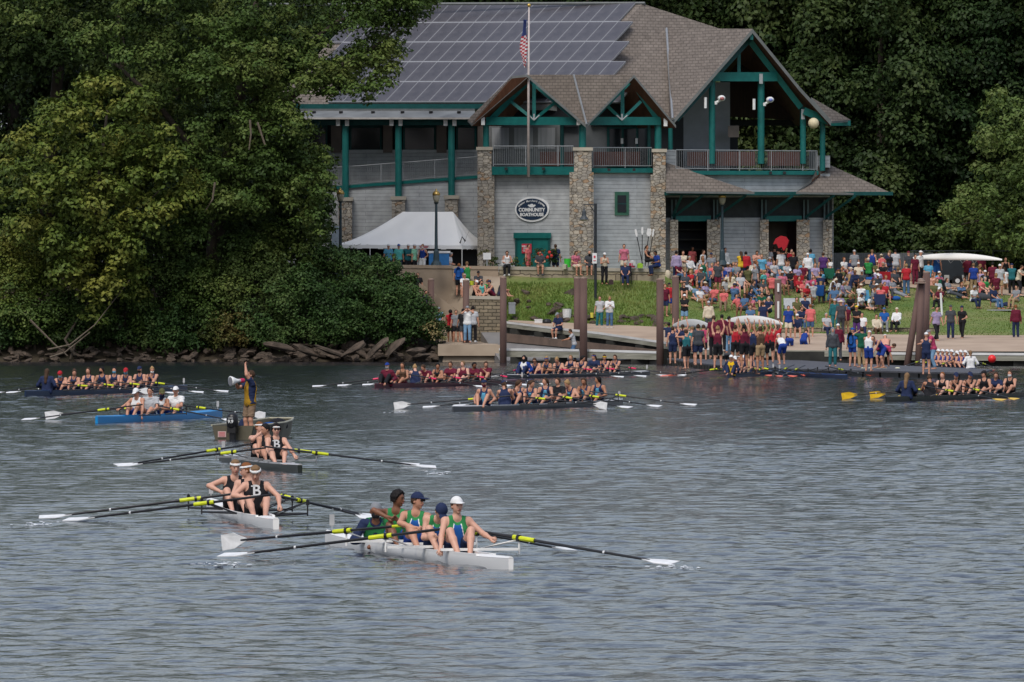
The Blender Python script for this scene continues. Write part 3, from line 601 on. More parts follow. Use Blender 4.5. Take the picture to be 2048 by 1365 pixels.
for x, df in ((1068, LD), (1244, RD)):
    mb = MB(); q = P(x, 241, df(x, -1.3)); mb.tube([q, q+Vector((0, 0, .35))], .05, 6); mb.tube([q, q+Vector((-.3, 0, .28))], .04, 6); mb.tube([q, q+Vector((.3, 0, .28))], .04, 6); bprt('bracket', plain('bright_steel', (.4, .42, .44), .4), mb)
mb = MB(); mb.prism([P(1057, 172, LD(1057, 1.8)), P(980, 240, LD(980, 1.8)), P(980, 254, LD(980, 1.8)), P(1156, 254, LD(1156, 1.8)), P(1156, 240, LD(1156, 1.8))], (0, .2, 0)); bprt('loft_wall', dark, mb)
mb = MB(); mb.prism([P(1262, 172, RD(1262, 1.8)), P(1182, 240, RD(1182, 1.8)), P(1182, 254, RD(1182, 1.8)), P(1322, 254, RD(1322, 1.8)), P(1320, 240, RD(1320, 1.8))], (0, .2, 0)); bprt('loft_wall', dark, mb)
# right wing: great gable
Dg = RD(1505, -2.2)
roofslab('gable_roof', [(1505, 58, Dg), (1345, 242, RD(1345, -1.6)), (1335, 236, RD(1335, 3)), (1333, 58, RD(1333, 9))], .25)
roofslab('gable_roof', [(1505, 58, Dg), (1600, 175, RD(1600, -2.2)), (1500, 175, RD(1500, 9)), (1333, 58, RD(1333, 9))], .25)
roofslab('gable_roof', [(1600, 175, RD(1600, -2.2)), (1662, 243, RD(1662, -2)), (1565, 243, RD(1565, 9)), (1500, 175, RD(1500, 9))], .25)
roofslab('gable_roof', [(1622, 195, RD(1622, -1.9)), (1701, 240, RD(1701, 1.5)), (1664, 243, RD(1664, -1.9))], .12)
mb = MB(); rect(mb, 1645, 242, 1701, 252, RD, 1.0, .2); bprt('eave_beam', teal, mb)
mb = MB(); bar(mb, (1498, 80, RD(1498, -1.2)), (1602, 216, RD(1602, -1.2)), .16); bprt('top_chord', teal, mb)
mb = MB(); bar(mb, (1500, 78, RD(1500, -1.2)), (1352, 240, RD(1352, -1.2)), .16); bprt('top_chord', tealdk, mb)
mb = MB(); bar(mb, (1608, 222, RD(1608, -1.6)), (1660, 244, RD(1660, -1.6)), .2); bprt('top_chord', teal, mb)
mb = MB(); bar(mb, (1425, 154, RD(1425, -1.3)), (1555, 154, RD(1555, -1.3)), .25); bprt('collar_beam', teal, mb)
mb = MB(); bar(mb, (1478, 90, RD(1478, -1.1)), (1478, 148, RD(1478, -1.1)), .09); bprt('king_post', teal, mb)
mb = MB(); bar(mb, (1503, 66, Dg+.1), (1503, 80, Dg+.1), .09); bprt('finial', teal, mb)
for x, w_, yt, yb in ((1424, 13, 160, 302), (1522, 14, 160, 302), (1606, 12, 215, 302), (1645, 11, 238, 316)):
    q = P(x, 0, RD(x, -.9)); zt, zb = P(x, yt, q.y).z, P(x, yb+26, q.y).z
    mb = MB(); mb.lathe((q.x, q.y, 0), [(w_*.0137, zb), (w_*.0137, zt)], 14); bprt('column', teal, mb)
for x, y in ((1522, 157), (1606, 228)):
    mb = MB(); rect(mb, x-3.5, y-9, x+3.5, y+11, RD, -1.35, .1); bprt('bracket', MAT['bright_steel'], mb)
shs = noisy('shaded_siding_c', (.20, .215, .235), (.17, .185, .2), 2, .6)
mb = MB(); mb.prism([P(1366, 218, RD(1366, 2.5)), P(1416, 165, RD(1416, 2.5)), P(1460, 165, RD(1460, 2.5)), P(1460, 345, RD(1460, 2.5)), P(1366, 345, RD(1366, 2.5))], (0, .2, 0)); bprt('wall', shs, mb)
sect(1350, 235, 1367, 345, dark, 'recess', 2.0, .2, RD)
sect(1458, 250, 1476, 345, dark, 'door', 2.8, .2, RD); sect(1456, 252, 1478, 275, tanwall, 'speaker_box', 1.2, .3, RD)
sect(1460, 240, 1650, 252, dark, 'ceiling_beam', 6, .3, RD)
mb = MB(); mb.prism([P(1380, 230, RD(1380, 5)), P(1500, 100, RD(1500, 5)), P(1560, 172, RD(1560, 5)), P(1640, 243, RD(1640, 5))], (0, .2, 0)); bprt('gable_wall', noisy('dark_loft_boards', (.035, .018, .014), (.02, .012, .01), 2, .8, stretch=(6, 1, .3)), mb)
# big deck on the right
sect(1346, 342, 1637, 350, teal, 'deck', -1.0, 8, RD)
mb = MB(); railing(mb, P(1352, 341, RD(1352, -.9)), P(1634, 343, RD(1634, -.9)), 1.12); bprt('railing', metal, mb)
mb = MB(); railing(mb, P(1634, 343, RD(1634, -.9)), P(1618, 341, RD(1618, 5)), 1.12); bprt('railing', metal, mb)
sect(1634, 312, 1660, 336, siding, 'wall', -.5, 5, RD)
sect(1329, 348, 1660, 395, siding, 'wall', -.5, .25, RD); sect(1332, 300, 1352, 350, siding, 'wall', 0, .2, RD)
for x in (1541, 1569): mb = MB(); mb.box(P(x, 346, RD(x, -1.1)), (.16, .1, .14)); bprt('floodlight', blackp, mb)
# furniture glimpsed behind the rails
brk = noisy('red_cedar', (.16, .06, .045), (.10, .045, .04), 3, .7, stretch=(2, 1, .4))
for x0, x1, df in ((1080, 1146, LD), (1186, 1280, RD), (1374, 1418, RD), (1430, 1510, RD), (1535, 1600, RD)): sect(x0, 304, x1, 332, brk, 'bench_back', 1.0, .12, df)
# skirt roofs
roofslab('skirt_roof', [(1332, 326, RD(1332, -.4)), (1332, 383, RD(1332, -3.0)), (1509, 385, RD(1509, -3.0)), (1440, 364, RD(1440, -1.6)), (1380, 340, RD(1380, -.6))], .1)
roofslab('skirt_roof', [(1637, 331, RD(1637, -.6)), (1622, 362, RD(1622, -1.9)), (1592, 385, RD(1592, -3)), (1786, 388, RD(1786, -2)), (1730, 362, RD(1730, 0)), (1661, 331, RD(1661, 1))], .1)
sect(1329, 384, 1786, 391, tealdk, 'fascia', -2.4, 2.2, RD)
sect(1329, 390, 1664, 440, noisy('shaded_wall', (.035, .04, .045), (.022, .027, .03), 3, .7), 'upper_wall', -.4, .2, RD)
for x0, x1 in ((1352, 1422), (1532, 1604)): sect(x0, 432, x1, 443, teal, 'lintel', -.75, .25, RD)
for x, dx in ((1344, 20), (1344, 62), (1430, 62), (1526, 60), (1610, 58), (1650, 62)):
    mb = MB(); bar(mb, (x, 436, RD(x, -.6)), (x+dx, 391, RD(x+dx, -2.6)), .07, .12); bprt('brace', tealdk, mb)
for x in (1344, 1352, 1428, 1435, 1524, 1532, 1608, 1616, 1649, 1657):
    mb = MB(); rect(mb, x-1.5, 400, x+1.5, 440, RD, -.7, .12); bprt('bracket_post', noisy('grey_teal%d' % x, (.10, .15, .16), (.07, .11, .12), 4, .6), mb)
for x0, x1 in ((1340, 1356), (1414, 1440), (1520, 1537), (1593, 1619), (1646, 1664)):
    mb = MB(); q = P((x0+x1)/2, 0, RD(x0, -.8)); zt = P(0, 440, q.y).z; mb.box((q.x, q.y+.2, (zt+4)/2), ((x1-x0)*q.y/F, .8, zt-4)); bprt('stone_pier', stone, mb)
for x0, x1 in ((1329, 1341), (1439, 1521), (1618, 1647)): sect(x0, 436, x1, 560, siding, 'wall', -.5, .25, RD, zb=4.1)
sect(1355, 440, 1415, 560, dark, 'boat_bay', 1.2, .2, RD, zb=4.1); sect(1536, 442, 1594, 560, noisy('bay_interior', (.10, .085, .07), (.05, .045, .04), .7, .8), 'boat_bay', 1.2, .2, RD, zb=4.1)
sect(1575, 446, 1592, 560, noisy('dark_red_door', (.03, .01, .012), (.02, .008, .01), 2, .7), 'bay_door', .9, .1, RD, zb=4.1)
for z in (458, 478, 498): mb = MB(); rect(mb, 1357, z, 1413, z+3, RD, .6, .3); bprt('boat_rack', wooddk, mb)
# side and back walls close the volume
for px, df, off0 in ((562, LD, .3), (1660, RD, 0)):
    a = P(px, 250 if px < 900 else 395, df(px, off0)); d_ = Vector((4.6, 9, 0)) if px < 900 else Vector((-4.6, 9, 0))
    mb = MB(); mb.prism([a, a+d_, Vector((a.x+d_.x, a.y+d_.y, 4.2)), Vector((a.x, a.y, 4.2))], (.2, 0, 0)); bprt('side_wall', siding, mb)
# door with notice and window
dr = sect(1034, 474, 1096, 545, teal, 'door', -.62, .16)
sect(1027, 466, 1102, 477, teal, 'door_header', -.72, .25); sect(1064, 478, 1065.2, 545, tealdk, 'door_gap', -.64, .03, LD, dr)
for x0, x1 in ((1030, 1034.5), (1095.5, 1100)): sect(x0, 477, x1, 545, tealdk, 'door_frame', -.66, .2)
red = plain('sign_red', (.55, .04, .07), .5); sg = sect(1043.5, 488, 1063, 507, red, 'notice', -.68, .04, LD, dr)
mb = MB(); q = P(1053.3, 497.5, LD(1053, -.70)); 
for i, s_ in enumerate(('WELCOME', 'DOOR', 'CLOSED')): text_into(mb, s_, Matrix.Translation(q+Vector((0, 0, .12-.12*i))) @ Matrix.Rotation(R(90), 4, 'X'), .115, 0, .004)
mb.build('notice_text', white, sg, BO)
wn = sect(1229.5, 384, 1258, 431, noisy('green_frame', (.045, .13, .085), (.03, .10, .07), 3, .5), 'window', -.55, .15, RD)
sect(1235, 391, 1252.5, 425, glass, 'pane', -.58, .04, RD, wn); sect(1235, 407.5, 1252.5, 409, tealdk, 'sash', -.6, .03, RD, wn)
# oval sign
SO = P(1064, 419, LD(1064, -.55)); navy = plain('sign_navy', (.018, .035, .07), .4)
sgn = thing('oval_sign', 'white rimmed navy oval sign reading COMMUNITY BOATHOUSE above the teal door', 'sign', SO, -R(0))
rot = Matrix.Rotation(math.atan2(-KD*F/D0, 1)*1.0, 4, 'Z'); X90 = Matrix.Rotation(R(90), 4, 'X')
Mz = Matrix.Rotation(-math.atan(KD*F/D0), 4, 'Z')
def oval(a, b, y0, y1): return [[Mz @ Vector((a*math.cos(k*math.pi/24), y, b*math.sin(k*math.pi/24))) for k in range(48)] for y in (y0, y1)]
mb = MB(); A_, B_ = oval(1.06, .69, .1, 0); mb.add(A_+B_, [tuple(range(48)), tuple(range(95, 47, -1))]+[(i, i+48, (i+1) % 48+48, (i+1) % 48) for i in range(48)]); mb.build('rim', white, sgn)
mb = MB(); A_, B_ = oval(.96, .59, .05, -.02); mb.add(A_+B_, [tuple(range(48)), tuple(range(95, 47, -1))]+[(i, i+48, (i+1) % 48+48, (i+1) % 48) for i in range(48)]); mb.build('panel', navy, sgn)
mb = MB(); fr = Mz @ Matrix.Translation((0, -.03, 0)) @ X90
text_into(mb, 'COMMUNITY', fr @ Matrix.Translation((0, -.04, 0)), .27, 0, .010); text_into(mb, 'BOATHOUSE', fr @ Matrix.Translation((0, -.30, 0)), .25, 0, .010)
arc = 'Greater Hartford Jaycees'
for i, ch in enumerate(arc):
    if ch == ' ': continue
    a = R(158-136*i/(len(arc)-1)); x_, z_ = .84*math.cos(a), .46*math.sin(a)
    text_into(mb, ch, fr @ Matrix.Translation((x_, z_, 0)) @ Matrix.Rotation(math.atan2(-.46*math.cos(a), .84*math.sin(a)), 4, 'Z'), .15, 0, .003)
mb.build('lettering', white, sgn)
mb = MB()
for sgx in (-1, 1): mb.add([fr @ Vector(v) for v in ((0, .13, 0), (sgx*.17, .27, 0), (sgx*.26, .22, 0), (sgx*.1, .1, 0))], [(0, 1, 2, 3)])
mb.add([fr @ Vector((.12*math.cos(a), .2+.10*math.sin(a), .002)) for a in [k*math.pi/8 for k in range(16)]], [tuple(range(16))]); mb.build('emblem', white, sgn)
# lights fixed on the gallery: heads on the right wing
for i, (x, y) in enumerate(((1443, 197), (1540, 200))):
    q = P(x, y, RD(x, -1.9)); t_ = thing('spotlight', 'white cased spotlight on the %s column of the big gable' % ('left', 'middle')[i], 'lamp', q, 0, 'spotlights under the big gable')
    mb = MB(); mb.ell((0, 0, 0), (.22, .25, .17), 12, 8); mb.build('housing', white, t_, smooth=True)
    mb = MB(); mb.ell((.02, -.2, -.02), (.13, .08, .1), 10, 6); mb.build('lens', plain('lens_%d' % i, (.35, .12, .12) if i == 0 else (.16, .2, .5), .2), t_, smooth=True)
    mb = MB(); mb.tube([(-.05, .05, -.1), (-.3, .1, -.24)], .07, 8); mb.tube([(-.3, .1, -.16), (-.3, .1, -.34)], .08, 8); mb.build('arm', white, t_)
    q2 = P(x-32, y+9, RD(x-32, -1.6)); mb = MB(); mb.lathe(q2, [(.08, -.3), (.08, .3)], 12); mb.solo('speaker', white, 'white upright speaker left of the %s column of the big gable' % ('left', 'middle')[i], 'speaker', q2, 'upright speakers')
q = P(1627, 247, RD(1627, -2.2)); t_ = thing('paper_lantern', 'round cream lantern hanging from the right eave of the big gable', 'lantern', q)
mb = MB(); mb.ell((0, 0, 0), .3, 18, 12); mb.build('globe', plain('cream_paper', (.62, .54, .36), .6), t_, smooth=True); mb = MB(); mb.tube([(0, 0, .28), (0, 0, .45)], .012, 5); mb.build('cord', blackp, t_)
q = P(984, 203, LD(984, -1.7)); mb = MB(); mb.ell(q, .07, 8, 6); mb.solo('eave_lamp', plain('warm_bulb', (.8, .6, .4), .3), 'tiny bright lamp on the left slope of the porch gable', 'lamp', q)
# flag pole and flag
q = P(1057, 333, LD(1057, -1.6)); t_ = thing('flagpole', 'tall pale flagpole with gold ball rising from the left balcony', 'flagpole', q)
h = P(0, 14, q.y).z-q.z; mb = MB(); mb.tube([(0, 0, -.6), (0, 0, h*.5), (.03, 0, h)], [.085, .07, .04], 10); mb.build('pole', plain('pale_pole', (.55, .48, .46), .4), t_, smooth=True)
mb = MB(); mb.ell((.03, 0, h+.08), .1, 10, 8); mb.build('ball', plain('gold', (.75, .5, .12), .3, .6), t_, smooth=True)
mb = MB(); fz = P(0, 40, q.y).z-.0; nc, nr_ = 6, 26; hh = P(0, 40, q.y).z-P(0, 138, q.y).z; V = []; FM = []
for i in range(nr_+1):
    for j in range(nc+1):
        v = i/nr_; u_ = j/nc; wv = .34*(.45+.55*math.sin(math.pi*(v*.9+.05))); V.append((q.x-.09-wv*u_-.05*math.sin(v*9+u_*3), q.y-.05+.12*math.sin(u_*7+v*5), fz-v*hh-.1*u_*math.sin(v*4)))
fs = [(i*(nc+1)+j, i*(nc+1)+j+1, (i+1)*(nc+1)+j+1, (i+1)*(nc+1)+j) for i in range(nr_) for j in range(nc)]
mi_ = [2 if i < 8 else ((i*2+j*1)//2) % 2 for i in range(nr_) for j in range(nc)]
mb.v = V; mb.f = fs; mb.m = mi_
mb.solo('flag', [plain('flag_red', (.45, .03, .05), .7), plain('flag_white', (.7, .7, .72), .7), plain('flag_blue', (.03, .05, .18), .7)], 'american stars and stripes hanging limp on the flagpole', 'flag', (q.x, q.y, fz-hh))
# ---------------------------------------------------------------- walls and landing
def wallpx(pts, yb_or, mat, label, t=.5, cap=True, name='stone_wall', zbot=None):
    """pts: (px, y_top, D) along the face; capped with a coping course"""
    o = P(*pts[0]); o.z = (zbot if zbot is not None else 2.5); th = thing(name, label, 'wall', o)
    mb = MB(); mc = MB()
    for a, b in zip(pts[:-1], pts[1:]):
        A_, B_ = P(*a), P(*b); lo = [Vector((p_.x, p_.y, o.z)) for p_ in (A_, B_)]; d = Vector((0, t, 0)); c_ = Vector((0, 0, .18))
        mb.hexa([lo[0], lo[1], lo[1]+d, lo[0]+d, A_-c_, B_-c_, B_+d-c_, A_+d-c_])
        e = Vector((0, -.06, 0)); f_ = Vector((0, t+.06, 0)); mc.hexa([A_+e-c_*.98, B_+e-c_*.98, B_+f_-c_*.98, A_+f_-c_*.98, A_+e, B_+e, B_+f_, A_+f_])
    mb.build('wall_face', mat, th, o); mc.build('coping', stonecap if mat is not concrete else concrete, th, o); return th
wallpx([(998, 533, 460.9), (1330, 538, 460.9)], 0, ashlar, 'cut stone retaining wall people sit on below the boathouse door', .6, zbot=2.6)
wallpx([(780, 530, 461.2), (905, 531, 461.2)], 0, concrete, 'plain tan wall below the tent and blue bin', .6, zbot=2.6, name='plaster_wall')
wallpx([(905.5, 532, 461.0), (997, 533, 460.95)], 0, concrete, 'tan wall between the lamp post and the stone retaining wall', .6, zbot=2.6, name='plaster_wall')
wallpx([(934, 592, 456.4), (1001, 593, 456.4)], 0, smallstone, 'lower stone wall beside the boat ramp under the seated group', .6, zbot=.3)
mb = MB()
for a, b in (((838, 566), (925, 628)),): # sloping parapet of the stair ramp
    A_, B_ = P(a[0], a[1], 458.6), P(b[0], b[1], 456.8); d = Vector((0, .45, 0)); mb.hexa([Vector((A_.x, A_.y, .9)), Vector((B_.x, B_.y, .9)), Vector((B_.x, B_.y, .9))+d, Vector((A_.x, A_.y, .9))+d, A_, B_, B_+d, A_+d])
mb.solo('parapet', concrete, 'sloping tan parapet going down toward the lower stone wall', 'wall')
mb = MB(); q0, q1 = P(905, 553, 459.8), P(998, 566, 459.8); mb.prism([q0, P(905, 560, 459.8), P(998, 578, 459.8), q1], (0, .6, 0)); mb.prism([P(905, 553, 459.7), P(925, 556, 459.7), P(928, 582, 459.7), P(905, 578, 459.7)], (0, .5, 0)); mb.solo('ramp_parapet', concrete, 'short tan slanted wall end between the two upper stone walls', 'wall')
# concrete block landing over the water
mb = MB(); A_, B_ = P(876, 689, 450.7), P(1000, 690, 450.7); z0 = P(0, 712, 450.7).z
mb.hexa([(A_.x, A_.y, z0), (B_.x, B_.y, z0), (B_.x-.3, B_.y+5, z0), (A_.x, A_.y+5, z0), A_, B_, (B_.x-.5, B_.y+5.6, B_.z), (A_.x, A_.y+5.6, A_.z)])
land = mb.solo('landing', concrete, 'tan concrete landing block jutting over the water by the boat ramp', 'landing')
mb = MB()
for px in (884, 905, 930, 955, 982): mb.box(P(px, 718, 451.2), (.35, .4, .9))
mb.solo('landing_piers', wooddk, 'dark stub piers under the concrete landing', 'pier')
# boat ramp running down to the river
mb = MB(); mb.prism([P(1000, 662, 456), P(1012, 672, 453.6), P(1325, 706, 448), P(1330, 735, 444), P(1000, 735, 447), P(990, 668, 452.5)], (0, 0, -.35)); 
mb = MB(); V = [P(962, 665, 455.4), P(1014, 665, 455.6), P(1330, 704, 438.4), P(1330, 722, 437.6), P(1000, 722, 449)]
mb.prism(V, (0, .0, -.5)); tag(mb.build('boat_ramp', noisy('wet_ramp', (.26, .25, .25), (.15, .15, .15), .8, .35, stretch=(1, .3, 1)), None, V[0]), kind='structure')
mb = MB(); mb.prism([P(1012, 667, 453), P(1316, 700, 438.8), P(1316, 712, 438.8), P(1012, 684, 453)], (0, .3, 0)); mb.solo('ramp_kerb', noisy('brown_kerb', (.17, .12, .095), (.11, .08, .065), 1.5, .9), 'low brown concrete kerb wall crossing the boat ramp', 'kerb')
# piers of heavy timber with a white rubbing strip
strip = noisy('white_strip', (.68, .68, .67), (.5, .5, .5), 1.2, .5, stretch=(.5, 1, 1))
def EQ(px): return float(prof(px)[0])-.75
def pier(name, label, pts, drop=.34, width=1.6, legs=True, zleg=-.6, st=True):
    pts = [(a[0], a[1], a[2] if len(a) > 2 else EQ(a[0])) for a in pts]
    o = P(*pts[0]); t_ = thing(name, label, 'pier', o); mb = MB(); ms = MB(); cr = []
    for a, b in zip(pts[:-1], pts[1:]):
        A_, B_ = P(*a), P(*b); d = Vector((0, width, 0)); z = Vector((0, 0, drop)); mb.hexa([A_-z, B_-z, B_-z+d, A_-z+d, A_, B_, B_+d, A_+d])
        e = Vector((0, -.03, 0)); h1, h2 = Vector((0, 0, .03)), Vector((0, 0, .09)); ms.hexa([A_+e-h2, B_+e-h2, B_-e-h2, A_-e-h2, A_+e+h1, B_+e+h1, B_-e+h1, A_-e+h1])
        n = max(1, int((B_-A_).length/2.4))
        for i in range(n):
            q = A_.lerp(B_, (i+.5)/n); m1 = MB(); m1.box((q.x, q.y+.35, (q.z-drop+zleg)/2), (.9, .3, q.z-drop-zleg)); cr.append(m1)
    mb.build('deck_beam', wood, t_, o)
    if st: ms.build('rubbing_strip', strip, t_, o)
    for m1 in cr: m1.build('crib', wooddk, t_, o)
    return t_
pier('timber_pier', 'sloping timber pier with white edge strip below the grass embankment', [(1012, 644), (1110, 656), (1200, 666), (1318, 683)], .3, .7)
pier('timber_pier', 'grey timber pier end with white strip behind the carrying rowers', [(1325, 684), (1395, 696), (1532, 703)], .34, .7)
pier('timber_pier', 'long timber pier with white strip running out at the right edge', [(1775, 706), (2100, 708)], .36)
pier('timber_pier', 'plain timber pier face behind the blue crew on the dock', [(1533, 701), (1774, 702)], .3, .7, st=False)
pier('low_float', 'low grey float with white caps between the landing and steel piles', [(998, 698, 446), (1158, 700, 441.5)], .42, 2.2, zleg=-.7)
pier('low_float', 'low grey float right of the double steel piles', [(1172, 700, 441), (1316, 704, 437.4)], .42, 1.6, zleg=-.7)
# black floating dock pointing toward the camera
mb = MB(); zd = .27; cs = [W(1334, 717.5, zd), W(1420, 729, zd), W(1560, 737, zd), W(1760, 742, zd), W(1958, 746.5, zd), W(1985, 739, zd), W(1860, 734, zd), W(1700, 727, zd), W(1520, 716, zd), W(1420, 711.5, zd)]
tl = thing('floating_dock', 'long black floating dock crowded with crews, its white fenders out', 'dock', cs[0]); o = cs[0]
mb.prism(cs, (0, 0, -.07)); mb.build('deck', noisy('grey_dock_deck', (.10, .10, .11), (.055, .055, .065), .8, .7, detail=6), tl, o)
mb = MB()
for a, b in zip(cs[:4], cs[1:5]):
    n = max(2, int((b-a).length/1.9))
    for i in range(n):
        q0, q1 = a.lerp(b, (i+.06)/n), a.lerp(b, (i+.94)/n); d = Vector((.25, .25, 0)); mb.hexa([(q0.x, q0.y, -.2), (q1.x, q1.y, -.2), (q1.x+.3, q1.y+.4, -.2), (q0.x+.3, q0.y+.4, -.2), (q0.x, q0.y, zd-.08), (q1.x, q1.y, zd-.08), (q1.x+.3, q1.y+.4, zd-.08), (q0.x+.3, q0.y+.4, zd-.08)])
mb.build('float_row', blackp, tl, o)
for i, px in enumerate((1727, 1741, 1758, 1769, 1795)):
    q = W(px, 740, .2); mb = MB(); mb.ell(q, (.16, .12, .12), 10, 7); mb.solo('fender', plain('cream_fender', (.6, .58, .42), .4), '%s of the five cream fenders along the black dock' % ['leftmost', 'second', 'third', 'fourth', 'rightmost'][i], 'fender', q, 'cream fenders on the dock edge')
# steel piles
def pile(px, yt, D, wpx, label, lean=0, capc=None, r2=None):
    q = P(px, yt, D); t_ = thing('steel_pile', label, 'pile', (q.x, q.y, -1)); r = wpx*D/F/2
    mb = MB(); mb.tube([(q.x-lean, q.y, -1.4), (q.x, q.y, q.z)], [r*1.05, r], 14); mb.build('pipe', steelbr, t_, (q.x, q.y, -1), True)
    mb = MB(); mb.lathe((q.x, q.y, q.z-.02), [(r*1.04, 0), (r*1.04, .06), (r*.2, .1)], 14); mb.build('cap', capc or plain('cap_tan', (.28, .2, .16), .8), t_, (q.x, q.y, -1)); return t_
pile(1006.5, 556, 445, 13.5, 'tall brown steel pile beside the concrete landing')
pile(1154, 557, 449, 13, 'brown steel pile, back one of the pair before the stone wall')
pile(1167, 557, 440.6, 15, 'brown steel pile, front one of the pair before the stone wall')
pile(1320, 560, 436.6, 14.5, 'brown steel pile standing at the left end of the black dock')
pile(1351, 554, 441, 14, 'brown steel pile behind the dark haired carrying crew')
tp = pile(1556, 560, 431, 14, 'brown steel pile with two white vertical stripes on the lawn side')
for y0, y1 in ((567, 584), (603, 637)):
    mb = MB(); q = P(1556.5, (y0+y1)/2, 430.78); mb.box((q.x-tp.location.x, q.y-tp.location.y, q.z+1), (.1, .06, (y1-y0)*431/F)); mb.build('stripe', strip, tp)
pile(1842, 560, 421.5, 13, 'leaning left pile of the steel pile cluster at right', .92); pile(1843.5, 563, 421, 14, 'middle front pile of the steel pile cluster at right', .22); pile(1853.5, 546, 423, 14, 'tallest rear pile of the steel pile cluster at right', .1)
mb = MB(); q = P(1841, 566, 420.8); mb.box(q, (.5, .5, .06)); mb.solo('pile_clamp', MAT['cap_tan'], 'small rusty clamp joining the pile cluster', 'clamp')
pile(862, 560, 457, 13, 'short brown pile top by the dark shrub end'); pile(932, 562, 454.2, 13, 'short brown pile top before the seated group', 0)
# lamps
def lamp(px, yt, yb, D, label):
    q = P(px, yb, D); t_ = thing('street_lamp', label, 'lamp post', q, 0, 'ball lamps on dark posts'); h = (yb-yt)*D/F
    post = noisy('lamp_post_paint_%d' % px, (.035, .06, .075), (.025, .045, .055), 3, .5)
    mb = MB(); mb.lathe((0, 0, 0), [(.3, 0), (.26, .12), (.17, .25), (.14, .75), (.09, .85), (.075, h*.6), (.065, h-.75), (.12, h-.7), (.15, h-.66)], 12); mb.build('post', post, t_, smooth=False)
    mb = MB(); mb.lathe((0, 0, 0), [(.11, h-.66), (.17, h-.5), (.2, h-.32), (.2, h-.26)], 14); mb.build('globe', plain('frosted_glass', (.36, .34, .27), .15), t_, smooth=True)
    mb = MB(); mb.lathe((0, 0, 0), [(.215, h-.27), (.2, h-.16), (.13, h-.06), (.04, h-.02), (.05, h+.04), (.01, h+.09)], 14); mb.build('gold_cap', plain('lamp_brass', (.60, .40, .13), .28, .7), t_, smooth=True)
lamp(872.5, 381, 531, 460, 'dark lamp post with gold capped globe before the white tent'); lamp(681, 379, 560, 461, 'lamp post with gold capped globe at the left edge of the tent')
lamp(1444.5, 386, 530, 468, 'lamp post with gold capped globe before the right wing siding')
q = P(1191, 600, 457.5); t_ = thing('hook_lamp', 'black pole lamp with arm and bell shade before the stone column', 'lamp post', (q.x, q.y, float(T(q.x, q.y)))); zt = P(0, 408, q.y).z-t_.location.z
dkm = plain('iron_black', (.018, .022, .028), .45)
mb = MB(); mb.tube([(0, 0, -.2), (0, 0, zt)], .075, 8); mb.build('pole', dkm, t_); mb = MB(); mb.tube([(0, 0, zt-.05), (-.62, -.1, zt-.05), (-.62, -.1, zt-.3)], .035, 6); mb.tube([(0, 0, zt-.55), (-.3, -.05, zt-.08)], .025, 5); mb.build('arm', dkm, t_)
mb = MB(); mb.lathe((-.62, -.1, zt-.85), [(.26, 0), (.22, .06), (.12, .2), (.1, .45), (.05, .55)], 14); mb.build('shade', plain('shade_iron', (.05, .06, .07), .5), t_)
mb = MB(); mb.lathe((-.62, -.1, zt-.93), [(.13, 0), (.2, .09)], 12); mb.build('lens', MAT['frosted_glass'], t_)
q = P(1191, 517, 457.3); mb = MB(); mb.box((q.x-.05, q.y-.1, q.z), (.24, .04, .56)); sgn2 = thing('pole_sign', 'small white notice on the black hook lamp pole', 'sign', q); mb.build('plate', white, sgn2, q)
mb = MB(); mb.box((q.x-.05, q.y-.14, q.z+.08), (.1, .02, .12)); mb.box((q.x-.05, q.y-.14, q.z-.12), (.14, .02, .03)); mb.build('mark', red, sgn2, q)
# tent
te = noisy('tent_vinyl', (.9, .9, .89), (.85, .85, .85), 1.1, .5)
TO = P(800, 530, 467.2); tt = thing('tent', 'large white peaked marquee beside the boathouse, dark beneath', 'tent', TO)
ef = [P(672, 489, 467.2), P(924, 491, 467.2)]; eb = [ef[0]+Vector((1.2, 2.2, 0)), ef[1]+Vector((1.55, 2.2, 0))]
rg0, rg1 = P(806, 424, 468.3), P(906, 424, 468.3); V = []; Q = []
def patch(a, b, c, d, n=12, sag=.28):
    """a-b eave, d-c ridge, sagging cloth between"""
    k = len(V)
    for i in range(n+1):
        for j in range(n+1):
            u, v = i/n, j/n; p_ = a.lerp(b, u).lerp(d.lerp(c, u), v); p_ = p_.copy(); p_.z -= sag*math.sin(math.pi*v)*(.75+.25*math.cos(u*6*math.pi)); p_.z -= .05*(1-v)**3*(abs(math.sin(u*math.pi*4))); V.append(tuple(p_))
    for i in range(n):
        for j in range(n): Q.append((k+i*(n+1)+j, k+(i+1)*(n+1)+j, k+(i+1)*(n+1)+j+1, k+i*(n+1)+j+1))
patch(ef[0], ef[1], rg1, rg0, 24); patch(ef[1], eb[1], rg1, rg1); patch(eb[1], eb[0], rg0, rg1); patch(eb[0], ef[0], rg0, rg0)
me = npmesh('canopy', np.array(V)-np.array(TO), Q, [te], smooth=True); newobj('canopy', me, tt)
mb = MB()
for a, b in ((ef[0], ef[1]), (ef[1], eb[1]), (eb[0], ef[0])):
    n = 24
    for i in range(n):
        p0, p1 = a.lerp(b, i/n), a.lerp(b, (i+1)/n); dz = Vector((0, 0, .20+.03*(i % 4 == 0))); e = Vector((0, -.03, -.01)); mb.add([p0+e, p1+e, p1+e-dz, p0+e-dz], [(0, 1, 2, 3)])
mb.build('valance', te, tt, TO)
for f_, nm in ((0, 'a'), (.27, 'b'), (.44, 'c'), (.65, 'd'), (.8, 'e'), (1, 'f')):
    q = ef[0].lerp(ef[1], f_); mb = MB(); mb.tube([(q.x, q.y, 4.4), q], .03, 6); mb.build('tent_pole', white, tt, TO)
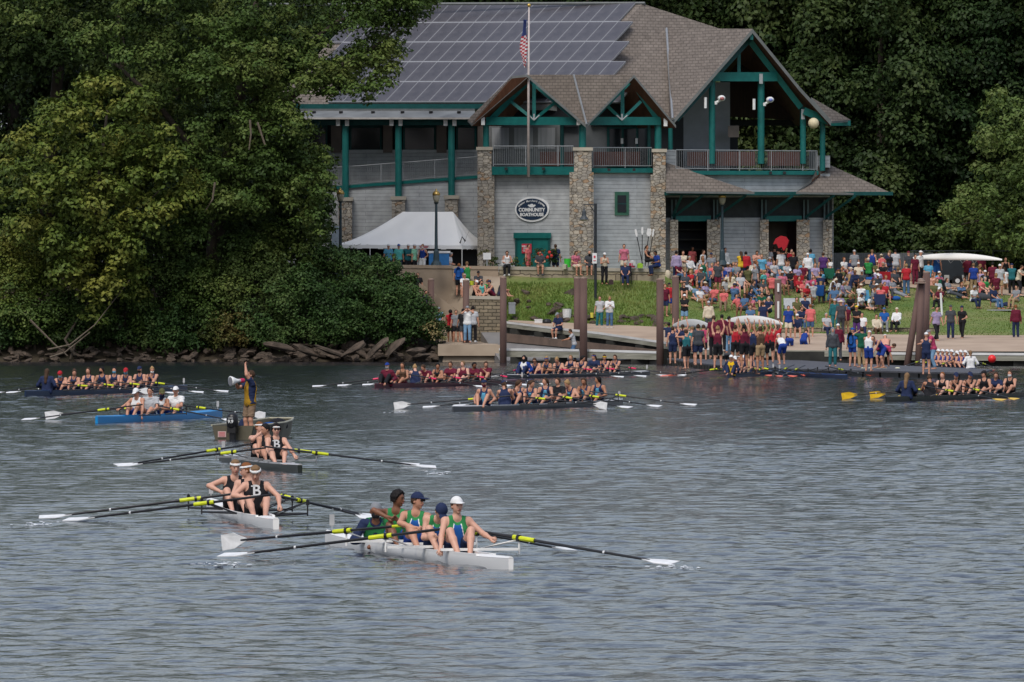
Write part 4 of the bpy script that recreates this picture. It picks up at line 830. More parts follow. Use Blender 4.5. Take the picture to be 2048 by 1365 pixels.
mb = MB(); mb.tube([ef[1]+Vector((.1, 0, .1)), P(951, 430, 468)], .012, 4); mb.tube([P(722, 488, 467.2), P(712, 492, 467)], .012, 4); mb.build('guy_rope', plain('grey_rope', (.3, .3, .3), .8), tt, TO)
mb = MB(); q = P(920, 487, 467.1); mb.tube([q, q+Vector((.12, 0, .35)), q+Vector((.3, 0, .1))], .05, 5); mb.build('corner_tie', blackp, tt, TO)
mb = MB(); mb.prism([P(660, 486, 469.3), P(956, 486, 468.7), P(956, 546, 468.7), P(660, 546, 469.3)], (0, .1, 0)); mb.build('shade_sheet', dark, tt, TO)  # added near-black sheet, stands in for the shade beneath the canopy
mb = MB(); q = P(848, 494, 466.9); mb.box(q, (.62, .03, .2)); ts = mb.solo('tent_banner', white, 'little white banner with red print hung from the tent edge', 'banner')
mb = MB(); mb.box((q.x, q.y-.03, q.z+.03), (.5, .01, .035)); mb.box((q.x, q.y-.03, q.z-.04), (.42, .01, .04)); mb.build('print', red, ts, ts.location)
# blue container behind the wall
q = P(878, 531, 461.9); mb = MB(); mb.box((q.x, q.y+.7, q.z+.3), (1.1, 1.0, .75)); bn = thing('blue_bin', 'large blue ice bin with white lid behind the lamp post', 'bin', (q.x, q.y+.7, q.z)); mb.build('tub', plain('bin_blue', (.02, .16, .42), .4), bn, bn.location)
mb = MB(); mb.box((q.x, q.y+.7, q.z+.72), (1.22, 1.1, .12)); mb.build('lid', white, bn, bn.location)
# fence, trailer and racked shell behind the lawn
mb = MB()
for i in range(60): px = 1664+i*3.4; mb.box(P(px, 533, 476), (.085, .05, 1.5))
mb.box(P(1765, 512, 476.1), (6, .06, .08)); mb.box(P(1765, 545, 476.1), (6, .06, .08))
mb.solo('picket_fence', noisy('grey_pickets', (.19, .2, .21), (.13, .14, .15), 3, .8), 'weathered grey picket fence right of the boathouse', 'fence')
q = P(1915, 572, 474); t_ = thing('boat_trailer', 'dark enclosed trailer under the long white racked shell', 'trailer', q)
tdk = noisy('trailer_dark', (.022, .03, .038), (.015, .02, .026), 1.5, .5)
mb = MB(); mb.box((q.x-.2, q.y+.8, q.z+.95), (3.6, 1.4, 1.25)); mb.box((q.x+.2, q.y+.8, q.z+1.95), (5.6, 1.2, .05)); mb.build('body', tdk, t_, q)
for dx in (-1.2, 0, 1.2): mb = MB(); mb.tube([(q.x+dx, q.y-.02, q.z+.28), (q.x+dx, q.y+.25, q.z+.28)], .3, 14); w_ = mb.build('wheel', blackp, t_, q); mb = MB(); mb.tube([(q.x+dx, q.y-.05, q.z+.28), (q.x+dx, q.y, q.z+.28)], .13, 10); mb.build('hub', white, w_, q)
for dx in (-1.6, -.6, .4, 1.4): mb = MB(); mb.box((q.x+dx, q.y+.1, q.z+.4), (.28, .03, .4)); mb.build('reflector_panel', plain('pale_grey', (.45, .46, .44), .5), t_, q)
for dx in (-2.4, 2.0): mb = MB(); mb.tube([(q.x+dx, q.y+.3, q.z), (q.x+dx, q.y+.3, q.z+1.9)], .04, 6); mb.build('rack_post', tdk, t_, q)
# little things on the ramp side and the wall
def can(px, py, D, w_, h_, m_, label, cat, name, round_=True, grp=None):
    q = P(px, py, D); mb = MB()
    if round_: mb.lathe((q.x, q.y, q.z), [(w_*.42, 0), (w_*.5, h_*.95), (w_*.53, h_), (w_*.46, h_), (w_*.4, h_*.7)], 12)
    else:
        mb.box((q.x, q.y, q.z+h_*.42), (w_, w_*.6, h_*.84)); mb.box((q.x, q.y, q.z+h_*.92), (w_*1.06, w_*.66, h_*.16))
    return mb.solo(name, m_, label, cat, q, grp)
wp = plain('bucket_white', (.66, .66, .66), .5)
can(1134, 641, 455.6, .5, .62, wp, 'tall white tub on the path behind the sitting boy', 'tub', 'tub'); can(1077, 650, 454.6, .42, .3, wp, 'white cooler box beside the black bag on the pier', 'cooler', 'cooler', False)
q = P(1094, 648, 454.2); mb = MB(); mb.ell((q.x, q.y, q.z+.1), (.26, .2, .17), 12, 8); mb.solo('duffel_bag', blackp, 'round black duffel bag on the sloping pier', 'bag', q)
for i, px in enumerate((1187, 1196, 1206, 1216, 1223)): can(px, 667-i*.3, 450.5, .2, .3, wp, '%s white bucket on the pier edge below the two women' % ['leftmost', 'second', 'third', 'fourth', 'rightmost'][i], 'bucket', 'bucket', True, 'white buckets on the pier')
can(1184, 636, 454.6, .2, .28, plain('yellow_cloth', (.7, .6, .08), .6), 'small yellow bag beside the woman in grey', 'bag', 'small_bag')
can(1024, 628, 457, .36, .62, plain('grey_box', (.22, .24, .26), .6), 'grey utility box in the grass right of the lower wall', 'box', 'utility_box', False)
q = W(1198, 697, .42); q = P(1198, 697, 446.5); t_ = thing('traffic_cone', 'orange and white channelizer cone on the low float', 'cone', q); og = plain('cone_orange', (.75, .10, .02), .5)
mb = MB(); mb.lathe((0, 0, 0), [(.14, 0), (.12, .05), (.035, .7)], 12); mb.build('body', og, t_); 
for z in (.3, .52): mb = MB(); mb.lathe((0, 0, z), [(.1-z*.11+.012, 0), (.1-z*.11+.004, .1)], 12); mb.build('band', white, t_)
q = W(1984, 727, .12); q = P(1984, 718, 408); mb = MB(); mb.ell(q, .2, 16, 12); mb.solo('buoy', plain('buoy_red', (.75, .02, .02), .35), 'round red buoy hanging at the right pier', 'buoy', q, smooth=True)
for i, px in enumerate((1091, 1095.5)):
    mb = MB(); q = P(px, 709, 447.9); mb.tube([q, q+Vector((.02, -.05, -.2)), q+Vector((-.04, 0, -.42))], .018, 5); mb.solo('yellow_rope', plain('rope_yellow', (.6, .42, .02), .6), '%s yellow rope end hanging from the low float' % ['left', 'right'][i], 'rope')
can(943, 571, 458.2, .28, .24, plain('yellow_flowers', (.5, .55, .03), .8), 'yellow green flower pot behind the seated group', 'plant pot', 'flower_pot')
can(1135, 536, 461.3, .38, .5, plain('bag_lime', (.05, .55, .05), .4), 'bright lime green bin on the stone wall', 'bin', 'lime_bin')
q = P(974, 532, 461.4); t_ = thing('post_sign', 'small white placard on a post before the left stone column', 'sign', q); mb = MB(); mb.box((q.x, q.y, q.z+.52), (.42, .03, .36)); mb.build('board', white, t_, q); mb = MB(); mb.tube([q, q+Vector((0, .03, .5))], .035, 5); mb.build('post', metal, t_, q)
q = P(671, 480, 462); mb = MB(); mb.box(q, (.4, .05, 1.5)); mb.solo('pale_banner', plain('pale_blue_banner', (.5, .58, .64), .6), 'pale banner stand by the left lamp post', 'banner')
# planting by the door
for i, (px, yt, r_, lm, lab) in enumerate([(1080, 510, .34, lm_rust, 'red flowering canna clump before the teal door'), (1100, 508, .36, lm_rust, 'orange red canna clump right of the door'), (1113, 516, .25, lm_ivy, 'green canna leaves by the mid stone column'), (1054, 522, .25, lm_lime, 'pale ornamental grass left of the door'), (1030, 522, .25, lm_lime, 'low pale grass tuft on the stone wall'), (968, 507, .32, lm_rust, 'brownish potted shrub before the left stone column'), (985, 520, .3, lm_dark, 'dark potted shrub right of the white placard')]):
    q = P(px, yt, 462.3); tree(lab, (q.x, q.y, q.z-r_-.2), clumps(q.x, q.y, q.z-.15, r_, r_, r_*1.2, 8, r_*.5, 700+i), 900, .11, lm, [([(q.x, q.y, q.z-r_-.2), q], .03, .01)], 710+i, 'plants by the boathouse door', 'potted_plant', 'plant')
for i, (px, py) in enumerate(((1078, 507), (1083, 511), (1099, 505), (1103, 512), (1095, 515))): q = P(px, py, 461.9); mb = MB(); mb.ell(q, (.09, .07, .09), 7, 5); mb.solo('canna_bloom', plain('canna_red', (.5, .03, .02), .6), '%s red canna bloom before the door' % ['first', 'second', 'third', 'fourth', 'fifth'][i], 'flower', q, 'canna blooms')
# leaning oars outside the right porch wall
def lean_oar(px0, py0, px1, py1, D, label, wide):
    a, b = P(px0, py0, D), P(px1, py1, D); t_ = thing('upright_oar', label, 'oar', a); mb = MB(); mb.tube([a, b], .025, 6); mb.build('shaft', blackp, t_, a)
    d = (b-a).normalized(); s = Vector((d.z, 0, -d.x))*wide; mb = MB(); mb.prism([b-s*.3, b-s+d*.12, b-s*.8+d*.42, b+s*.8+d*.42, b+s+d*.12, b+s*.3], (0, .03, 0)); mb.build('blade', wp, t_, a)
lean_oar(1286, 533, 1274, 474, 461.6, 'upright oar with narrow white blade, leftmost of those at the wall', .06); lean_oar(1284, 533, 1284.5, 470, 461.7, 'upright oar with narrow white blade, second at the wall', .06); lean_oar(1290, 533, 1297, 473, 461.8, 'upright oar showing its wide white blade face at the wall', .13); lean_oar(1296, 533, 1305, 474, 461.9, 'upright oar, rightmost of those at the wall', .05)
for i, (px, py, c) in enumerate([(1222, 566, (.04, .02, .02)), (1280, 533, (.3, .5, .04)), (1265, 528, (.6, .6, .6)), (1264, 532, (.5, .05, .1)), (1130, 535, (.4, .4, .3)), (1007, 526, (.6, .6, .6))]):
    q = P(px, py, 460.7 if i else 458.5); mb = MB(); mb.box((q.x, q.y, q.z+.02), (.26, .2, .24), .3*i); mb.ell((q.x, q.y, q.z+.12), (.11, .09, .06), 9, 6); mb.solo('bag', plain('bag_col%d' % i, c, .7), ['dark red backpack at the foot of the stone wall', 'lime satchel on the wall by the upright oars', 'white bag on the wall beside the woman in pink', 'pink bag on the wall left of the upright oars', 'beige bottle bag on the wall left of the bearded man', 'small white bundle beside the long haired girl'][i], 'bag', q)
# ---------------------------------------------------------------- people: bodies grown as one smooth field, meshed
class Field:
    def __init__(s, lo, hi, h):
        s.h = h; s.lo = np.array(lo, float); s.n = np.ceil((np.array(hi)-s.lo)/h).astype(int)+1
        s.ax = [s.lo[i]+h*np.arange(s.n[i]) for i in range(3)]; s.d = np.full(s.n, 1.0)
    def blk(s, lo, hi):
        a = np.clip(np.floor((np.array(lo)-s.lo)/s.h).astype(int), 0, s.n-1); b = np.clip(np.ceil((np.array(hi)-s.lo)/s.h).astype(int)+1, 1, s.n)
        sl_ = tuple(slice(a[i], b[i]) for i in range(3)); G = np.stack(np.meshgrid(*[s.ax[i][sl_[i]] for i in range(3)], indexing='ij'), -1); return sl_, G
    def put(s, sl_, d, k, sub):
        o = s.d[sl_]
        if sub: s.d[sl_] = np.maximum(o, -d); return
        hh = np.maximum(k-np.abs(o-d), 0)/k; s.d[sl_] = np.minimum(o, d)-hh*hh*k*.25
    def cone(s, a, b, r0, r1=None, k=.03, sub=False, flat=False):
        r1 = r0 if r1 is None else r1; a = np.array(a, float); b = np.array(b, float); m = max(r0, r1)+k+2*s.h
        sl_, G = s.blk(np.minimum(a, b)-m, np.maximum(a, b)+m); ab = b-a; L = math.sqrt(ab@ab)+1e-9; t = ((G-a)@ab)/(L*L); tc = np.clip(t, 0, 1)
        d = np.linalg.norm(G-a-tc[..., None]*ab, axis=-1)-(r0+(r1-r0)*tc)
        if flat: d = np.maximum(d, (t-1)*L)
        s.put(sl_, d, k, sub)
    def ell(s, c, r, M=None, k=.03, sub=False):
        c = np.array(c, float); r = np.array(r, float); m = r.max()+k+2*s.h; sl_, G = s.blk(c-m, c+m); q = G-c
        if M is not None: q = q@M
        k0 = np.linalg.norm(q/r, axis=-1); k1 = np.linalg.norm(q/(r*r), axis=-1)+1e-9; s.put(sl_, k0*(k0-1)/k1, k, sub)
    def cut(s, c, n, c0=None, rad=None):       # keep the side n points away from
        G = np.stack(np.meshgrid(*s.ax, indexing='ij'), -1); n = np.array(n, float); n /= math.sqrt(n@n); s.d = np.maximum(s.d, (G-np.array(c))@n)
    def mesh(s, name, mat, smooth=True):
        d = s.d; ins = d < 0; nx, ny, nz = d.shape
        P0 = np.zeros((nx-1, ny-1, nz-1, 3)); C = np.zeros((nx-1, ny-1, nz-1))
        cor = [(i, j, k) for i in (0, 1) for j in (0, 1) for k in (0, 1)]
        for a in cor:
            for ax in range(3):
                if a[ax]: continue
                b = list(a); b[ax] = 1
                A_ = d[a[0]:nx-1+a[0], a[1]:ny-1+a[1], a[2]:nz-1+a[2]]; B_ = d[b[0]:nx-1+b[0], b[1]:ny-1+b[1], b[2]:nz-1+b[2]]
                m = (A_ < 0) != (B_ < 0); t = np.where(m, A_/(A_-B_+1e-12), 0); C += m
                for q in range(3): P0[..., q] += np.where(m, a[q]+(t if q == ax else 0), 0)
        act = C > 0; idx = np.full(act.shape, -1); idx[act] = np.arange(act.sum())
        g = np.stack(np.nonzero(act), -1); V = s.lo+s.h*(g+P0[act]/C[act][:, None]); Qs = []
        for ax in range(3):
            sl0 = [slice(1, n_-1) for n_ in d.shape]; sl1 = [slice(1, n_-1) for n_ in d.shape]; sl0[ax] = slice(0, d.shape[ax]-1); sl1[ax] = slice(1, d.shape[ax])
            a, b = ins[tuple(sl0)], ins[tuple(sl1)]; off = [1, 1, 1]; off[ax] = 0
            for flag, sg_ in ((a & ~b, 1), (~a & b, -1)):
                e = np.stack(np.nonzero(flag), -1)+off; u, v = [(1, 2), (2, 0), (0, 1)][ax]
                def gi(du, dv):
                    q = e.copy(); q[:, u] -= du; q[:, v] -= dv; return idx[q[:, 0], q[:, 1], q[:, 2]]
                qd = np.stack([gi(1, 1), gi(0, 1), gi(0, 0), gi(1, 0)], -1); Qs.append(qd if sg_ > 0 else qd[:, ::-1])
        Q = np.concatenate(Qs); Q = Q[(Q >= 0).all(1)]
        return npmesh(name, V, Q, [mat], smooth=smooth)

def V3(*a): return np.array(a, float)
def unit(v): return v/(math.sqrt(v@v)+1e-9)
def ik(a, b, l1, l2, pole):
    ab = b-a; L = math.sqrt(ab@ab); Lm = (l1+l2)*.998
    if L > Lm: ab = ab*Lm/L; b = a+ab; L = Lm
    if L < abs(l1-l2)+.02: L = abs(l1-l2)+.02
    x = (l1*l1-l2*l2+L*L)/(2*L); y = math.sqrt(max(l1*l1-x*x, 0)); u = unit(ab); p = pole-(pole@u)*u; p = unit(p); return a+u*x+p*y, b
def rotm(ax, a):
    c, s_ = math.cos(a), math.sin(a)
    return np.array([[1, 0, 0], [0, c, -s_], [0, s_, c]] if ax == 0 else [[c, 0, s_], [0, 1, 0], [-s_, 0, c]] if ax == 1 else [[c, -s_, 0], [s_, c, 0], [0, 0, 1]])
# pose: hip, lean (deg forward), tw (torso turn), side lean, hands, feet, knee poles, head yaw/pitch.  Facing -Y.
POSES = dict(
    stand=dict(hip=(0, 0, .93), lean=3, hl=(.29, -.03, .80), hr=(-.29, -.05, .80), fl=(.11, 0, .08), fr=(-.12, -.03, .08)),
    folded=dict(hip=(0, 0, .93), lean=2, hl=(-.12, -.27, 1.17), hr=(.13, -.24, 1.13), fl=(.12, 0, .08), fr=(-.12, 0, .08)),
    onhip=dict(hip=(.03, 0, .93), lean=0, hl=(.17, -.07, .98), hr=(-.28, 0, .80), fl=(.13, 0, .08), fr=(-.13, -.05, .08), el=(1.4, .6, 0)),
    phone=dict(hip=(0, 0, .93), lean=4, hl=(.05, -.33, 1.22), hr=(-.05, -.33, 1.2), fl=(.11, 0, .08), fr=(-.11, 0, .08), hp=25),
    camera=dict(hip=(0, 0, .93), lean=2, hl=(.09, -.2, 1.57), hr=(-.08, -.2, 1.56), fl=(.11, 0, .08), fr=(-.11, 0, .08)),
    walk=dict(hip=(0, 0, .91), lean=5, hl=(.27, -.2, .85), hr=(-.27, .18, .84), fl=(.1, .28, .12), fr=(-.1, -.3, .08)),
    walkb=dict(hip=(0, 0, .91), lean=5, hl=(.22, -.3, 1.05), hr=(-.27, .1, .84), fl=(.1, -.22, .08), fr=(-.1, .27, .12)),
    carry=dict(hip=(0, 0, .93), lean=0, hl=(.22, -.12, 1.92), hr=(-.2, -.1, 1.9), fl=(.13, .03, .08), fr=(-.13, -.06, .08), el=(1, -.3, 0)),
    shoulder=dict(hip=(0, 0, .92), lean=6, hl=(.3, -.18, 1.58), hr=(-.26, -.05, .82), fl=(.12, .15, .08), fr=(-.12, -.15, .08)),
    hold=dict(hip=(0, .05, .90), lean=18, hl=(.22, -.5, 1.1), hr=(-.2, -.52, 1.1), fl=(.12, .1, .08), fr=(-.12, -.12, .08), hp=15),
    bend=dict(hip=(0, .15, .88), lean=88, hl=(.16, -.48, .33), hr=(-.14, -.46, .28), fl=(.14, .1, .08), fr=(-.14, -.02, .08), hp=20),
    stoop=dict(hip=(0, .15, .86), lean=58, hl=(.16, -.5, .62), hr=(-.14, -.5, .58), fl=(.14, .1, .08), fr=(-.14, -.05, .08), hp=25),
    crouch=dict(hip=(0, .1, .34), lean=32, hl=(.14, -.42, .34), hr=(-.14, -.42, .32), fl=(.14, -.05, .08), fr=(-.14, -.12, .08), hp=15),
    chair=dict(hip=(0, 0, .47), lean=-6, hl=(.15, -.32, .60), hr=(-.13, -.34, .6), fl=(.13, -.52, .08), fr=(-.13, -.5, .08)),
    chairx=dict(hip=(0, 0, .47), lean=10, hl=(.12, -.38, .62), hr=(-.02, -.36, .66), fl=(.14, -.4, .08), fr=(-.12, -.58, .08), hp=12, tw=10),
    recl=dict(hip=(0, 0, .40), lean=-22, hl=(.2, -.25, .62), hr=(-.18, -.2, .64), fl=(.1, -.85, .16), fr=(-.08, -.9, .14)),
    wall=dict(hip=(0, 0, .1), lean=10, hl=(.14, -.3, .26), hr=(-.12, -.32, .24), fl=(.1, -.42, -.38), fr=(-.12, -.36, -.4), hp=15),
    knees=dict(hip=(0, 0, .1), lean=24, hl=(-.02, -.52, .36), hr=(.04, -.5, .34), fl=(.13, -.6, .07), fr=(-.13, -.62, .07)),
    cross=dict(hip=(0, 0, .1), lean=14, hl=(.1, -.36, .16), hr=(-.1, -.36, .16), fl=(-.12, -.34, .07), fr=(.12, -.42, .07), kl=(1, -.5, .15), kr=(-1, -.5, .15), hp=15),
    sprawl=dict(hip=(0, 0, .1), lean=-28, hl=(.24, .35, .06), hr=(-.24, .36, .06), fl=(.12, -.82, .1), fr=(-.1, -.85, .08), tw=-10),
    # rowers: hip at the seat, feet toward the stern
    row=dict(hip=(0, 0, .08), lean=12, hl=(.12, -.5, .30), hr=(-.12, -.5, .30), fl=(.09, -.68, .09), fr=(-.09, -.68, .09)),
    rowb=dict(hip=(0, 0, .08), lean=26, hl=(.1, -.56, .28), hr=(-.2, -.5, .34), fl=(.09, -.62, .09), fr=(-.09, -.62, .09), tw=-14, hy=35, hp=8),
    rowc=dict(hip=(0, 0, .08), lean=4, hl=(.2, -.36, .26), hr=(-.15, -.38, .24), fl=(.09, -.75, .09), fr=(-.09, -.72, .09), tw=12, hy=-40),
    rowd=dict(hip=(0, 0, .08), lean=20, hl=(.02, -.42, .52), hr=(-.16, -.44, .3), fl=(.09, -.6, .09), fr=(-.09, -.6, .09), hy=20, hp=10, tw=8),
    rowe=dict(hip=(0, 0, .08), lean=34, hl=(.24, -.62, .26), hr=(-.06, -.64, .27), fl=(.09, -.56, .09), fr=(-.09, -.56, .09), hp=18, tw=10),
    cox=dict(hip=(0, 0, .06), lean=4, hl=(.26, -.2, .2), hr=(-.26, -.2, .2), fl=(.09, -.55, .09), fr=(-.09, -.55, .09)),
)
def skel(p, g=1.0):
    J = {}; hip = V3(*p['hip']); ln, tw, sd = R(p.get('lean', 0)), R(p.get('tw', 0)), R(p.get('side', 0))
    M = rotm(1, sd) @ rotm(0, ln) @ rotm(2, tw); J['M'] = M; S, B, U = M[:, 0], M[:, 1], M[:, 2]; J['S'], J['U'], J['Fw'] = S, U, -B
    bend = rotm(0, ln*.35); U1 = unit(U*.6+V3(0, 0, 1)*.4) if ln < 1.2 else U
    J['hip'] = hip; J['ch'] = hip+U1*.2+U*.16; nk = hip+U1*.22+U*.30; J['nk'] = nk
    sh = {'l': nk-U*.05+S*.175, 'r': nk-U*.05-S*.175}; J['sh'] = sh
    Hm = rotm(2, tw+R(p.get('hy', 0))) @ rotm(1, R(p.get('hs', 0))) @ rotm(0, ln*.35+R(p.get('hp', 0))); J['H'] = Hm
    hu = unit(Hm[:, 2]*.7+U*.3); J['hc'] = nk+hu*.078+Hm[:, 2]*.10-Hm[:, 1]*.02
    for s_, sg_ in (('l', 1), ('r', -1)):
        h_ = V3(*p['h'+s_]); pole = V3(*p['e'+s_]) if 'e'+s_ in p else S*sg_*.7-V3(0, 0, 1)*.9-J['Fw']*.5
        J['el'+s_], J['wr'+s_] = ik(sh[s_], h_, .29, .255, pole)
        hj = hip+V3(.09*sg_, 0, 0); f_ = V3(*p['f'+s_]); kp = V3(*p['k'+s_]) if 'k'+s_ in p else V3(.12*sg_, -1, .6 if p['hip'][2] < .6 else 0)
        J['hj'+s_] = hj; J['kn'+s_], J['an'+s_] = ik(hj, f_, .44, .42, kp)
        J['toe'+s_] = J['an'+s_]+V3(.03*sg_, -.17, -.045)
    return J
def legsf(F_, J, e=0.0, t0=0, cutk=None, k=.03):
    for s_ in 'lr':
        a, b, c = J['hj'+s_], J['kn'+s_], J['an'+s_]
        if cutk is not None and cutk <= 1: F_.cone(a, a+(b-a)*cutk, .088+e, .088+e+(.058-.088)*cutk+.012, k, flat=True)
        else:
            F_.cone(a, b, .088+e, .056+e, k)
            if cutk is None: F_.cone(b, b+(c-b)*.35, .054+e, .055+e, k); F_.cone(b+(c-b)*.35, c, .055+e, .036+e, k)
            else: F_.cone(b, b+(c-b)*(cutk-1), .056+e, .05+e*1.2, k, flat=True)
def torsof(F_, J, e=0.0, fem=0, k=.04):
    S, U, Fw = J['S'], J['U'], J['Fw']; hip, ch, nk = J['hip'], J['ch'], J['nk']; w1 = .085+.01*fem; w2 = .10-.018*fem
    F_.cone(hip+S*w1*.9, hip-S*w1*.9, .098+e, None, k)
    for q in (1, -1):
        F_.cone(hip+S*q*w1*.7, ch+S*q*w2*.8-U*.02, .092+e, .098+e, k); F_.cone(ch+S*q*w2*.8, nk-U*.09+S*q*w2, .098+e, .078+e, k)
        F_.cone(nk-U*.005, nk-U*.045+S*q*.15, .05+e, .05+e, k)
    F_.cone(hip+Fw*.02, ch+Fw*.012, .09+e, .09+e, k)
    if fem: 
        for q in (1, -1): F_.ell(ch+U*.05+S*q*.07+Fw*.085, (.058+e, .055+e, .058+e), None, k)
def headf(F_, J, hero=False):
    hc, M = J['hc'], J['H']; f_, u, s_ = -M[:, 1], M[:, 2], M[:, 0]
    F_.cone(J['nk']-J['U']*.02, hc-u*.07-f_*.02, .058, .052, .03)
    F_.ell(hc+u*.012-f_*.005, (.077, .095, .10), M, .02); F_.ell(hc-u*.05+f_*.018, (.058, .064, .06), M, .03)
    F_.cone(hc-u*.005+f_*.088, hc-u*.034+f_*.102, .010, .015, .012)
    if hero:
        F_.ell(hc-u*.098+f_*.058, (.026, .022, .018), M, .015)
        for q in (1, -1):
            F_.ell(hc+u*.006+f_*.098+s_*q*.030, (.017, .014, .012), M, .01, True); F_.ell(hc-u*.012-f_*.0+s_*q*.080, (.01, .022, .032), M, .008)
        F_.cone(hc+u*.024+f_*.083+s_*.036, hc+u*.024+f_*.083-s_*.036, .010, None, .012)
        F_.cone(hc-u*.062+f_*.088+s_*.017, hc-u*.062+f_*.088-s_*.017, .008, None, .008)
def armsf(F_, J, e=0.0, hands=True, cutt=None, hero=False, k=.025, only='lr'):
    for s_ in only:
        a, b, c = J['sh'][s_], J['el'+s_], J['wr'+s_]
        if cutt is not None and cutt <= 1:
            F_.ell(a, (.058+e,)*3, None, k); F_.cone(a, a+(b-a)*cutt, .055+e, .05+e*1.3, k, flat=True); continue
        F_.ell(a, (.06+e,)*3, None, k); F_.cone(a, b, .052+e, .039+e, k); F_.cone(b, b+(c-b)*.3, .038+e, .041+e, k)
        F_.cone(b+(c-b)*.3, c, .040+e, .026+e, k, flat=not hands)
        if hands:
            d = unit(c-b); sd = unit(np.cross(d, J['Fw']+V3(.01, 0, .02))); up = np.cross(sd, d); sg_ = 1 if s_ == 'l' else -1
            grip = J.get('grip', False); dn = -up if up[2] > 0 else up
            kx = c+d*.075
            F_.cone(c+sd*.012, kx+sd*.024, .020, .016, .012); F_.cone(c-sd*.012, kx-sd*.024, .020, .016, .012)
            if hero:
                for i, (o_, l1, l2) in enumerate(((-.033, .034, .026), (-.011, .040, .030), (.011, .037, .028), (.032, .029, .022))):
                    p0 = kx+sd*o_; p1 = p0+unit(d*.75+dn*.65)*l1; p2 = p1+unit(-d*.25+dn)*l2
                    F_.cone(p0, p1, .0095, .009, .004); F_.cone(p1, p2, .009, .0075, .004)
                t0 = c+d*.03-sd*sg_*.025; t1 = t0+unit(d*.5-sd*sg_*.6+dn*.5)*.035; F_.cone(t0, t1, .012, .010, .006); F_.cone(t1, t1+unit(d*.6+dn*.6)*.028, .010, .008, .005)
            else:
                for o_ in (-.022, 0, .022): F_.cone(kx+sd*o_, kx+sd*o_+unit(d+dn*.8)*.06, .012, .010, .006)
                F_.cone(c+d*.03, c+d*.06-sd*sg_*.04+dn*.03, .012, .010, .008)
def newF(J, h, pad=.16):
    A_ = np.array([J['hip'], J['nk'], J['hc'], J['ell'], J['elr'], J['wrl'], J['wrr'], J['knl'], J['knr'], J['anl'], J['anr'], J['toel'], J['toer'], J['sh']['l'], J['sh']['r']])
    return Field(A_.min(0)-pad, A_.max(0)+pad, h)
HEADK = ('short', 'bun', 'curly', 'cap', 'capb', 'band', 'beanie', 'sunhat', 'mask', 'glasses', 'eyes', 'brows', 'lips')
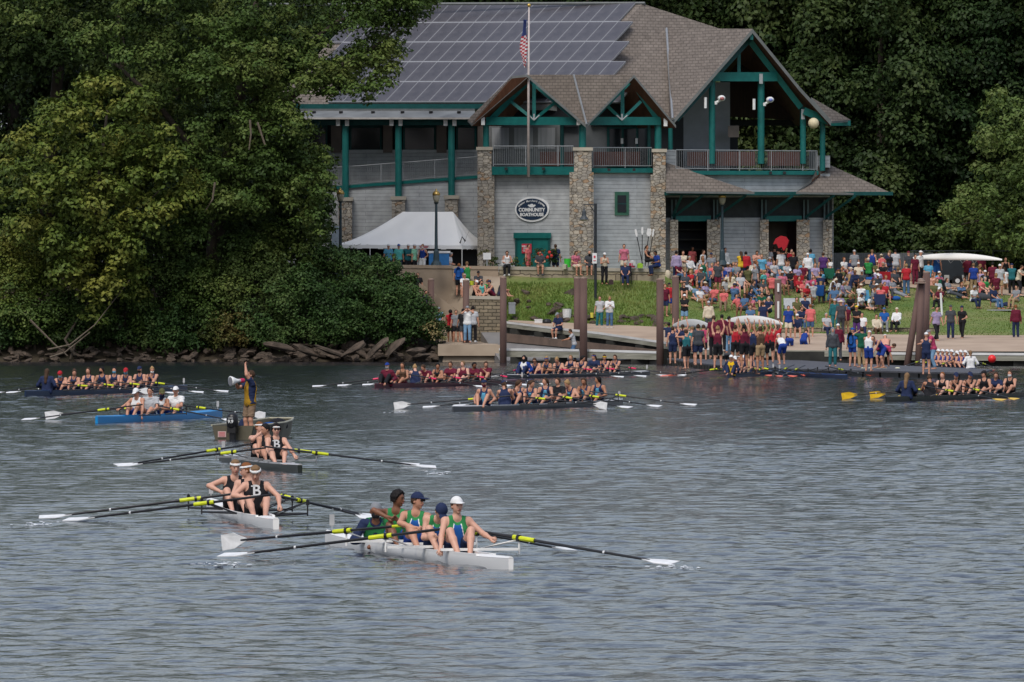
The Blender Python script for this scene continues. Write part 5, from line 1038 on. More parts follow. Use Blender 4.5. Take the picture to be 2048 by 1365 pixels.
def garment(kind, J, h, fem=0, mat=None):
    F_ = Field(J['hc']-.23, J['hc']+.23, h) if kind in HEADK else newF(J, h, .2); U, S, Fw, nk, hip, hc, H = J['U'], J['S'], J['Fw'], J['nk'], J['hip'], J['hc'], J['H']; f_, u, s_ = -H[:, 1], H[:, 2], H[:, 0]
    if kind == 'body': torsof(F_, J, 0, fem); armsf(F_, J, hero=h < .016); legsf(F_, J); headf(F_, J, h < .016); [F_.cone(J['an'+q]+V3(0, .03, -.03), J['toe'+q], .038, .03, .02) for q in 'lr']
    elif kind in ('tank', 'tee', 'long', 'vest'):
        e = {'tank': .007, 'tee': .017, 'long': .020, 'vest': .035}[kind]; torsof(F_, J, e, fem)
        if kind == 'tank':
            for q in 'lr': F_.ell(J['sh'][q]+S*(.0 if q == 'l' else -.0)+U*.0, (.062, .14, .095), J['M'], .01, True)
            F_.ell(nk+Fw*.07+U*.02, (.068, .08, .085), J['M'], .01, True); F_.ell(nk+U*.03, (.07, .08, .055), J['M'], .01, True)
        elif kind == 'vest':
            for q in 'lr': F_.ell(J['sh'][q]-U*.12, (.105, .10, .33), J['M'], .01, True)
            F_.cone(nk-U*.3+Fw*.2, nk+Fw*.2, .07, .09, .01, True); F_.ell(nk+U*.04, (.09, .11, .07), J['M'], .01, True)
        else:
            F_.cone(hip+S*.08, hip-S*.08, .127, None, .04); armsf(F_, J, e, False, .62 if kind == 'tee' else None); F_.ell(nk+U*.055+Fw*.02, (.068, .075, .05), J['M'], .01, True)
        if kind != 'tank': F_.cut(hip-U*.10, -U) if J['seat'] == 0 else F_.cut(hip-U*.07, -U)
    elif kind in ('panel', 'piping'):
        e, w_ = (.0135, .095) if kind == 'panel' else (.0110, .108); torsof(F_, J, e, fem); F_.ell(nk+Fw*.07+U*.02, (.075, .08, .13), J['M'], .01, True); F_.ell(nk+U*.03, (.08, .09, .09), J['M'], .01, True)
        for q in (1, -1): F_.cut(J['ch']+S*q*(w_+.02)-U*.2, S*q+U*.24)
        F_.cut(J['ch']+Fw*.03, -Fw); F_.cut(hip+U*.04, -U)
    elif kind in ('shorts', 'trousers', 'tights'):
        e = {'shorts': .017, 'trousers': .018, 'tights': .007}[kind]; F_.cone(hip+S*.08, hip-S*.08, .099+e, None, .04); F_.cone(hip+U*.02, hip+U*.1, .10+e, .094+e, .04)
        legsf(F_, J, e, 0, {'shorts': .82, 'trousers': 1.93, 'tights': .62}[kind])
    elif kind == 'shoes':
        for q in 'lr': a = J['an'+q]; F_.cone(a+V3(0, .04, -.035), J['toe'+q]+V3(0, -.01, .0), .045, .038, .02); F_.cone(a+V3(0, 0, .02), a+V3(0, .02, -.03), .044, .045, .02)
    elif kind in ('short', 'longh', 'bun', 'curly', 'pony'):
        g = .030 if kind == 'curly' else .014; F_.ell(hc+u*.014-f_*.005, (.075+g, .093+g, .10+g), H, .01)
        F_.cut(hc+f_*.040+u*.030, f_*.9-u*.50)
        if kind != 'longh': F_.cut(hc-u*.05, -u)
        if kind == 'longh':
            F_.cone(hc-f_*.04, nk-Fw*.09-U*.02, .078, .065, .03); F_.cone(nk-Fw*.09-U*.02, nk-Fw*.12-U*.20, .065, .05, .03)
        if kind == 'bun': F_.ell(hc+u*.10-f_*.07, (.042, .042, .04), None, .01)
        if kind == 'pony': F_.cone(hc+u*.04-f_*.11, hc-u*.08-f_*.15, .028, .030, .02); F_.cone(hc-u*.08-f_*.15, hc-u*.22-f_*.13, .030, .014, .02)
    elif kind in ('cap', 'capb', 'band', 'beanie', 'sunhat'):
        if kind == 'band':
            F_.ell(hc+u*.012-f_*.004, (.096, .114, .12), H, .01); F_.cut(hc+u*.068, u); F_.cut(hc+u*.036, -u)
        else:
            F_.ell(hc+u*.018-f_*.005, (.094, .112, .118), H, .01); F_.cut(hc+u*.034, -u)
            sg_ = -1 if kind == 'capb' else 1
            if kind in ('cap', 'capb'): F_.ell(hc+u*.040+f_*sg_*.135, (.065, .075, .010), H, .012)
            if kind == 'sunhat': F_.ell(hc+u*.045, (.18, .19, .016), H, .02)
    elif kind in ('mask', 'gaiter'):
        F_.ell(hc-u*.052+f_*.028, (.066, .078, .062), H, .01); F_.cut(hc-u*.012, u); F_.cut(hc+f_*.02, -f_)
        if kind == 'gaiter': F_.cone(nk+U*.02, hc-u*.08, .078, .07, .03)
    elif kind == 'hood':
        F_.ell(hc+u*.012-f_*.012, (.105, .12, .135), H, .02); F_.cone(nk-U*.01, hc-u*.05-f_*.02, .095, .09, .03); F_.ell(hc+f_*.10, (.062, .08, .09), H, .01, True)
    elif kind == 'glasses':
        for q in (1, -1): F_.ell(hc+u*.010+f_*.098+s_*q*.033, (.029, .012, .019), H, .004)
        F_.cone(hc+u*.012+f_*.1+s_*.03, hc+u*.012+f_*.1-s_*.03, .006, None, .004)
    elif kind == 'pack':
        F_.cone(J['ch']-Fw*.18+U*.14, J['ch']-Fw*.2-U*.16, .12, .14, .04)
    elif kind == 'eyes':
        for q in (1, -1): F_.ell(hc+u*.006+f_*.0885+s_*q*.031, (.014, .007, .0065), H, .004)
    elif kind == 'brows':
        for q in (1, -1): F_.cone(hc+u*.030+f_*.097+s_*q*.0, hc+u*.031+f_*.086+s_*q*.046, .0035 if q else 0, .005, .004)
    elif kind == 'lips': F_.cone(hc-u*.062+f_*.0945+s_*.02, hc-u*.062+f_*.0945-s_*.02, .0075, None, .005)
    if kind in ('short', 'longh', 'bun', 'curly', 'pony', 'tee', 'long', 'trousers', 'shorts'):
        x, y, z = np.meshgrid(*F_.ax, indexing='ij'); near_ = F_.d < .06
        if kind in ('tee', 'long', 'trousers', 'shorts'): w_ = .0055*np.sin(34*z+7*np.sin(9*x+2)+5*y)*np.sin(14*x+6*np.sin(11*z))
        elif kind == 'curly': w_ = .010*np.sin(90*x)*np.sin(85*y)*np.sin(80*z)
        else: w_ = .0045*np.sin(95*x+4*np.sin(20*z))*np.sin(60*y+8*z)
        F_.d = np.where(near_, F_.d+w_, F_.d)
    return F_.mesh(kind, mat or MAT['skin_light'])
PART = dict(panel='vest_front', piping='vest_piping', tank='racing_vest', tee='t_shirt', long='long_sleeved_top', vest='life_vest', shorts='shorts', trousers='trousers', tights='rowing_shorts', shoes='shoes', short='hair', longh='hair', bun='hair', curly='hair', pony='hair',
            cap='cap', capb='cap', band='headband', beanie='cap', sunhat='sun_hat', mask='face_mask', gaiter='face_mask', hood='hood', glasses='sunglasses', pack='backpack', eyes='eyes', brows='eyebrows', lips='lips')
COLS = dict(white=(.72, .72, .72), black=(.014, .014, .017), navy=(.018, .028, .075), blue=(.015, .09, .33), royal=(.015, .045, .24), sky=(.10, .32, .48), teal=(.02, .13, .15), green=(.03, .24, .06), kgreen=(.03, .22, .07), dgreen=(.01, .09, .05),
            red=(.40, .02, .03), maroon=(.12, .012, .03), pink=(.48, .14, .20), coral=(.62, .14, .14), rose=(.42, .05, .12), orange=(.75, .10, .02), yellow=(.65, .42, .03), lime=(.45, .6, .03), mint=(.28, .62, .40), aqua=(.10, .45, .42), grey=(.22, .23, .25),
            lgrey=(.42, .43, .45), dgrey=(.055, .06, .07), tan=(.36, .25, .14), khaki=(.22, .15, .10), cream=(.60, .52, .40), denim=(.07, .14, .26), ldenim=(.16, .28, .42), purple=(.08, .03, .14), lilac=(.33, .27, .42), peach=(.62, .32, .24), brown=(.09, .05, .03), olive=(.10, .10, .04), gold=(.72, .44, .01), ochre=(.34, .19, .015),
            hblack=(.010, .008, .008), hbrown=(.06, .032, .018), hblond=(.32, .20, .09), hred=(.20, .075, .025), hgrey=(.38, .37, .36), hsand=(.20, .12, .06))
def col(n): return plain('cloth_'+n if n[0] != 'h' or n == 'hood' else 'hair_'+n[1:], COLS[n], .85 if n[0] != 'h' else .7, spec=.2)
for n_, c_ in dict(light=(.47, .235, .155), fair=(.56, .31, .225), tan=(.36, .165, .095), brown=(.18, .075, .04), deep=(.075, .032, .02)).items():
    m, t, p = nodes('skin_'+n_); p.inputs['Base Color'].default_value = c4(c_); p.inputs['Roughness'].default_value = .5; p.inputs['Specular IOR Level'].default_value = .35
    p.inputs['Subsurface Weight'].default_value = 0; MAT['skin_'+n_] = m
MAT['lips'] = plain('lip_rose', (.36, .10, .09), .5); MAT['eyes'] = plain('eye_dark', (.03, .02, .015), .2)
CACHE = {}
def piece(pose, kind, h, fem, J):
    key = (pose if isinstance(pose, str) else id(pose), kind, round(h, 4), fem if kind in ('body', 'tank', 'tee', 'long') else 0)
    if key not in CACHE: CACHE[key] = garment(kind, J, h, fem)
    return CACHE[key]
SK = {}
for n_, p_ in POSES.items(): SK[n_] = skel(p_); SK[n_]['seat'] = 1 if p_['hip'][2] < .6 else 0
def top_z(pose): J = SK[pose]; return float(J['hc'][2]+.125)
def person(pose, loc, rz, wear, skin, label, h=1.0, hv=.026, group=None, J=None):
    """wear: list of 'kind:colour' (kind without colour keeps its own)"""
    t_ = thing('person', label, 'person', loc, R(rz), group); t_.scale = (h, h, h)
    J = J or SK[pose]; ks = [w_.split(':') for w_ in wear]; fem = 1 if any(k[0] in ('longh', 'bun', 'pony') for k in ks) else 0
    newobj('body', piece(pose, 'body', hv, fem, J), t_, MAT['skin_'+skin])
    for k in ks:
        kd = k[0]; hh = hv
        if kd in ('cap', 'capb', 'band', 'glasses', 'eyes', 'brows', 'lips', 'mask', 'shoes', 'sunhat', 'beanie'): hh = min(hv, .016) if hv > .016 else hv*.75
        if kd in ('eyes', 'brows', 'lips', 'glasses'): hh = .005
        m = MAT[kd] if kd in ('lips', 'eyes') else col(k[1])
        newobj(PART[kd], piece(pose, kd, hh, fem, J), t_, m)
    return t_
# ---------------------------------------------------------------- boats, oars and crews
ORD = ['first', 'second', 'third', 'fourth', 'fifth', 'sixth', 'seventh', 'eighth']
alum = plain('rigger_alloy', (.40, .41, .42), .35, .6); blackm = plain('rigger_black', (.02, .02, .022), .4); carbon = plain('carbon_shaft', (.022, .022, .024), .35)
def paint(n, c, r=.25):
    if 'hull_'+n not in MAT: MAT['hull_'+n] = noisy('hull_'+n, c, tuple(v*.93 for v in c), .6, r+.15, spec=.5 if c[0] > .3 else .18, detail=2)
    return MAT['hull_'+n]
def shell_mesh(th, L, B, hullm, deckm, n, r0, sp, sides, rigm, wing=False, fb=.17, endw=.02):
    T_ = 40; mh = MB(); V = []; prof_ = []
    for i in range(T_+1):
        t = i/T_; wv = max(endw, B/2*math.sin(math.pi*t)**.62); zs = fb-.02+.035*(2*t-1)**2; k = .12*math.sin(math.pi*max(.02, min(.98, t)))**.4; y = t*L
        prof_.append((y, wv, zs)); V += [(-wv, y, zs), (-wv*1.02, y, zs-.06), (-wv*.9, y, -.02), (-wv*.5, y, -k*.8), (0, y, -k), (wv*.5, y, -k*.8), (wv*.9, y, -.02), (wv*1.02, y, zs-.06), (wv, y, zs)]
    fs = [(i*9+j, (i+1)*9+j, (i+1)*9+j+1, i*9+j+1) for i in range(T_) for j in range(8)]+[tuple(range(9)), tuple(T_*9+8-j for j in range(9))]
    mh.add(V, fs); ho_ = mh.build('hull', hullm, th, smooth=True); ho_.data.set_sharp_from_angle(angle=R(35))
    def deck(name, ya, yb, crown, m_):
        md = MB(); V = []; P_ = [p_ for p_ in prof_ if ya-.01 <= p_[0] <= yb+.01]
        for y, wv, zs in P_: V += [(-wv*.99, y, zs+.004), (-wv*.5, y, zs+crown*.8), (0, y, zs+crown), (wv*.5, y, zs+crown*.8), (wv*.99, y, zs+.004)]
        N = len(P_); md.add(V, [(i*5+j, i*5+j+1, (i+1)*5+j+1, (i+1)*5+j) for i in range(N-1) for j in range(4)]+[(0, 4, 3, 2, 1)]); md.build(name, m_, th)
    ca_, cb = r0-1.5, r0+sp*(n-1)+.7; deck('stern_deck', 0, ca_, .03, deckm); deck('bow_deck', cb, L, .05, deckm)
    mc = MB(); V = []; P_ = [p_ for p_ in prof_ if ca_-.5 <= p_[0] <= cb+.5]
    for y, wv, zs in P_: V += [(-wv*.9, y, .09), (wv*.9, y, .09)]
    mc.add(V, [(2*i, 2*i+1, 2*i+3, 2*i+2) for i in range(len(P_)-1)]); mc.build('cockpit_floor', plain('cockpit_grey', (.12, .12, .13), .6), th)
    for s_ in (-1, 1):
        mc = MB(); 
        for (y, wv, zs), (y2, w2, z2) in zip(P_[:-1], P_[1:]): mc.hexa([(s_*wv*1.0-s_*.045, y, zs), (s_*wv*1.0, y, zs), (s_*w2*1.0, y2, z2), (s_*w2*1.0-s_*.045, y2, z2), (s_*wv*1.0-s_*.045, y, zs+.035), (s_*wv*1.0, y, zs+.035), (s_*w2*1.0, y2, z2+.035), (s_*w2*1.0-s_*.045, y2, z2+.035)])
        mc.build('gunwale', deckm, th)
    for i in range(n):
        y = r0+sp*i-.42; s_ = sides[i]; mr = MB()
        if wing:
            mr.hexa([(-.32, y-.05, fb+.03), (s_*.8 if s_ > 0 else .32, y-.05, fb+.03), (s_*.8 if s_ > 0 else .32, y+.07, fb+.03), (-.32, y+.07, fb+.03), (-.32, y-.05, fb+.065), (s_*.8 if s_ > 0 else .32, y-.05, fb+.065), (s_*.8 if s_ > 0 else .32, y+.07, fb+.065), (-.32, y+.07, fb+.065)]) if s_ > 0 else mr.hexa([(-.8, y-.05, fb+.03), (.32, y-.05, fb+.03), (.32, y+.07, fb+.03), (-.8, y+.07, fb+.03), (-.8, y-.05, fb+.065), (.32, y-.05, fb+.065), (.32, y+.07, fb+.065), (-.8, y+.07, fb+.065)])
            mr.tube([(s_*.28, y+.55, fb+.02), (s_*.82, y, .33)], .012, 5)
        else:
            for a in ((s_*.26, y-.3, fb), (s_*.27, y+.5, fb)): mr.tube([a, (s_*.82, y, fb+.02)], .016, 5); mr.tube([a, (s_*.82, y, .36)], .011, 5)
        mr.tube([(s_*.82, y, fb-.02), (s_*.82, y, .40)], .014, 6); rg_ = mr.build('rigger', rigm, th)
        ml = MB(); ml.box((s_*.82, y, .345), (.05, .06, .09)); ml.build('oarlock', blackp, rg_)
def shell(px, py, pxf, L, B, label, hullm, deckm, n, r0, sp, sides, rigm=None, wing=False, name='rowing_shell', grp=None, fb=.145, endw=.02, tagn=True):
    a = W(px, py); best = min(np.linspace(-1.2, 1.2, 2401), key=lambda f_: abs(PXof(a.x+L*math.sin(f_), a.y+L*math.cos(f_))-pxf))
    th = thing(name, label, 'rowing boat', a, -best, grp); shell_mesh(th, L, B, hullm, deckm, n, r0, sp, sides, rigm or blackm, wing, fb, endw)
    if tagn:
        mb = MB(); mb.box((0, L-.35, fb+.22), (.075, .012, .17)); mb.box((0, L-.35, fb+.10), (.015, .01, .16)); mb.build('bow_number', plain('bow_card', (.42, .42, .42), .5), th)
    th['phi'] = best; return th
def onboat(th, x, y, z): f_ = th['phi']; return Vector((th.location.x+x*math.cos(f_)+y*math.sin(f_), th.location.y-x*math.sin(f_)+y*math.cos(f_), z))
def oar(th, y, side, tip, label, blade, sleeve, flat=True, hint=0, group=None, rise=0.0, mark=None):
    lk = onboat(th, side*.82, y-.42, .35); out = 2.62; f_ = th['phi']; cand = []
    for a in np.radians(np.arange(-62, 62.1, .5)):
        dx, dy = side*math.cos(a), math.sin(a); wx, wy = dx*math.cos(f_)+dy*math.sin(f_), -dx*math.sin(f_)+dy*math.cos(f_)
        px = PXof(lk.x+wx*out, lk.y+wy*out); cand.append((abs(px-tip)+abs(a-R(hint))*1.5 if tip is not None else abs(a-R(hint)), wx, wy))
    _, wx, wy = min(cand); t_ = thing('oar', label, 'oar', lk, 0, group)
    rise += 0 if flat else .11
    dz = -(.35-.02-rise)/out; t_.rotation_euler = (0, 0, 0)
    X = Vector((wx, wy, dz)).normalized(); Y = Vector((0, 0, 1)).cross(X).normalized(); Z = X.cross(Y)
    if flat:
        s_ = -1 if Y.y > 0 else 1; Z = (Z*math.cos(R(11))+Y*s_*math.sin(R(11))).normalized(); Y = Z.cross(X)
    else: Y, Z = Z, -Y
    t_.matrix_world = Matrix(((X.x, Y.x, Z.x, lk.x), (X.y, Y.y, Z.y, lk.y), (X.z, Y.z, Z.z, lk.z), (0, 0, 0, 1)))
    t_.location.z += 0 if flat else .0
    t_.rotation_mode = 'XYZ'; key = (blade, sleeve)
    if key not in OARM:
        mb = MB(); mb.tube([(-1.0, 0, 0), (.3, 0, 0), (2.1, 0, 0), (2.2, 0, 0)], [.021, .023, .018, .014], 7); a_ = mb.build('shaft', carbon)
        mb = MB(); bl_ = [(2.08, -.02), (2.2, -.06), (2.34, -.115), (2.62, -.13), (2.64, .10), (2.36, .12), (2.2, .06), (2.08, .02)]; cv = lambda x, y: .10*max(0, x-2.1)**2-.3*y*y
        mb.add([(x, y, cv(x, y)+.006) for x, y in bl_]+[(x, y, cv(x, y)-.006) for x, y in bl_], [tuple(range(7, -1, -1))[::-1], tuple(range(15, 7, -1))]+[(i, i+8, (i+1) % 8+8, (i+1) % 8) for i in range(8)]); b_ = mb.build('blade', plain('blade_'+blade, COLS[blade] if blade != 'white' else (.78, .78, .78), .35))
        mb = MB(); mb.tube([(-.10, 0, 0), (.02, 0, 0), (.26, 0, 0)], [.036, .036, .034], 9); c_ = mb.build('sleeve', plain('sleeve_'+sleeve, COLS[sleeve], .5))
        mb = MB(); mb.tube([(-.03, 0, 0), (.01, 0, 0)], .052, 9); d_ = mb.build('collar', blackp)
        mb = MB(); mb.tube([(-1.14, 0, 0), (-.95, 0, 0)], .022, 7); e_ = mb.build('grip', plain('grip_'+sleeve, COLS[sleeve], .6) if sleeve == 'ygreen' else blackp)
        mb = MB(); mb.tube([(1.42, 0, 0), (1.45, 0, 0)], .024, 7); g_ = mb.build('ring', white)
        OARM[key] = [(o_.name.split('.')[0], o_.data) for o_ in (a_, b_, c_, d_, e_, g_)]
        for o_ in (a_, b_, c_, d_, e_, g_): bpy.data.objects.remove(o_)
    for nm, me_ in OARM[key]: newobj(nm, me_, t_)
    return t_
OARM = {}
COLS['oyel'] = (.62, .68, .02); COLS['ygreen'] = (.62, .68, .02); COLS['opink'] = (.75, .03, .12)
def crew(th, boat, rows, r0, sp, cox=None, blade='white', sleeve='oyel', hv=.022, hero=False, flatset=(), z=.05, h=1.03, tips={}, grp=None, hints={}):
    """rows: (pose, rz offset, wear, skin, label text, tip px) for each seat from the stern"""
    base = -math.degrees(th['phi'])
    for i, (pose, dr, wear, skin, lab) in enumerate(rows):
        if pose is None: continue
        J = None
        if isinstance(pose, dict): J = skel(pose); J['seat'] = 1; HOLD.append(pose)
        if isinstance(pose, str) and dr and abs(dr) < 100:
            nk_ = '%s|%d' % (pose, dr)
            if nk_ not in SK: d_ = dict(POSES[pose]); d_['tw'] = d_.get('tw', 0)+dr*.45; d_['hy'] = d_.get('hy', 0)+dr*.8; POSES[nk_] = d_; SK[nk_] = skel(d_); SK[nk_]['seat'] = 1
            pose = nk_; dr = 0
        person(pose if not isinstance(pose, dict) else pose, onboat(th, 0, r0+sp*i, z), base+dr, wear.split(), skin, lab, h, hv, grp or 'crew of the '+boat, J)
    if cox: person(cox[0], onboat(th, 0, cox[1], z+.02), base+cox[2], cox[3].split(), cox[4], cox[5], h, hv, grp or 'crew of the '+boat)
    for k, (seat, side, tip, flat, hint) in enumerate(tips):
        nm = ORD[seat]; oar(th, r0+sp*seat, side, tip, 'oar on the %s side of the %s, %s seat from the stern' % ('right' if side > 0 else 'left', boat, nm), blade, sleeve, flat, hint, 'oars of the '+boat)
HOLD = []
FACE = ' eyes brows:hbrown lips'
alt = lambda n, s=1: [s if i % 2 == 0 else -s for i in range(n)]
# --- green and blue four, nearest the camera
wh = paint('white', (.80, .79, .77)); gb = shell(1022, 1141, 655, 12.6, .52, 'white four nearest the camera carrying the green and blue crew', wh, wh, 4, 3.5, 1.38, [1, -1, 1, -1], wh, True, endw=.035)
sheath = lambda **k: k
def hp(**k): d = dict(POSES['row']); d.update(k); return d
G1 = hp(lean=6, hl=(.42, -.42, .30), hr=(-.33, -.42, .10), fl=(.09, -.52, .08), fr=(-.09, -.55, .08), tw=-4, hy=14, hs=-4, el=(.6, .2, -.6), er=(-1, .3, .2))
G2 = hp(lean=30, hl=(.16, -.40, .28), hr=(-.12, -.44, .30), fl=(.09, -.58, .08), fr=(-.09, -.56, .08), tw=-25, hy=28, hp=38)
G3 = hp(lean=8, hl=(.02, -.42, .36), hr=(-.1, -.40, .38), fl=(.09, -.62, .08), fr=(-.09, -.62, .08), tw=-20, hy=62, er=(-1, -.2, -.1))
G4 = hp(lean=10, hl=(-.05, -.38, .46), hr=(-.2, -.36, .50), fl=(.09, -.62, .08), fr=(-.09, -.6, .08), tw=-22, hy=70, er=(-1, 0, .4))
G5 = dict(hip=(0, .15, .03), lean=56, hl=(.2, -.45, .12), hr=(-.16, -.45, .12), fl=(.06, -.8, .08), fr=(-.06, -.8, .08), hp=-12)
crew(gb, 'green and blue four', [
    (G1, 0, 'tank:kgreen panel:blue piping:white tights:navy cap:white short:hbrown'+FACE, 'fair', 'rower in white cap and green blue vest, front of the nearest four'),
    (G2, 0, 'tank:kgreen panel:blue piping:white tights:navy cap:navy short:hbrown', 'fair', 'rower with navy cap bowed low behind the white capped rower'),
    (G3, 0, 'tank:kgreen panel:blue piping:white tights:royal cap:navy short:hbrown glasses:black'+FACE, 'light', 'rower in navy and white cap looking right, nearest four'),
    (G4, 0, 'tank:kgreen tights:blue curly:hblack'+FACE, 'brown', 'dark skinned rower in green vest looking right, nearest four')], 3.5, 1.38, None, sleeve='ygreen', hv=.0105, z=.05, h=.98,
    tips=[(0, 1, 1352, True, -12), (1, -1, 440, True, 8), (2, 1, 1142, True, -25), (3, -1, 441, False, 5)])
person(G5, onboat(gb, .02, 9.1, .04), 0, 'long:navy vest:kgreen beanie:grey mask:black'.split(), 'brown', 'coxswain in grey hat and dark mask low behind the green crew', 1.0, .012, 'crew of the green and blue four', (lambda j: (j.update(seat=1), j)[1])(skel(G5)))
def overlay(th_pose, kind, colr, parent, J, h=.0105): pass
# --- white B four
wb = shell(552, 1059, 418, 12.6, .52, 'white four rowed by three men in black vests lettered B', wh, wh, 4, 3.6, 1.33, [1, -1, 1, -1], blackm, False, endw=.05)
B1 = hp(lean=4, hl=(.34, -.40, .24), hr=(-.16, -.32, .36), fl=(.09, -.68, .08), fr=(-.09, -.68, .08), hy=-10, hp=24, el=(1, .2, -.3), er=(-1, .1, -.2))
B2 = hp(lean=8, hl=(0, -.34, .42), hr=(-.18, -.3, .44), fl=(.09, -.6, .08), fr=(-.09, -.6, .08), tw=-15, hy=-75, hp=5)
B3 = hp(lean=8, hl=(.1, -.34, .3), hr=(-.24, -.26, .36), fl=(.09, -.62, .08), fr=(-.09, -.6, .08), tw=-10, hy=15, hp=8, er=(-1, .2, .1))
def letterB(th_, J, h, size=.2):
    """white athletic B sewn on the chest"""
    M = Matrix([[*map(float, r)] for r in J['M']]).to_4x4(); c_ = Vector([float(v) for v in (J['ch']+J['U']*.035+J['Fw']*.123)])
    mb = MB(); text_into(mb, 'B', Matrix.Translation(c_) @ M @ Matrix.Rotation(R(84), 4, 'X') , size*1.25, 0, .0045, .004)
    mt = Matrix.Translation(c_) @ M @ Matrix.Rotation(R(84), 4, 'X')
    for z_ in (-.078, .078): mb.add([mt @ Vector(v) for v in ((-.088, z_-.009, .004), (-.03, z_-.009, .004), (-.03, z_+.009, .004), (-.088, z_+.009, .004))], [(0, 1, 2, 3)])
    mb.build('letter', white, th_)
crew(wb, 'white B four', [
    (B1, 0, 'tank:black tights:black band:white short:hsand'+FACE, 'fair', 'blond rower in black B vest looking down, front of white four'),
    (B2, 0, 'tank:black tights:black band:white short:hred'+FACE, 'fair', 'red haired rower in black vest looking away, middle of white four'),
    (None,)*5,
    (B3, 0, 'tank:black tights:black band:white short:hsand'+FACE, 'fair', 'rower in white headband smiling, rear of the white B four')], 3.6, 1.33, None, hv=.0115, h=1.04,
    tips=[(0, -1, 130, True, 5), (2, -1, 70, True, 3), (1, 1, 748, True, -8), (3, 1, 752, True, -5)])
letterB([o_ for o_ in COL.objects if o_.get('label', '').startswith('blond rower in black B')][0], skel(B1), .2)
# --- dark B four
db = shell(600, 946, 442, 12.6, .52, 'dark hulled four with pale decks rowed by men in black B vests', paint('black', (.02, .025, .022)), paint('palegrey', (.42, .42, .43)), 4, 3.7, 1.33, [1, -1, 1, -1], alum, True, endw=.05)
C1 = hp(lean=4, hl=(.34, -.48, .22), hr=(-.16, -.46, .24), fl=(.09, -.6, .08), fr=(-.09, -.6, .08), hy=0)
C2 = hp(lean=10, hl=(.1, -.4, .3), hr=(-.1, -.4, .3), tw=-10, hy=-60, hp=10)
C3 = hp(lean=4, hl=(.15, -.30, .24), hr=(-.02, -.24, .66), fl=(.09, -.6, .08), fr=(-.09, -.6, .08), hy=20, hp=-4, er=(-.8, -.5, -.5), tw=6)
crew(db, 'dark B four', [
    (C1, 0, 'tank:black tights:black band:white curly:hblack glasses:black'+FACE, 'fair', 'rower in sunglasses and black B vest, front of the dark four'),
    (C2, 0, 'tank:black tights:black short:hblack', 'light', 'black haired rower turned away, middle of the dark four'),
    (C3, 6, 'tank:black tights:black band:white short:hred', 'fair', 'rower with hand at chin and white headband in dark four')], 3.7, 1.33, None, hv=.0135, h=1.03,
    tips=[(0, 1, 872, True, -3), (1, -1, 238, True, 3), (2, 1, 887, True, -3), (3, -1, 232, True, 0)])
letterB([o_ for o_ in COL.objects if o_.get('label', '').startswith('rower in sunglasses and black B')][0], skel(C1), .2)
# --- blue four
bb = shell(193, 847, 442, 12.6, .52, 'bright blue four with a crew in white at left', paint('azure', (.01, .22, .52)), paint('azure', (.01, .22, .52)), 4, 4.0, 1.33, [1, -1, 1, -1], blackm, False, fb=.175, endw=.04)
D1 = hp(lean=2, hl=(.26, -.3, .06), hr=(-.42, -.32, .3), fl=(.09, -.5, .08), fr=(-.09, -.5, .08), hp=20, el=(1, .2, .1), er=(-.8, .2, -.6))
crew(bb, 'blue four', [
    (D1, -8, 'tank:white tights:royal cap:white short:hbrown'+FACE, 'light', 'rower in white cap and white vest, nearest in the blue four'),
    ('rowc', 20, 'tee:lgrey tights:navy short:hblack'+FACE, 'light', 'rower in pale grey T-shirt, second in the blue four'),
    ('rowb', 0, 'tank:white tights:royal cap:olive gaiter:navy', 'tan', 'rower in camouflage cap and dark neck gaiter, blue four'),
    ('row', 5, 'tee:white tights:royal cap:white short:hbrown'+FACE, 'light', 'rower in white T-shirt with blue band, last in blue four')], 4.0, 1.33, None, hv=.015, h=1.03,
    tips=[(0, -1, 45, True, 12), (2, -1, 90, False, 5), (1, 1, 470, True, -20), (3, 1, 532, False, -10)])
# --- left navy eight
ne = shell(50, 793, 374, 17.3, .60, 'long navy eight at far left with masked crew', paint('navy', (.012, .03, .075)), paint('navy', (.012, .03, .075)), 8, 3.9, 1.38, alt(8, 1), fb=.17)
crew(ne, 'navy eight at left', [
    ('rowe', 0, 'tank:navy tights:navy short:hbrown beanie:red mask:sky', 'light', 'rower in red headscarf and blue mask, nearest in navy eight'),
    ('rowb', 0, 'tank:navy tights:navy bun:hbrown', 'light', 'second rower of the navy eight, hair drawn back'),
    ('row', 0, 'tank:navy tights:navy longh:hbrown', 'light', 'third rower of the navy eight, brown hair down'),
    ('rowc', 0, 'tank:navy tights:navy bun:hblack mask:black', 'tan', 'fourth rower of the navy eight in a dark mask'),
    ('row', 10, 'tank:navy tights:navy bun:hblack mask:sky', 'light', 'fifth rower of the navy eight in a pale blue mask'),
    ('rowb', -10, 'tank:navy tights:navy cap:red mask:sky', 'light', 'rower in bright red cap and blue mask, navy eight'),
    ('row', 0, 'tank:navy tights:navy cap:navy mask:black', 'light', 'rower in navy cap and black mask, navy eight'),
    ('rowd', 0, 'tank:navy tights:navy bun:hblond mask:white', 'light', 'blond last rower of the navy eight in a white mask')], 3.9, 1.38, ('cox', 2.2, 180, 'long:navy trousers:navy longh:hbrown', 'light', 'coxswain in black with long dark hair, back turned, navy eight'),
    tips=[(1, -1, -15, True, 5), (3, -1, 8, True, 5), (5, -1, 40, True, 5), (7, -1, 62, True, 5), (0, 1, 400, False, 10), (2, 1, 448, True, 0), (4, 1, 478, True, 0), (6, 1, 525, True, 0)])
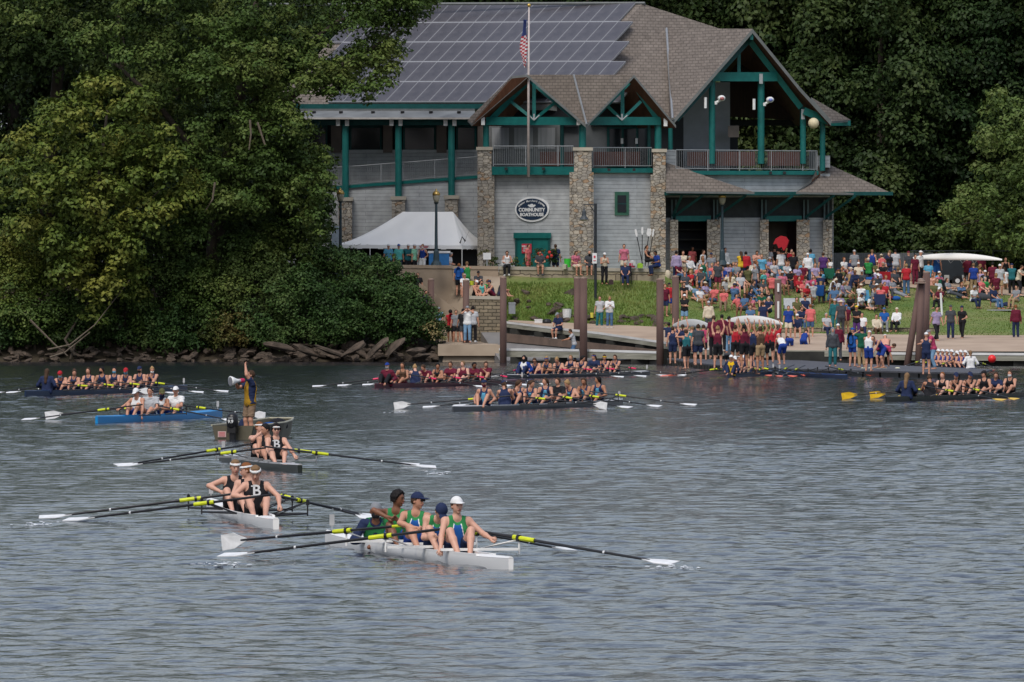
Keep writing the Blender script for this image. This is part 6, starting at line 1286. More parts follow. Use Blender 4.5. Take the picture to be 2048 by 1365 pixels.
# --- maroon eight
me8 = shell(750, 777, 1050, 17.3, .60, 'maroon eight with crew in maroon shirts before the landing', paint('maroon', (.07, .012, .025)), paint('maroon', (.07, .012, .025)), 8, 3.1, 1.38, alt(8, -1))
crew(me8, 'maroon eight', [
    ('rowc', 20, 'tank:brown tights:maroon longh:hbrown', 'tan', 'tanned rower nearest the cox in the maroon eight'),
    ('rowe', 200, 'tank:navy tights:navy bun:hblond', 'fair', 'blond rower turned backward in the maroon eight'),
    ('rowe', -30, 'tee:maroon tights:dgrey short:hbrown', 'light', 'third rower in maroon T-shirt leaning forward, maroon eight'),
    ('rowb', 0, 'tank:black tights:black bun:hblack', 'tan', 'black haired rower in dark vest, maroon eight'),
    ('row', 0, 'tee:maroon tights:dgrey bun:hbrown', 'tan', 'rower in maroon T-shirt with white crest, fifth in maroon eight'),
    ('rowc', 5, 'tank:maroon tights:dgrey short:hsand', 'fair', 'pale rower in maroon vest, sixth in the maroon eight'),
    ('rowb', 20, 'tee:maroon tights:dgrey longh:hblack', 'brown', 'dark long haired rower turned aside, seventh in maroon eight'),
    ('rowd', 0, 'tee:maroon tights:dgrey longh:hbrown', 'light', 'last rower of the maroon eight looking at her hands')], 3.1, 1.38, ('cox', 1.4, 0, 'long:maroon trousers:black cap:royal mask:lgrey', 'light', 'coxswain in maroon jacket, blue cap and pale scarf'), sleeve='opink',
    tips=[(0, -1, 612, True, 0), (2, -1, 630, True, 0), (4, -1, 700, True, 0), (1, 1, 970, True, -20), (3, 1, 1022, True, -10), (5, 1, 1060, True, -5), (7, 1, 1098, True, -5)])
# --- pink sleeve eight
pe = shell(1015, 758, 1299, 17.3, .60, 'dark grey eight with pink oar sleeves before the low float', paint('darkgrey', (.035, .04, .05)), paint('palegrey', (.42, .42, .43)), 8, 3.5, 1.38, alt(8, -1))
crew(pe, 'pink sleeved eight', [
    ('rowe', 0, 'tank:navy tights:purple pony:hbrown glasses:black', 'light', 'rower in sunglasses next to the masked cox, pink sleeved eight'),
    ('rowb', -20, 'tank:navy tights:navy bun:hblond band:royal', 'tan', 'rower in blue headband, second in pink sleeved eight'),
    ('rowe', -20, 'tank:navy tights:navy bun:hblond', 'light', 'blond rower reaching left, third in pink sleeved eight'),
    ('row', 0, 'tank:navy tights:navy pony:hsand', 'light', 'fourth rower upright with hands low, pink sleeved eight'),
    ('rowb', 60, 'tank:navy tights:navy longh:hblack', 'light', 'black haired rower looking back, pink sleeved eight'),
    ('rowc', 0, 'tee:navy tights:navy pony:hbrown band:royal', 'light', 'rower in navy T-shirt and blue headband, pink sleeved eight'),
    ('rowd', 0, 'tank:navy tights:navy bun:hbrown band:yellow', 'light', 'rower in yellow headband, pink sleeved eight'),
    ('rowd', -20, 'tank:navy tights:navy longh:hbrown', 'light', 'last rower shading her eyes, pink sleeved eight')], 3.5, 1.38, ('cox', 2.0, 0, 'long:royal trousers:navy vest:white hood:black mask:black', 'light', 'coxswain in blue and white jacket with black hood'), sleeve='opink',
    tips=[(0, -1, 985, True, 20), (2, -1, 990, True, 20), (1, 1, 1262, True, -15), (3, 1, 1330, True, -5), (5, 1, 1345, True, -5), (7, 1, 1372, True, -5)])
# --- light blue vested eight
lb = shell(905, 824, 1245, 17.3, .60, 'grey eight with pale stern deck and light blue vested crew', paint('grey', (.07, .075, .085)), paint('palegrey', (.42, .42, .43)), 8, 5.1, 1.38, alt(8, -1))
crew(lb, 'light blue crewed eight', [
    ('rowb', 200, 'tank:navy panel:sky tights:navy cap:navy pony:hbrown', 'light', 'light blue vested rower in navy cap turned backward by the cox'),
    ('rowd', 60, 'tank:navy panel:sky tights:navy longh:hbrown', 'light', 'light blue vested rower resting an arm on her neighbour'),
    ('rowb', 40, 'tank:navy panel:sky tights:navy pony:hbrown', 'light', 'third rower in light blue vest looking down'),
    ('rowc', 0, 'tank:navy panel:sky tights:navy pony:hbrown', 'light', 'rower with long braids in light blue vest, fourth seat'),
    ('row', -20, 'tee:black tights:black short:hbrown', 'light', 'rower in black T-shirt among the light blue vests'),
    ('rowe', -50, 'tank:navy panel:sky tights:navy bun:hblond', 'light', 'blond rower with bun in light blue vest facing left'),
    ('rowd', -20, 'tank:navy panel:sky tights:navy longh:hbrown', 'tan', 'light blue vested rower with hand on cheek'),
    ('rowc', -30, 'tank:navy panel:sky tights:navy longh:hblack', 'tan', 'black haired last rower in light blue vest')], 5.1, 1.38, ('cox', 3.1, 6, 'tank:navy panel:sky tights:navy cap:navy mask:maroon', 'light', 'coxswain in navy cap and striped blue white vest with red mask'), hv=.02,
    tips=[(0, -1, 778, False, 8), (2, -1, 842, True, 8), (4, -1, 905, True, 15), (1, 1, 1215, False, -15), (3, 1, 1262, True, -10), (5, 1, 1322, True, -3), (7, 1, 1393, True, 0)])
# --- black eight at the right edge
re8 = shell(1772, 804, 2112, 17.3, .60, 'black eight leaving the frame at right with yellow blades', paint('black', (.02, .025, .022)), paint('black', (.02, .025, .022)), 8, 4.3, 1.38, alt(8, 1))
crew(re8, 'black eight at right', [
    ('rowe', 200, 'tank:black tights:black bun:hbrown', 'tan', 'rower reaching to the cox, first seat of the black eight'),
    ('row', 0, 'tank:black tights:black pony:hred', 'fair', 'reddish haired rower, second seat of the black eight'),
    ('rowd', 0, 'tank:black tights:black cap:navy', 'light', 'rower in dark cap with hands at face, third in black eight'),
    ('rowd', 10, 'tank:black tights:black cap:navy bun:hbrown', 'light', 'rower in dark cap beside the gap, black eight'),
    ('rowc', 0, 'tank:black tights:black cap:black bun:hbrown', 'light', 'rower in black cap holding a yellow grip, black eight'),
    ('rowb', 0, 'tee:navy tights:black longh:hbrown', 'light', 'rower in navy T-shirt with long dark hair, black eight'),
    ('row', 0, 'tank:black tights:black pony:hbrown mask:white', 'light', 'masked rower at the right edge of the picture'), (None,)*5], 4.3, 1.38, ('cox', 2.0, 180, 'long:navy trousers:black longh:hsand', 'light', 'coxswain with very long sandy hair, back turned, black eight'), blade='gold', hv=.02,
    tips=[(1, -1, 1645, False, 3), (3, -1, 1682, False, 3), (5, -1, 1716, True, 3), (7, -1, 1735, True, 3), (0, 1, 2010, True, 0), (2, 1, 2035, True, 0)])
# --- eight heading at the camera before the dock
he = shell(1456, 756, 1548, 17.3, .60, 'navy eight seen end on before the black dock', paint('navy', (.012, .03, .075)), paint('navy', (.012, .03, .075)), 8, 2.6, 1.38, alt(8, 1))
crew(he, 'end on navy eight', [
    ('rowb', 0, 'tank:navy tights:navy cap:white', 'light', 'white capped rower behind the gold marked cox, end on eight'),
    ('row', 40, 'tank:navy tights:navy band:white bun:hbrown', 'light', 'rower with white headband, second in end on eight'),
    ('rowb', 30, 'tank:navy tights:navy cap:white', 'fair', 'third rower in white cap, end on eight'),
    ('rowd', 150, 'tank:tan tights:navy bun:hsand', 'light', 'bare shouldered rower, fourth in the end on eight'),
    ('rowb', 0, 'tank:tan tights:navy cap:white', 'light', 'white capped rower at rear of the end on eight'), (None,)*5, (None,)*5, (None,)*5], 2.6, 1.38, ('cox', 1.2, 0, 'long:navy trousers:navy vest:gold cap:white', 'light', 'coxswain in navy jacket with gold emblem, end on eight'), blade='orange',
    tips=[(0, -1, 1322, True, 0), (2, -1, 1335, True, 0), (1, 1, 1592, True, 0), (3, 1, 1622, True, 0)])
# --- eight tied at the dock, oars out
de = shell(1694, 758, 1556, 17.3, .6, 'navy shell alongside the black dock with oars drawn across', paint('navy', (.012, .03, .075)), paint('royal', (.02, .06, .2)), 8, 4, 1.38, alt(8, 1), grp=None)
crew(de, 'docked navy shell', [], 4, 1.38, None, blade='orange', tips=[(5, -1, 1560, True, 20), (3, -1, 1590, True, 20), (2, 1, 1745, True, 0)])
# --- eight boarding behind the right end of the dock
we = shell(1952, 744, 1840, 17.3, .6, 'navy eight with white capped crew behind the dock end', paint('navy', (.012, .03, .075)), paint('navy', (.012, .03, .075)), 8, 3.4, 1.38, alt(8, 1))
wr_ = [('row', 20, 'tank:royal tights:navy cap:white', 'light', '%s white capped rower from the white hooded cox' % ORD[i]) if i != 2 else ('rowb', 0, 'tank:navy tights:navy cap:white', 'tan', 'third white capped rower, arms forward, by the dock end') for i in range(7)]
crew(we, 'white capped eight', wr_+[(None,)*5], 3.4, 1.38, ('cox', 1.6, 180, 'long:white trousers:navy pony:hsand', 'light', 'coxswain in white jacket with back turned by the dock end'), blade='cream', tips=[(0, 1, 1992, True, 0), (2, 1, 1975, True, 0), (1, -1, 1850, True, 0), (5, -1, 1795, True, 0), (7, -1, 1790, True, 0)])
# --- motor launch with the marshal
q = W(466, 880); mo = thing('motor_launch', 'olive aluminium jon boat with black outboard, marshal standing in it', 'motorboat', q, 0)
tx = (565-424)/((879-Y0)/H); L_ = 4.3; phi = math.asin(1.12/L_); mo.rotation_euler = (0, 0, -phi); mo['phi'] = phi
om = noisy('olive_aluminium', (.11, .10, .065), (.08, .07, .05), 2, .5); oi = noisy('olive_inside', (.20, .185, .13), (.14, .13, .1), 2, .6)
Wd = [(0, .56), (.3, .60), (.6, .60), (.85, .48), (1.0, .32)]; mb = MB(); V = []
for t_, w_ in Wd: y = t_*L_; zb = -.08+.28*max(0, t_-.6)**1.3*2; zt = .36+.12*t_*t_; V += [(-w_, y, zt), (-w_*.82, y, zb), (w_*.82, y, zb), (w_, y, zt), (w_-.05, y, zt), (w_*.82-.04, y, zb+.05), (-w_*.82+.04, y, zb+.05), (-w_+.05, y, zt)]
fs = [(i*8+j, (i+1)*8+j, (i+1)*8+(j+1) % 8, i*8+(j+1) % 8) for i in range(4) for j in range(8)]+[(0, 1, 6, 7), (1, 2, 5, 6), (2, 3, 4, 5)]+[(0, 3, 2, 1), (32+0, 32+1, 32+2, 32+3)]; mb.add(V, fs); mb.build('hull', om, mo)
mb = MB(); mb.add([(-.55, -.02, .35), (.55, -.02, .35), (.45, -.02, -.06), (-.45, -.02, -.06)], [(0, 1, 2, 3)]); mb.build('transom', om, mo)
for y in (.35, 1.7, 3.1): mb = MB(); mb.box((0, y, .22), (1.0, .28, .04)); mb.build('thwart', oi, mo)
mb = MB(); mb.tube([(-.57, 0, .37), (-.61, 1.2, .38), (-.61, 2.6, .41), (-.48, 3.65, .45), (-.33, 4.3, .49), (.33, 4.3, .49), (.48, 3.65, .45), (.61, 2.6, .41), (.61, 1.2, .38), (.57, 0, .37)], .028, 6); mb.build('gunwale', plain('khaki_trim', (.36, .34, .25), .5), mo)
mb = MB(); mb.box((-.28, -.045, .14), (.22, .012, .15)); st_ = mb.build('registration_sticker', plain('sticker_pink', (.55, .38, .36), .5), mo); mb = MB(); [mb.box((-.28, -.055, .185-.03*i), (.16, .006, .01)) for i in range(4)]; mb.build('sticker_text', red, st_)
ou = MB(); ou.lathe((.05, -.22, .28), [(.10, 0), (.145, .06), (.155, .22), (.15, .34), (.09, .40), (.02, .41)], 14); eo = ou.build('outboard_motor', blackp, mo, smooth=True); mb = MB(); mb.box((.05, -.2, .26), (.22, .26, .16)); mb.tube([(.05, -.2, .3), (.05, -.2, -.5)], [.1, .06], 8); mb.build('leg', blackp, eo)
mb = MB(); text_into(mb, '9.9', Matrix.Translation((.05, -.382, .47)) @ Matrix.Rotation(R(90), 4, 'X'), .12, 0, .003); mb.box((.05, -.377, .56), (.12, .01, .012)); mb.build('marking', white, eo)
pm_ = dict(hip=(0, 0, .93), lean=-2, hl=(.02, -.16, 1.86), hr=(-.14, -.34, 1.42), fl=(.11, .0, .08), fr=(-.11, 0, .08), hy=-8, hp=-8, el=(.4, -.8, -.2), er=(-1, .2, -.7), tw=-20)
Jm = skel(pm_); Jm['seat'] = 0; HOLD.append(pm_); mq = Vector((mo.location.x+.06+1.3*math.sin(phi), mo.location.y+1.3, -.02))
mp_ = person(pm_, mq, -52, 'tee:navy vest:ochre shorts:khaki short:hbrown'.split(), 'light', 'marshal standing in the launch, two fingers raised, megaphone at mouth', 1.02, .0125, None, Jm)
mh_ = thing('megaphone', 'white megaphone with pink back held by the marshal', 'megaphone', mq+Vector((-.26, -.22, 1.52))); a_ = R(-38)
mb = MB(); d = Vector((-math.sin(R(60)), -math.cos(R(60)), -.05)); pts = [Vector((0, 0, 0))+d*k for k in (-.02, .08, .2, .27)]; mb.tube(pts, [.045, .05, .11, .135], 16); mb.build('horn', white, mh_, smooth=True)
mb = MB(); mb.tube([d*-.12, d*-.02], [.055, .06], 12); mb.build('body', plain('pink_red', (.5, .03, .10), .5), mh_); mb = MB(); mb.tube([d*.272, d*.276], [.11, .11], 14); mb.build('grille', plain('grille_grey', (.2, .2, .22), .5), mh_); mb = MB(); mb.tube([d*.02, d*.02+Vector((0, 0, -.16))], .02, 6); mb.build('handle', blackp, mh_)
for i, (c_, x, y, r_, nm, lab) in enumerate([('blue', .25, 2.4, (.25, .3, .15), 'dry_bag', 'bright blue bag lying in the launch'), ('black', .3, 3.0, (.26, .3, .2), 'kit_bag', 'black kit bag behind the marshal'), ('navy', -.2, 1.6, (.14, .18, .2), 'fuel_can', 'dark fuel can beside the marshal')]):
    mb = MB(); mb.ell((0, 0, r_[2]), r_, 10, 7); mb.solo(nm, col(c_), lab, 'bag', (0, 0, 0)).location = mo.location+Vector((x*math.cos(phi)+y*math.sin(phi), y*math.cos(phi), .12))

# little splashes where a few blades drag
def splash(px, py, label):
    q = W(px, py, .02); g_ = np.random.default_rng(int(px)); mb = MB()
    for _ in range(26): c_ = (q.x+g_.normal(0, .16), q.y+g_.normal(0, .3), .015+abs(g_.normal(0, .02))); mb.ell(c_, (g_.uniform(.01, .05), g_.uniform(.02, .07), g_.uniform(.004, .014)), 6, 4)
    tag(mb.build('splash', plain('foam', (.62, .65, .68), .4), None, (q.x, q.y, 0)), label, 'splash', None, 'stuff')
for a in ((445, 1130, 'drips under the pair of left blades of the nearest four'), (1358, 1136, 'small splash at the far right blade of the nearest four'), (872, 948, 'small splash at the right blades of the dark four'), (72, 1050, 'small splash at the left blades of the white B four'), (800, 826, 'drips under the upright white blade of the grey eight')): splash(*a)
SEATS = []
# ---------------------------------------------------------------- crowd: rows (pose, x, y of head top in a crop, turn, wear, skin, label)
CROPS = dict(A=(1180, 480, 6.827), B=(1440, 470, 6.827), C=(1720, 470, 6.204), D=(1300, 590, 6.827), E=(1560, 590, 6.827), L=(820, 480, 5.12), N=(980, 560, 5.689), G=(1780, 640, 7.183))
def place(px, py, ht, surf):
    if isinstance(surf, tuple): return P(px, 0, surf[0]).x, surf[0], surf[1]
    if surf == 'g':
        D = np.arange(436, 481, .2); X = (px-1024)*D/F; z = T(X, D); e = np.abs(H+(Y0-py)*D/F-(z+ht))+np.where(z < .3, 9, 0)+np.where(D > 474, (D-474)*.1, 0); i = int(np.argmin(e)); return float(X[i]), float(D[i]), float(z[i])
    z = surf; D = F*(H-z-ht)/(py-Y0); return (px-1024)*D/F, D, z
def crowd(crop, surf, group, rows, hv=.026):
    ox, oy, k = CROPS[crop]
    for r in rows:
        pose, x, y, rz, wear, skin, lab = r[:7]; s = r[7] if len(r) > 7 else surf; h = r[8] if len(r) > 8 else 1.0; px, py = ox+x/k, oy+y/k; X, D, z = place(px, py, top_z(pose)*h, s)
        person(pose, (X, D, z), rz, wear.split(), skin, lab, h, hv, group)
WL = (460.75, P(0, 535, 460.75).z); TER = (462.4, 4.5)
crowd('L', 'g', 'people along the stone walls', [
 ('wall', 993, 120, 0, 'tank:white trousers:black longh:hbrown shoes:white', 'light', 'long haired girl in black trousers sitting on the stone wall', WL),
 ('wall', 1330, 105, 5, 'tee:dgrey shorts:khaki short:hbrown glasses:black shoes:dgrey', 'light', 'man in dark T-shirt and khaki shorts sitting on the stone wall', WL),
 ('stand', 1205, 140, 60, 'tee:coral shorts:coral short:hbrown', 'light', 'person in coral T-shirt standing behind the stone wall by the door', TER),
 ('stand', 1490, 103, 180, 'tee:navy shorts:navy short:hbrown', 'light', 'person in navy T-shirt with back turned behind the stone wall', TER),
 ('wall', 1690, 125, 30, 'tee:pink shorts:cream longh:hbrown', 'light', 'girl in pale pink top sitting on the wall by the stone column', WL),
 ('wall', 1838, 112, 0, 'tee:dgrey shorts:dgrey gaiter:black', 'light', 'bald bearded man in dark shirt sitting on the wall', WL),
 ('stand', 40, 105, 60, 'tee:mint shorts:black cap:white', 'light', 'man in mint shirt and white cap before the tent', TER),
 ('folded', -20, 95, 20, 'tee:teal shorts:black cap:white', 'light', 'person in teal shirt half hidden by the bush at the tent', TER),
 ('stand', -115, 100, 0, 'tee:aqua shorts:navy cap:blue', 'light', 'person in aqua shirt under the tent edge', TER),
 ('stand', -220, 90, 0, 'tee:sky shorts:navy cap:white', 'light', 'person in white cap far left under the tent', TER),
 ('onhip', 125, 108, -20, 'tank:royal shorts:white bun:hred mask:white', 'light', 'masked athlete in blue vest left of the blue bin', TER),
 ('wall', 395, 110, 70, 'tee:white shorts:lgrey short:hgrey', 'light', 'figure leaning behind the blue bin lid', (462.6, 4.9)),
 ('stand', 500, 48, 170, 'tee:blue shorts:black short:hred pack:blue', 'light', 'tall man with blue backpack standing below the tent', (459.4, 3.45)),
 ('folded', 585, 55, 200, 'tank:green tights:green short:hsand', 'light', 'athlete in green unisuit beside the blue backpack man', (459.6, 3.55)),
 ('chair', 560, 290, 0, 'tee:white shorts:lgrey short:hgrey glasses:black', 'light', 'grey haired woman behind the short brown pile', (458.0, 3.35)),
 ('knees', 700, 285, 0, 'tee:dgrey shorts:navy cap:black', 'light', 'man in grey shirt and cap sitting on the upper ledge', (458.6, 3.9)),
 ('knees', 670, 415, 20, 'tank:peach shorts:black cap:white', 'light', 'rower in white cap hugging knees on the lower wall', (457.4, 3.4)),
 ('cross', 735, 440, 0, 'tank:aqua shorts:black bun:hblack mask:black', 'light', 'woman in aqua vest sitting on the lower wall', (457.2, 3.4)),
 ('knees', 762, 372, 60, 'tee:green shorts:dgrey short:hred', 'light', 'redhead in green T-shirt sitting on the lower wall', (458.2, 3.45)),
 ('knees', 850, 370, -60, 'tank:navy shorts:maroon bun:hbrown cap:navy', 'light', 'athlete in navy vest sitting at the end of the lower wall', (457.4, 3.4)),
 ('knees', 915, 430, 60, 'tee:dgrey shorts:navy cap:navy', 'light', 'person behind the tall pile on the lower wall', (457.8, 3.4)),
 ('stand', 80, 315, 0, 'tee:black shorts:black short:hbrown', 'light', 'man in black on the upper ramp by the bush', (459.5, 2.95)),
 ('stand', 160, 420, 30, 'tee:purple shorts:black short:hblack', 'light', 'dark haired boy in purple by the short brown pile', (457.8, 2.0)),
 ('chair', 295, 530, 0, 'tee:ldenim shorts:grey cap:grey', 'light', 'man in pale blue shirt and grey cap by the dark bush', (456.2, 1.55)),
 ('stand', 415, 510, 190, 'tee:red shorts:black curly:hblack pack:red', 'brown', 'curly haired person with red backpack on the ramp', (455.6, .95)),
 ('stand', 470, 560, 10, 'tee:grey shorts:black short:hbrown', 'light', 'person in grey shirt between red backpack and orange cap', (455.2, .95)),
 ('stand', 572, 532, 0, 'tee:lgrey trousers:grey beanie:orange', 'light', 'person in bright orange cap by the lower stone wall', (455.5, .98)),
 ('walk', 545, 595, 190, 'tee:black shorts:dgrey short:hblack', 'light', 'boy in black T-shirt and grey shorts on the landing', (453.5, .95), 1.05),
 ('stand', 643, 610, 170, 'tee:lgrey trousers:black short:hblack shoes:white', 'light', 'man in grey T-shirt and black trousers on the landing', (453, .95), 1.12),
 ('camera', 588, 690, 0, 'tee:white trousers:ldenim cap:grey', 'light', 'photographer in white T-shirt and jeans at the landing edge', (451.8, .95), 1.12),
])
crowd('N', 'g', 'people on the sloping pier', [
 ('wall', 785, 365, -35, 'tee:navy shorts:navy cap:grey shoes:white', 'light', 'boy in navy sitting on the sloping pier, legs hanging', (449.2, 1.62), 1.05),
 ('hold', 950, 485, -90, 'tee:lgrey trousers:denim short:hbrown', 'tan', 'man in grey T-shirt and jeans tending the boat ramp', (442.5, .05), 1.0),
 ('onhip', 1245, 182, -10, 'tee:lgrey trousers:teal short:hbrown shoes:white', 'light', 'woman in grey T-shirt hand on hip on the path', (452.3, 1.72), .98),
 ('phone', 1360, 178, 5, 'long:white trousers:denim bun:hblond glasses:black', 'light', 'blond woman in white top looking at her phone', (452.0, 1.72), .98),
])
crowd('A', 'g', 'spectators along the stone wall at right', [
 ('phone', 195, 168, 10, 'tank:cream trousers:black beanie:white bun:hblack', 'light', 'person in white hat and black trousers before the stone wall', (459.6, 4.05)),
 ('stand', 465, 185, 0, 'tee:pink shorts:cream bun:hbrown', 'light', 'woman in pink shirt behind the wall', TER),
 ('chair', 480, 300, 0, 'tee:navy trousers:navy short:hgrey', 'light', 'older man in navy polo sitting in a folding chair', (459.2, 4.0)),
 ('chair', 785, 180, 60, 'tank:black trousers:black pony:hbrown', 'tan', 'woman in black by the upright oars', (461.2, 4.9)),
 ('wall', 925, 150, -60, 'tee:royal trousers:navy short:hblack', 'brown', 'dark skinned man in blue shirt sitting at the wall end', WL),
 ('stand', 1180, 150, 190, 'long:lilac trousers:navy short:hblack', 'light', 'man in lilac shirt standing at the first boat bay'),
 ('folded', 1270, 150, 10, 'tee:cream trousers:tan short:hbrown', 'light', 'person in cream in the mouth of the first bay'),
 ('chair', 1265, 255, 0, 'tee:sky trousers:denim short:hbrown', 'light', 'seated person in pale blue below the lilac shirt'),
 ('chair', 1365, 220, 30, 'long:white trousers:olive short:hgrey', 'light', 'seated man in white shirt before the first bay'),
 ('stand', 1540, 135, 60, 'long:white trousers:grey short:hbrown', 'light', 'man in white shirt standing left of the lamp post'),
 ('stand', 1655, 180, 0, 'tee:grey trousers:dgrey cap:navy', 'light', 'man in grey with navy cap by the stone pier'),
 ('stand', 1840, 108, 30, 'long:white trousers:dgrey short:hblack', 'light', 'dark haired man in white long sleeves by the lamp post', 'g', 1.02),
 ('stand', 1545, 262, 180, 'tank:dgreen shorts:aqua short:hred', 'light', 'man in dark vest and aqua shorts, back turned'),
 ('stand', 1745, 290, 10, 'tee:dgrey shorts:maroon short:hbrown', 'light', 'man in dark T-shirt and maroon shorts on the lawn'),
 ('knees', 1400, 400, 40, 'tee:denim trousers:dgrey short:hgrey', 'light', 'man in blue check sitting left of the aqua shorts'),
 ('recl', 1310, 430, 20, 'tee:dgrey trousers:lgrey short:hbrown', 'light', 'man in dark grey lounging on the lawn'),
 ('knees', 1285, 580, 0, 'tee:black shorts:black short:hbrown', 'light', 'person in black sitting behind the right brown pile'),
 ('cross', 1462, 600, 0, 'tee:ldenim shorts:dgrey short:hred', 'light', 'boy in blue T-shirt sitting cross legged on the lawn'),
 ('knees', 1645, 600, -50, 'tee:lgrey trousers:brown short:hbrown', 'tan', 'man in grey with brown trousers sitting on the lawn'),
 ('stand', 1020, 600, 20, 'tee:maroon shorts:navy short:hred', 'light', 'person in maroon just right of the front pile'),
 ('stand', 1085, 590, -20, 'tee:red shorts:royal cap:black', 'light', 'person in red shirt and black cap between the piles', 'g', .95),
 ('folded', 1290, 745, 0, 'tee:black shorts:ldenim cap:white', 'light', 'man in black T-shirt and denim shorts right of the pile'),
 ('stand', 1620, 835, 0, 'long:cream trousers:dgrey cap:lgrey mask:grey', 'light', 'man in cream jacket and cap with dark beard on the path'),
 ('chairx', 1810, 360, 0, 'tee:royal shorts:tan short:hbrown', 'light', 'seated man in blue near the maroon shorts'),
 ('chair', 1960, 300, 10, 'tee:olive shorts:maroon short:hblond', 'light', 'seated person in olive by a red chair'),
])
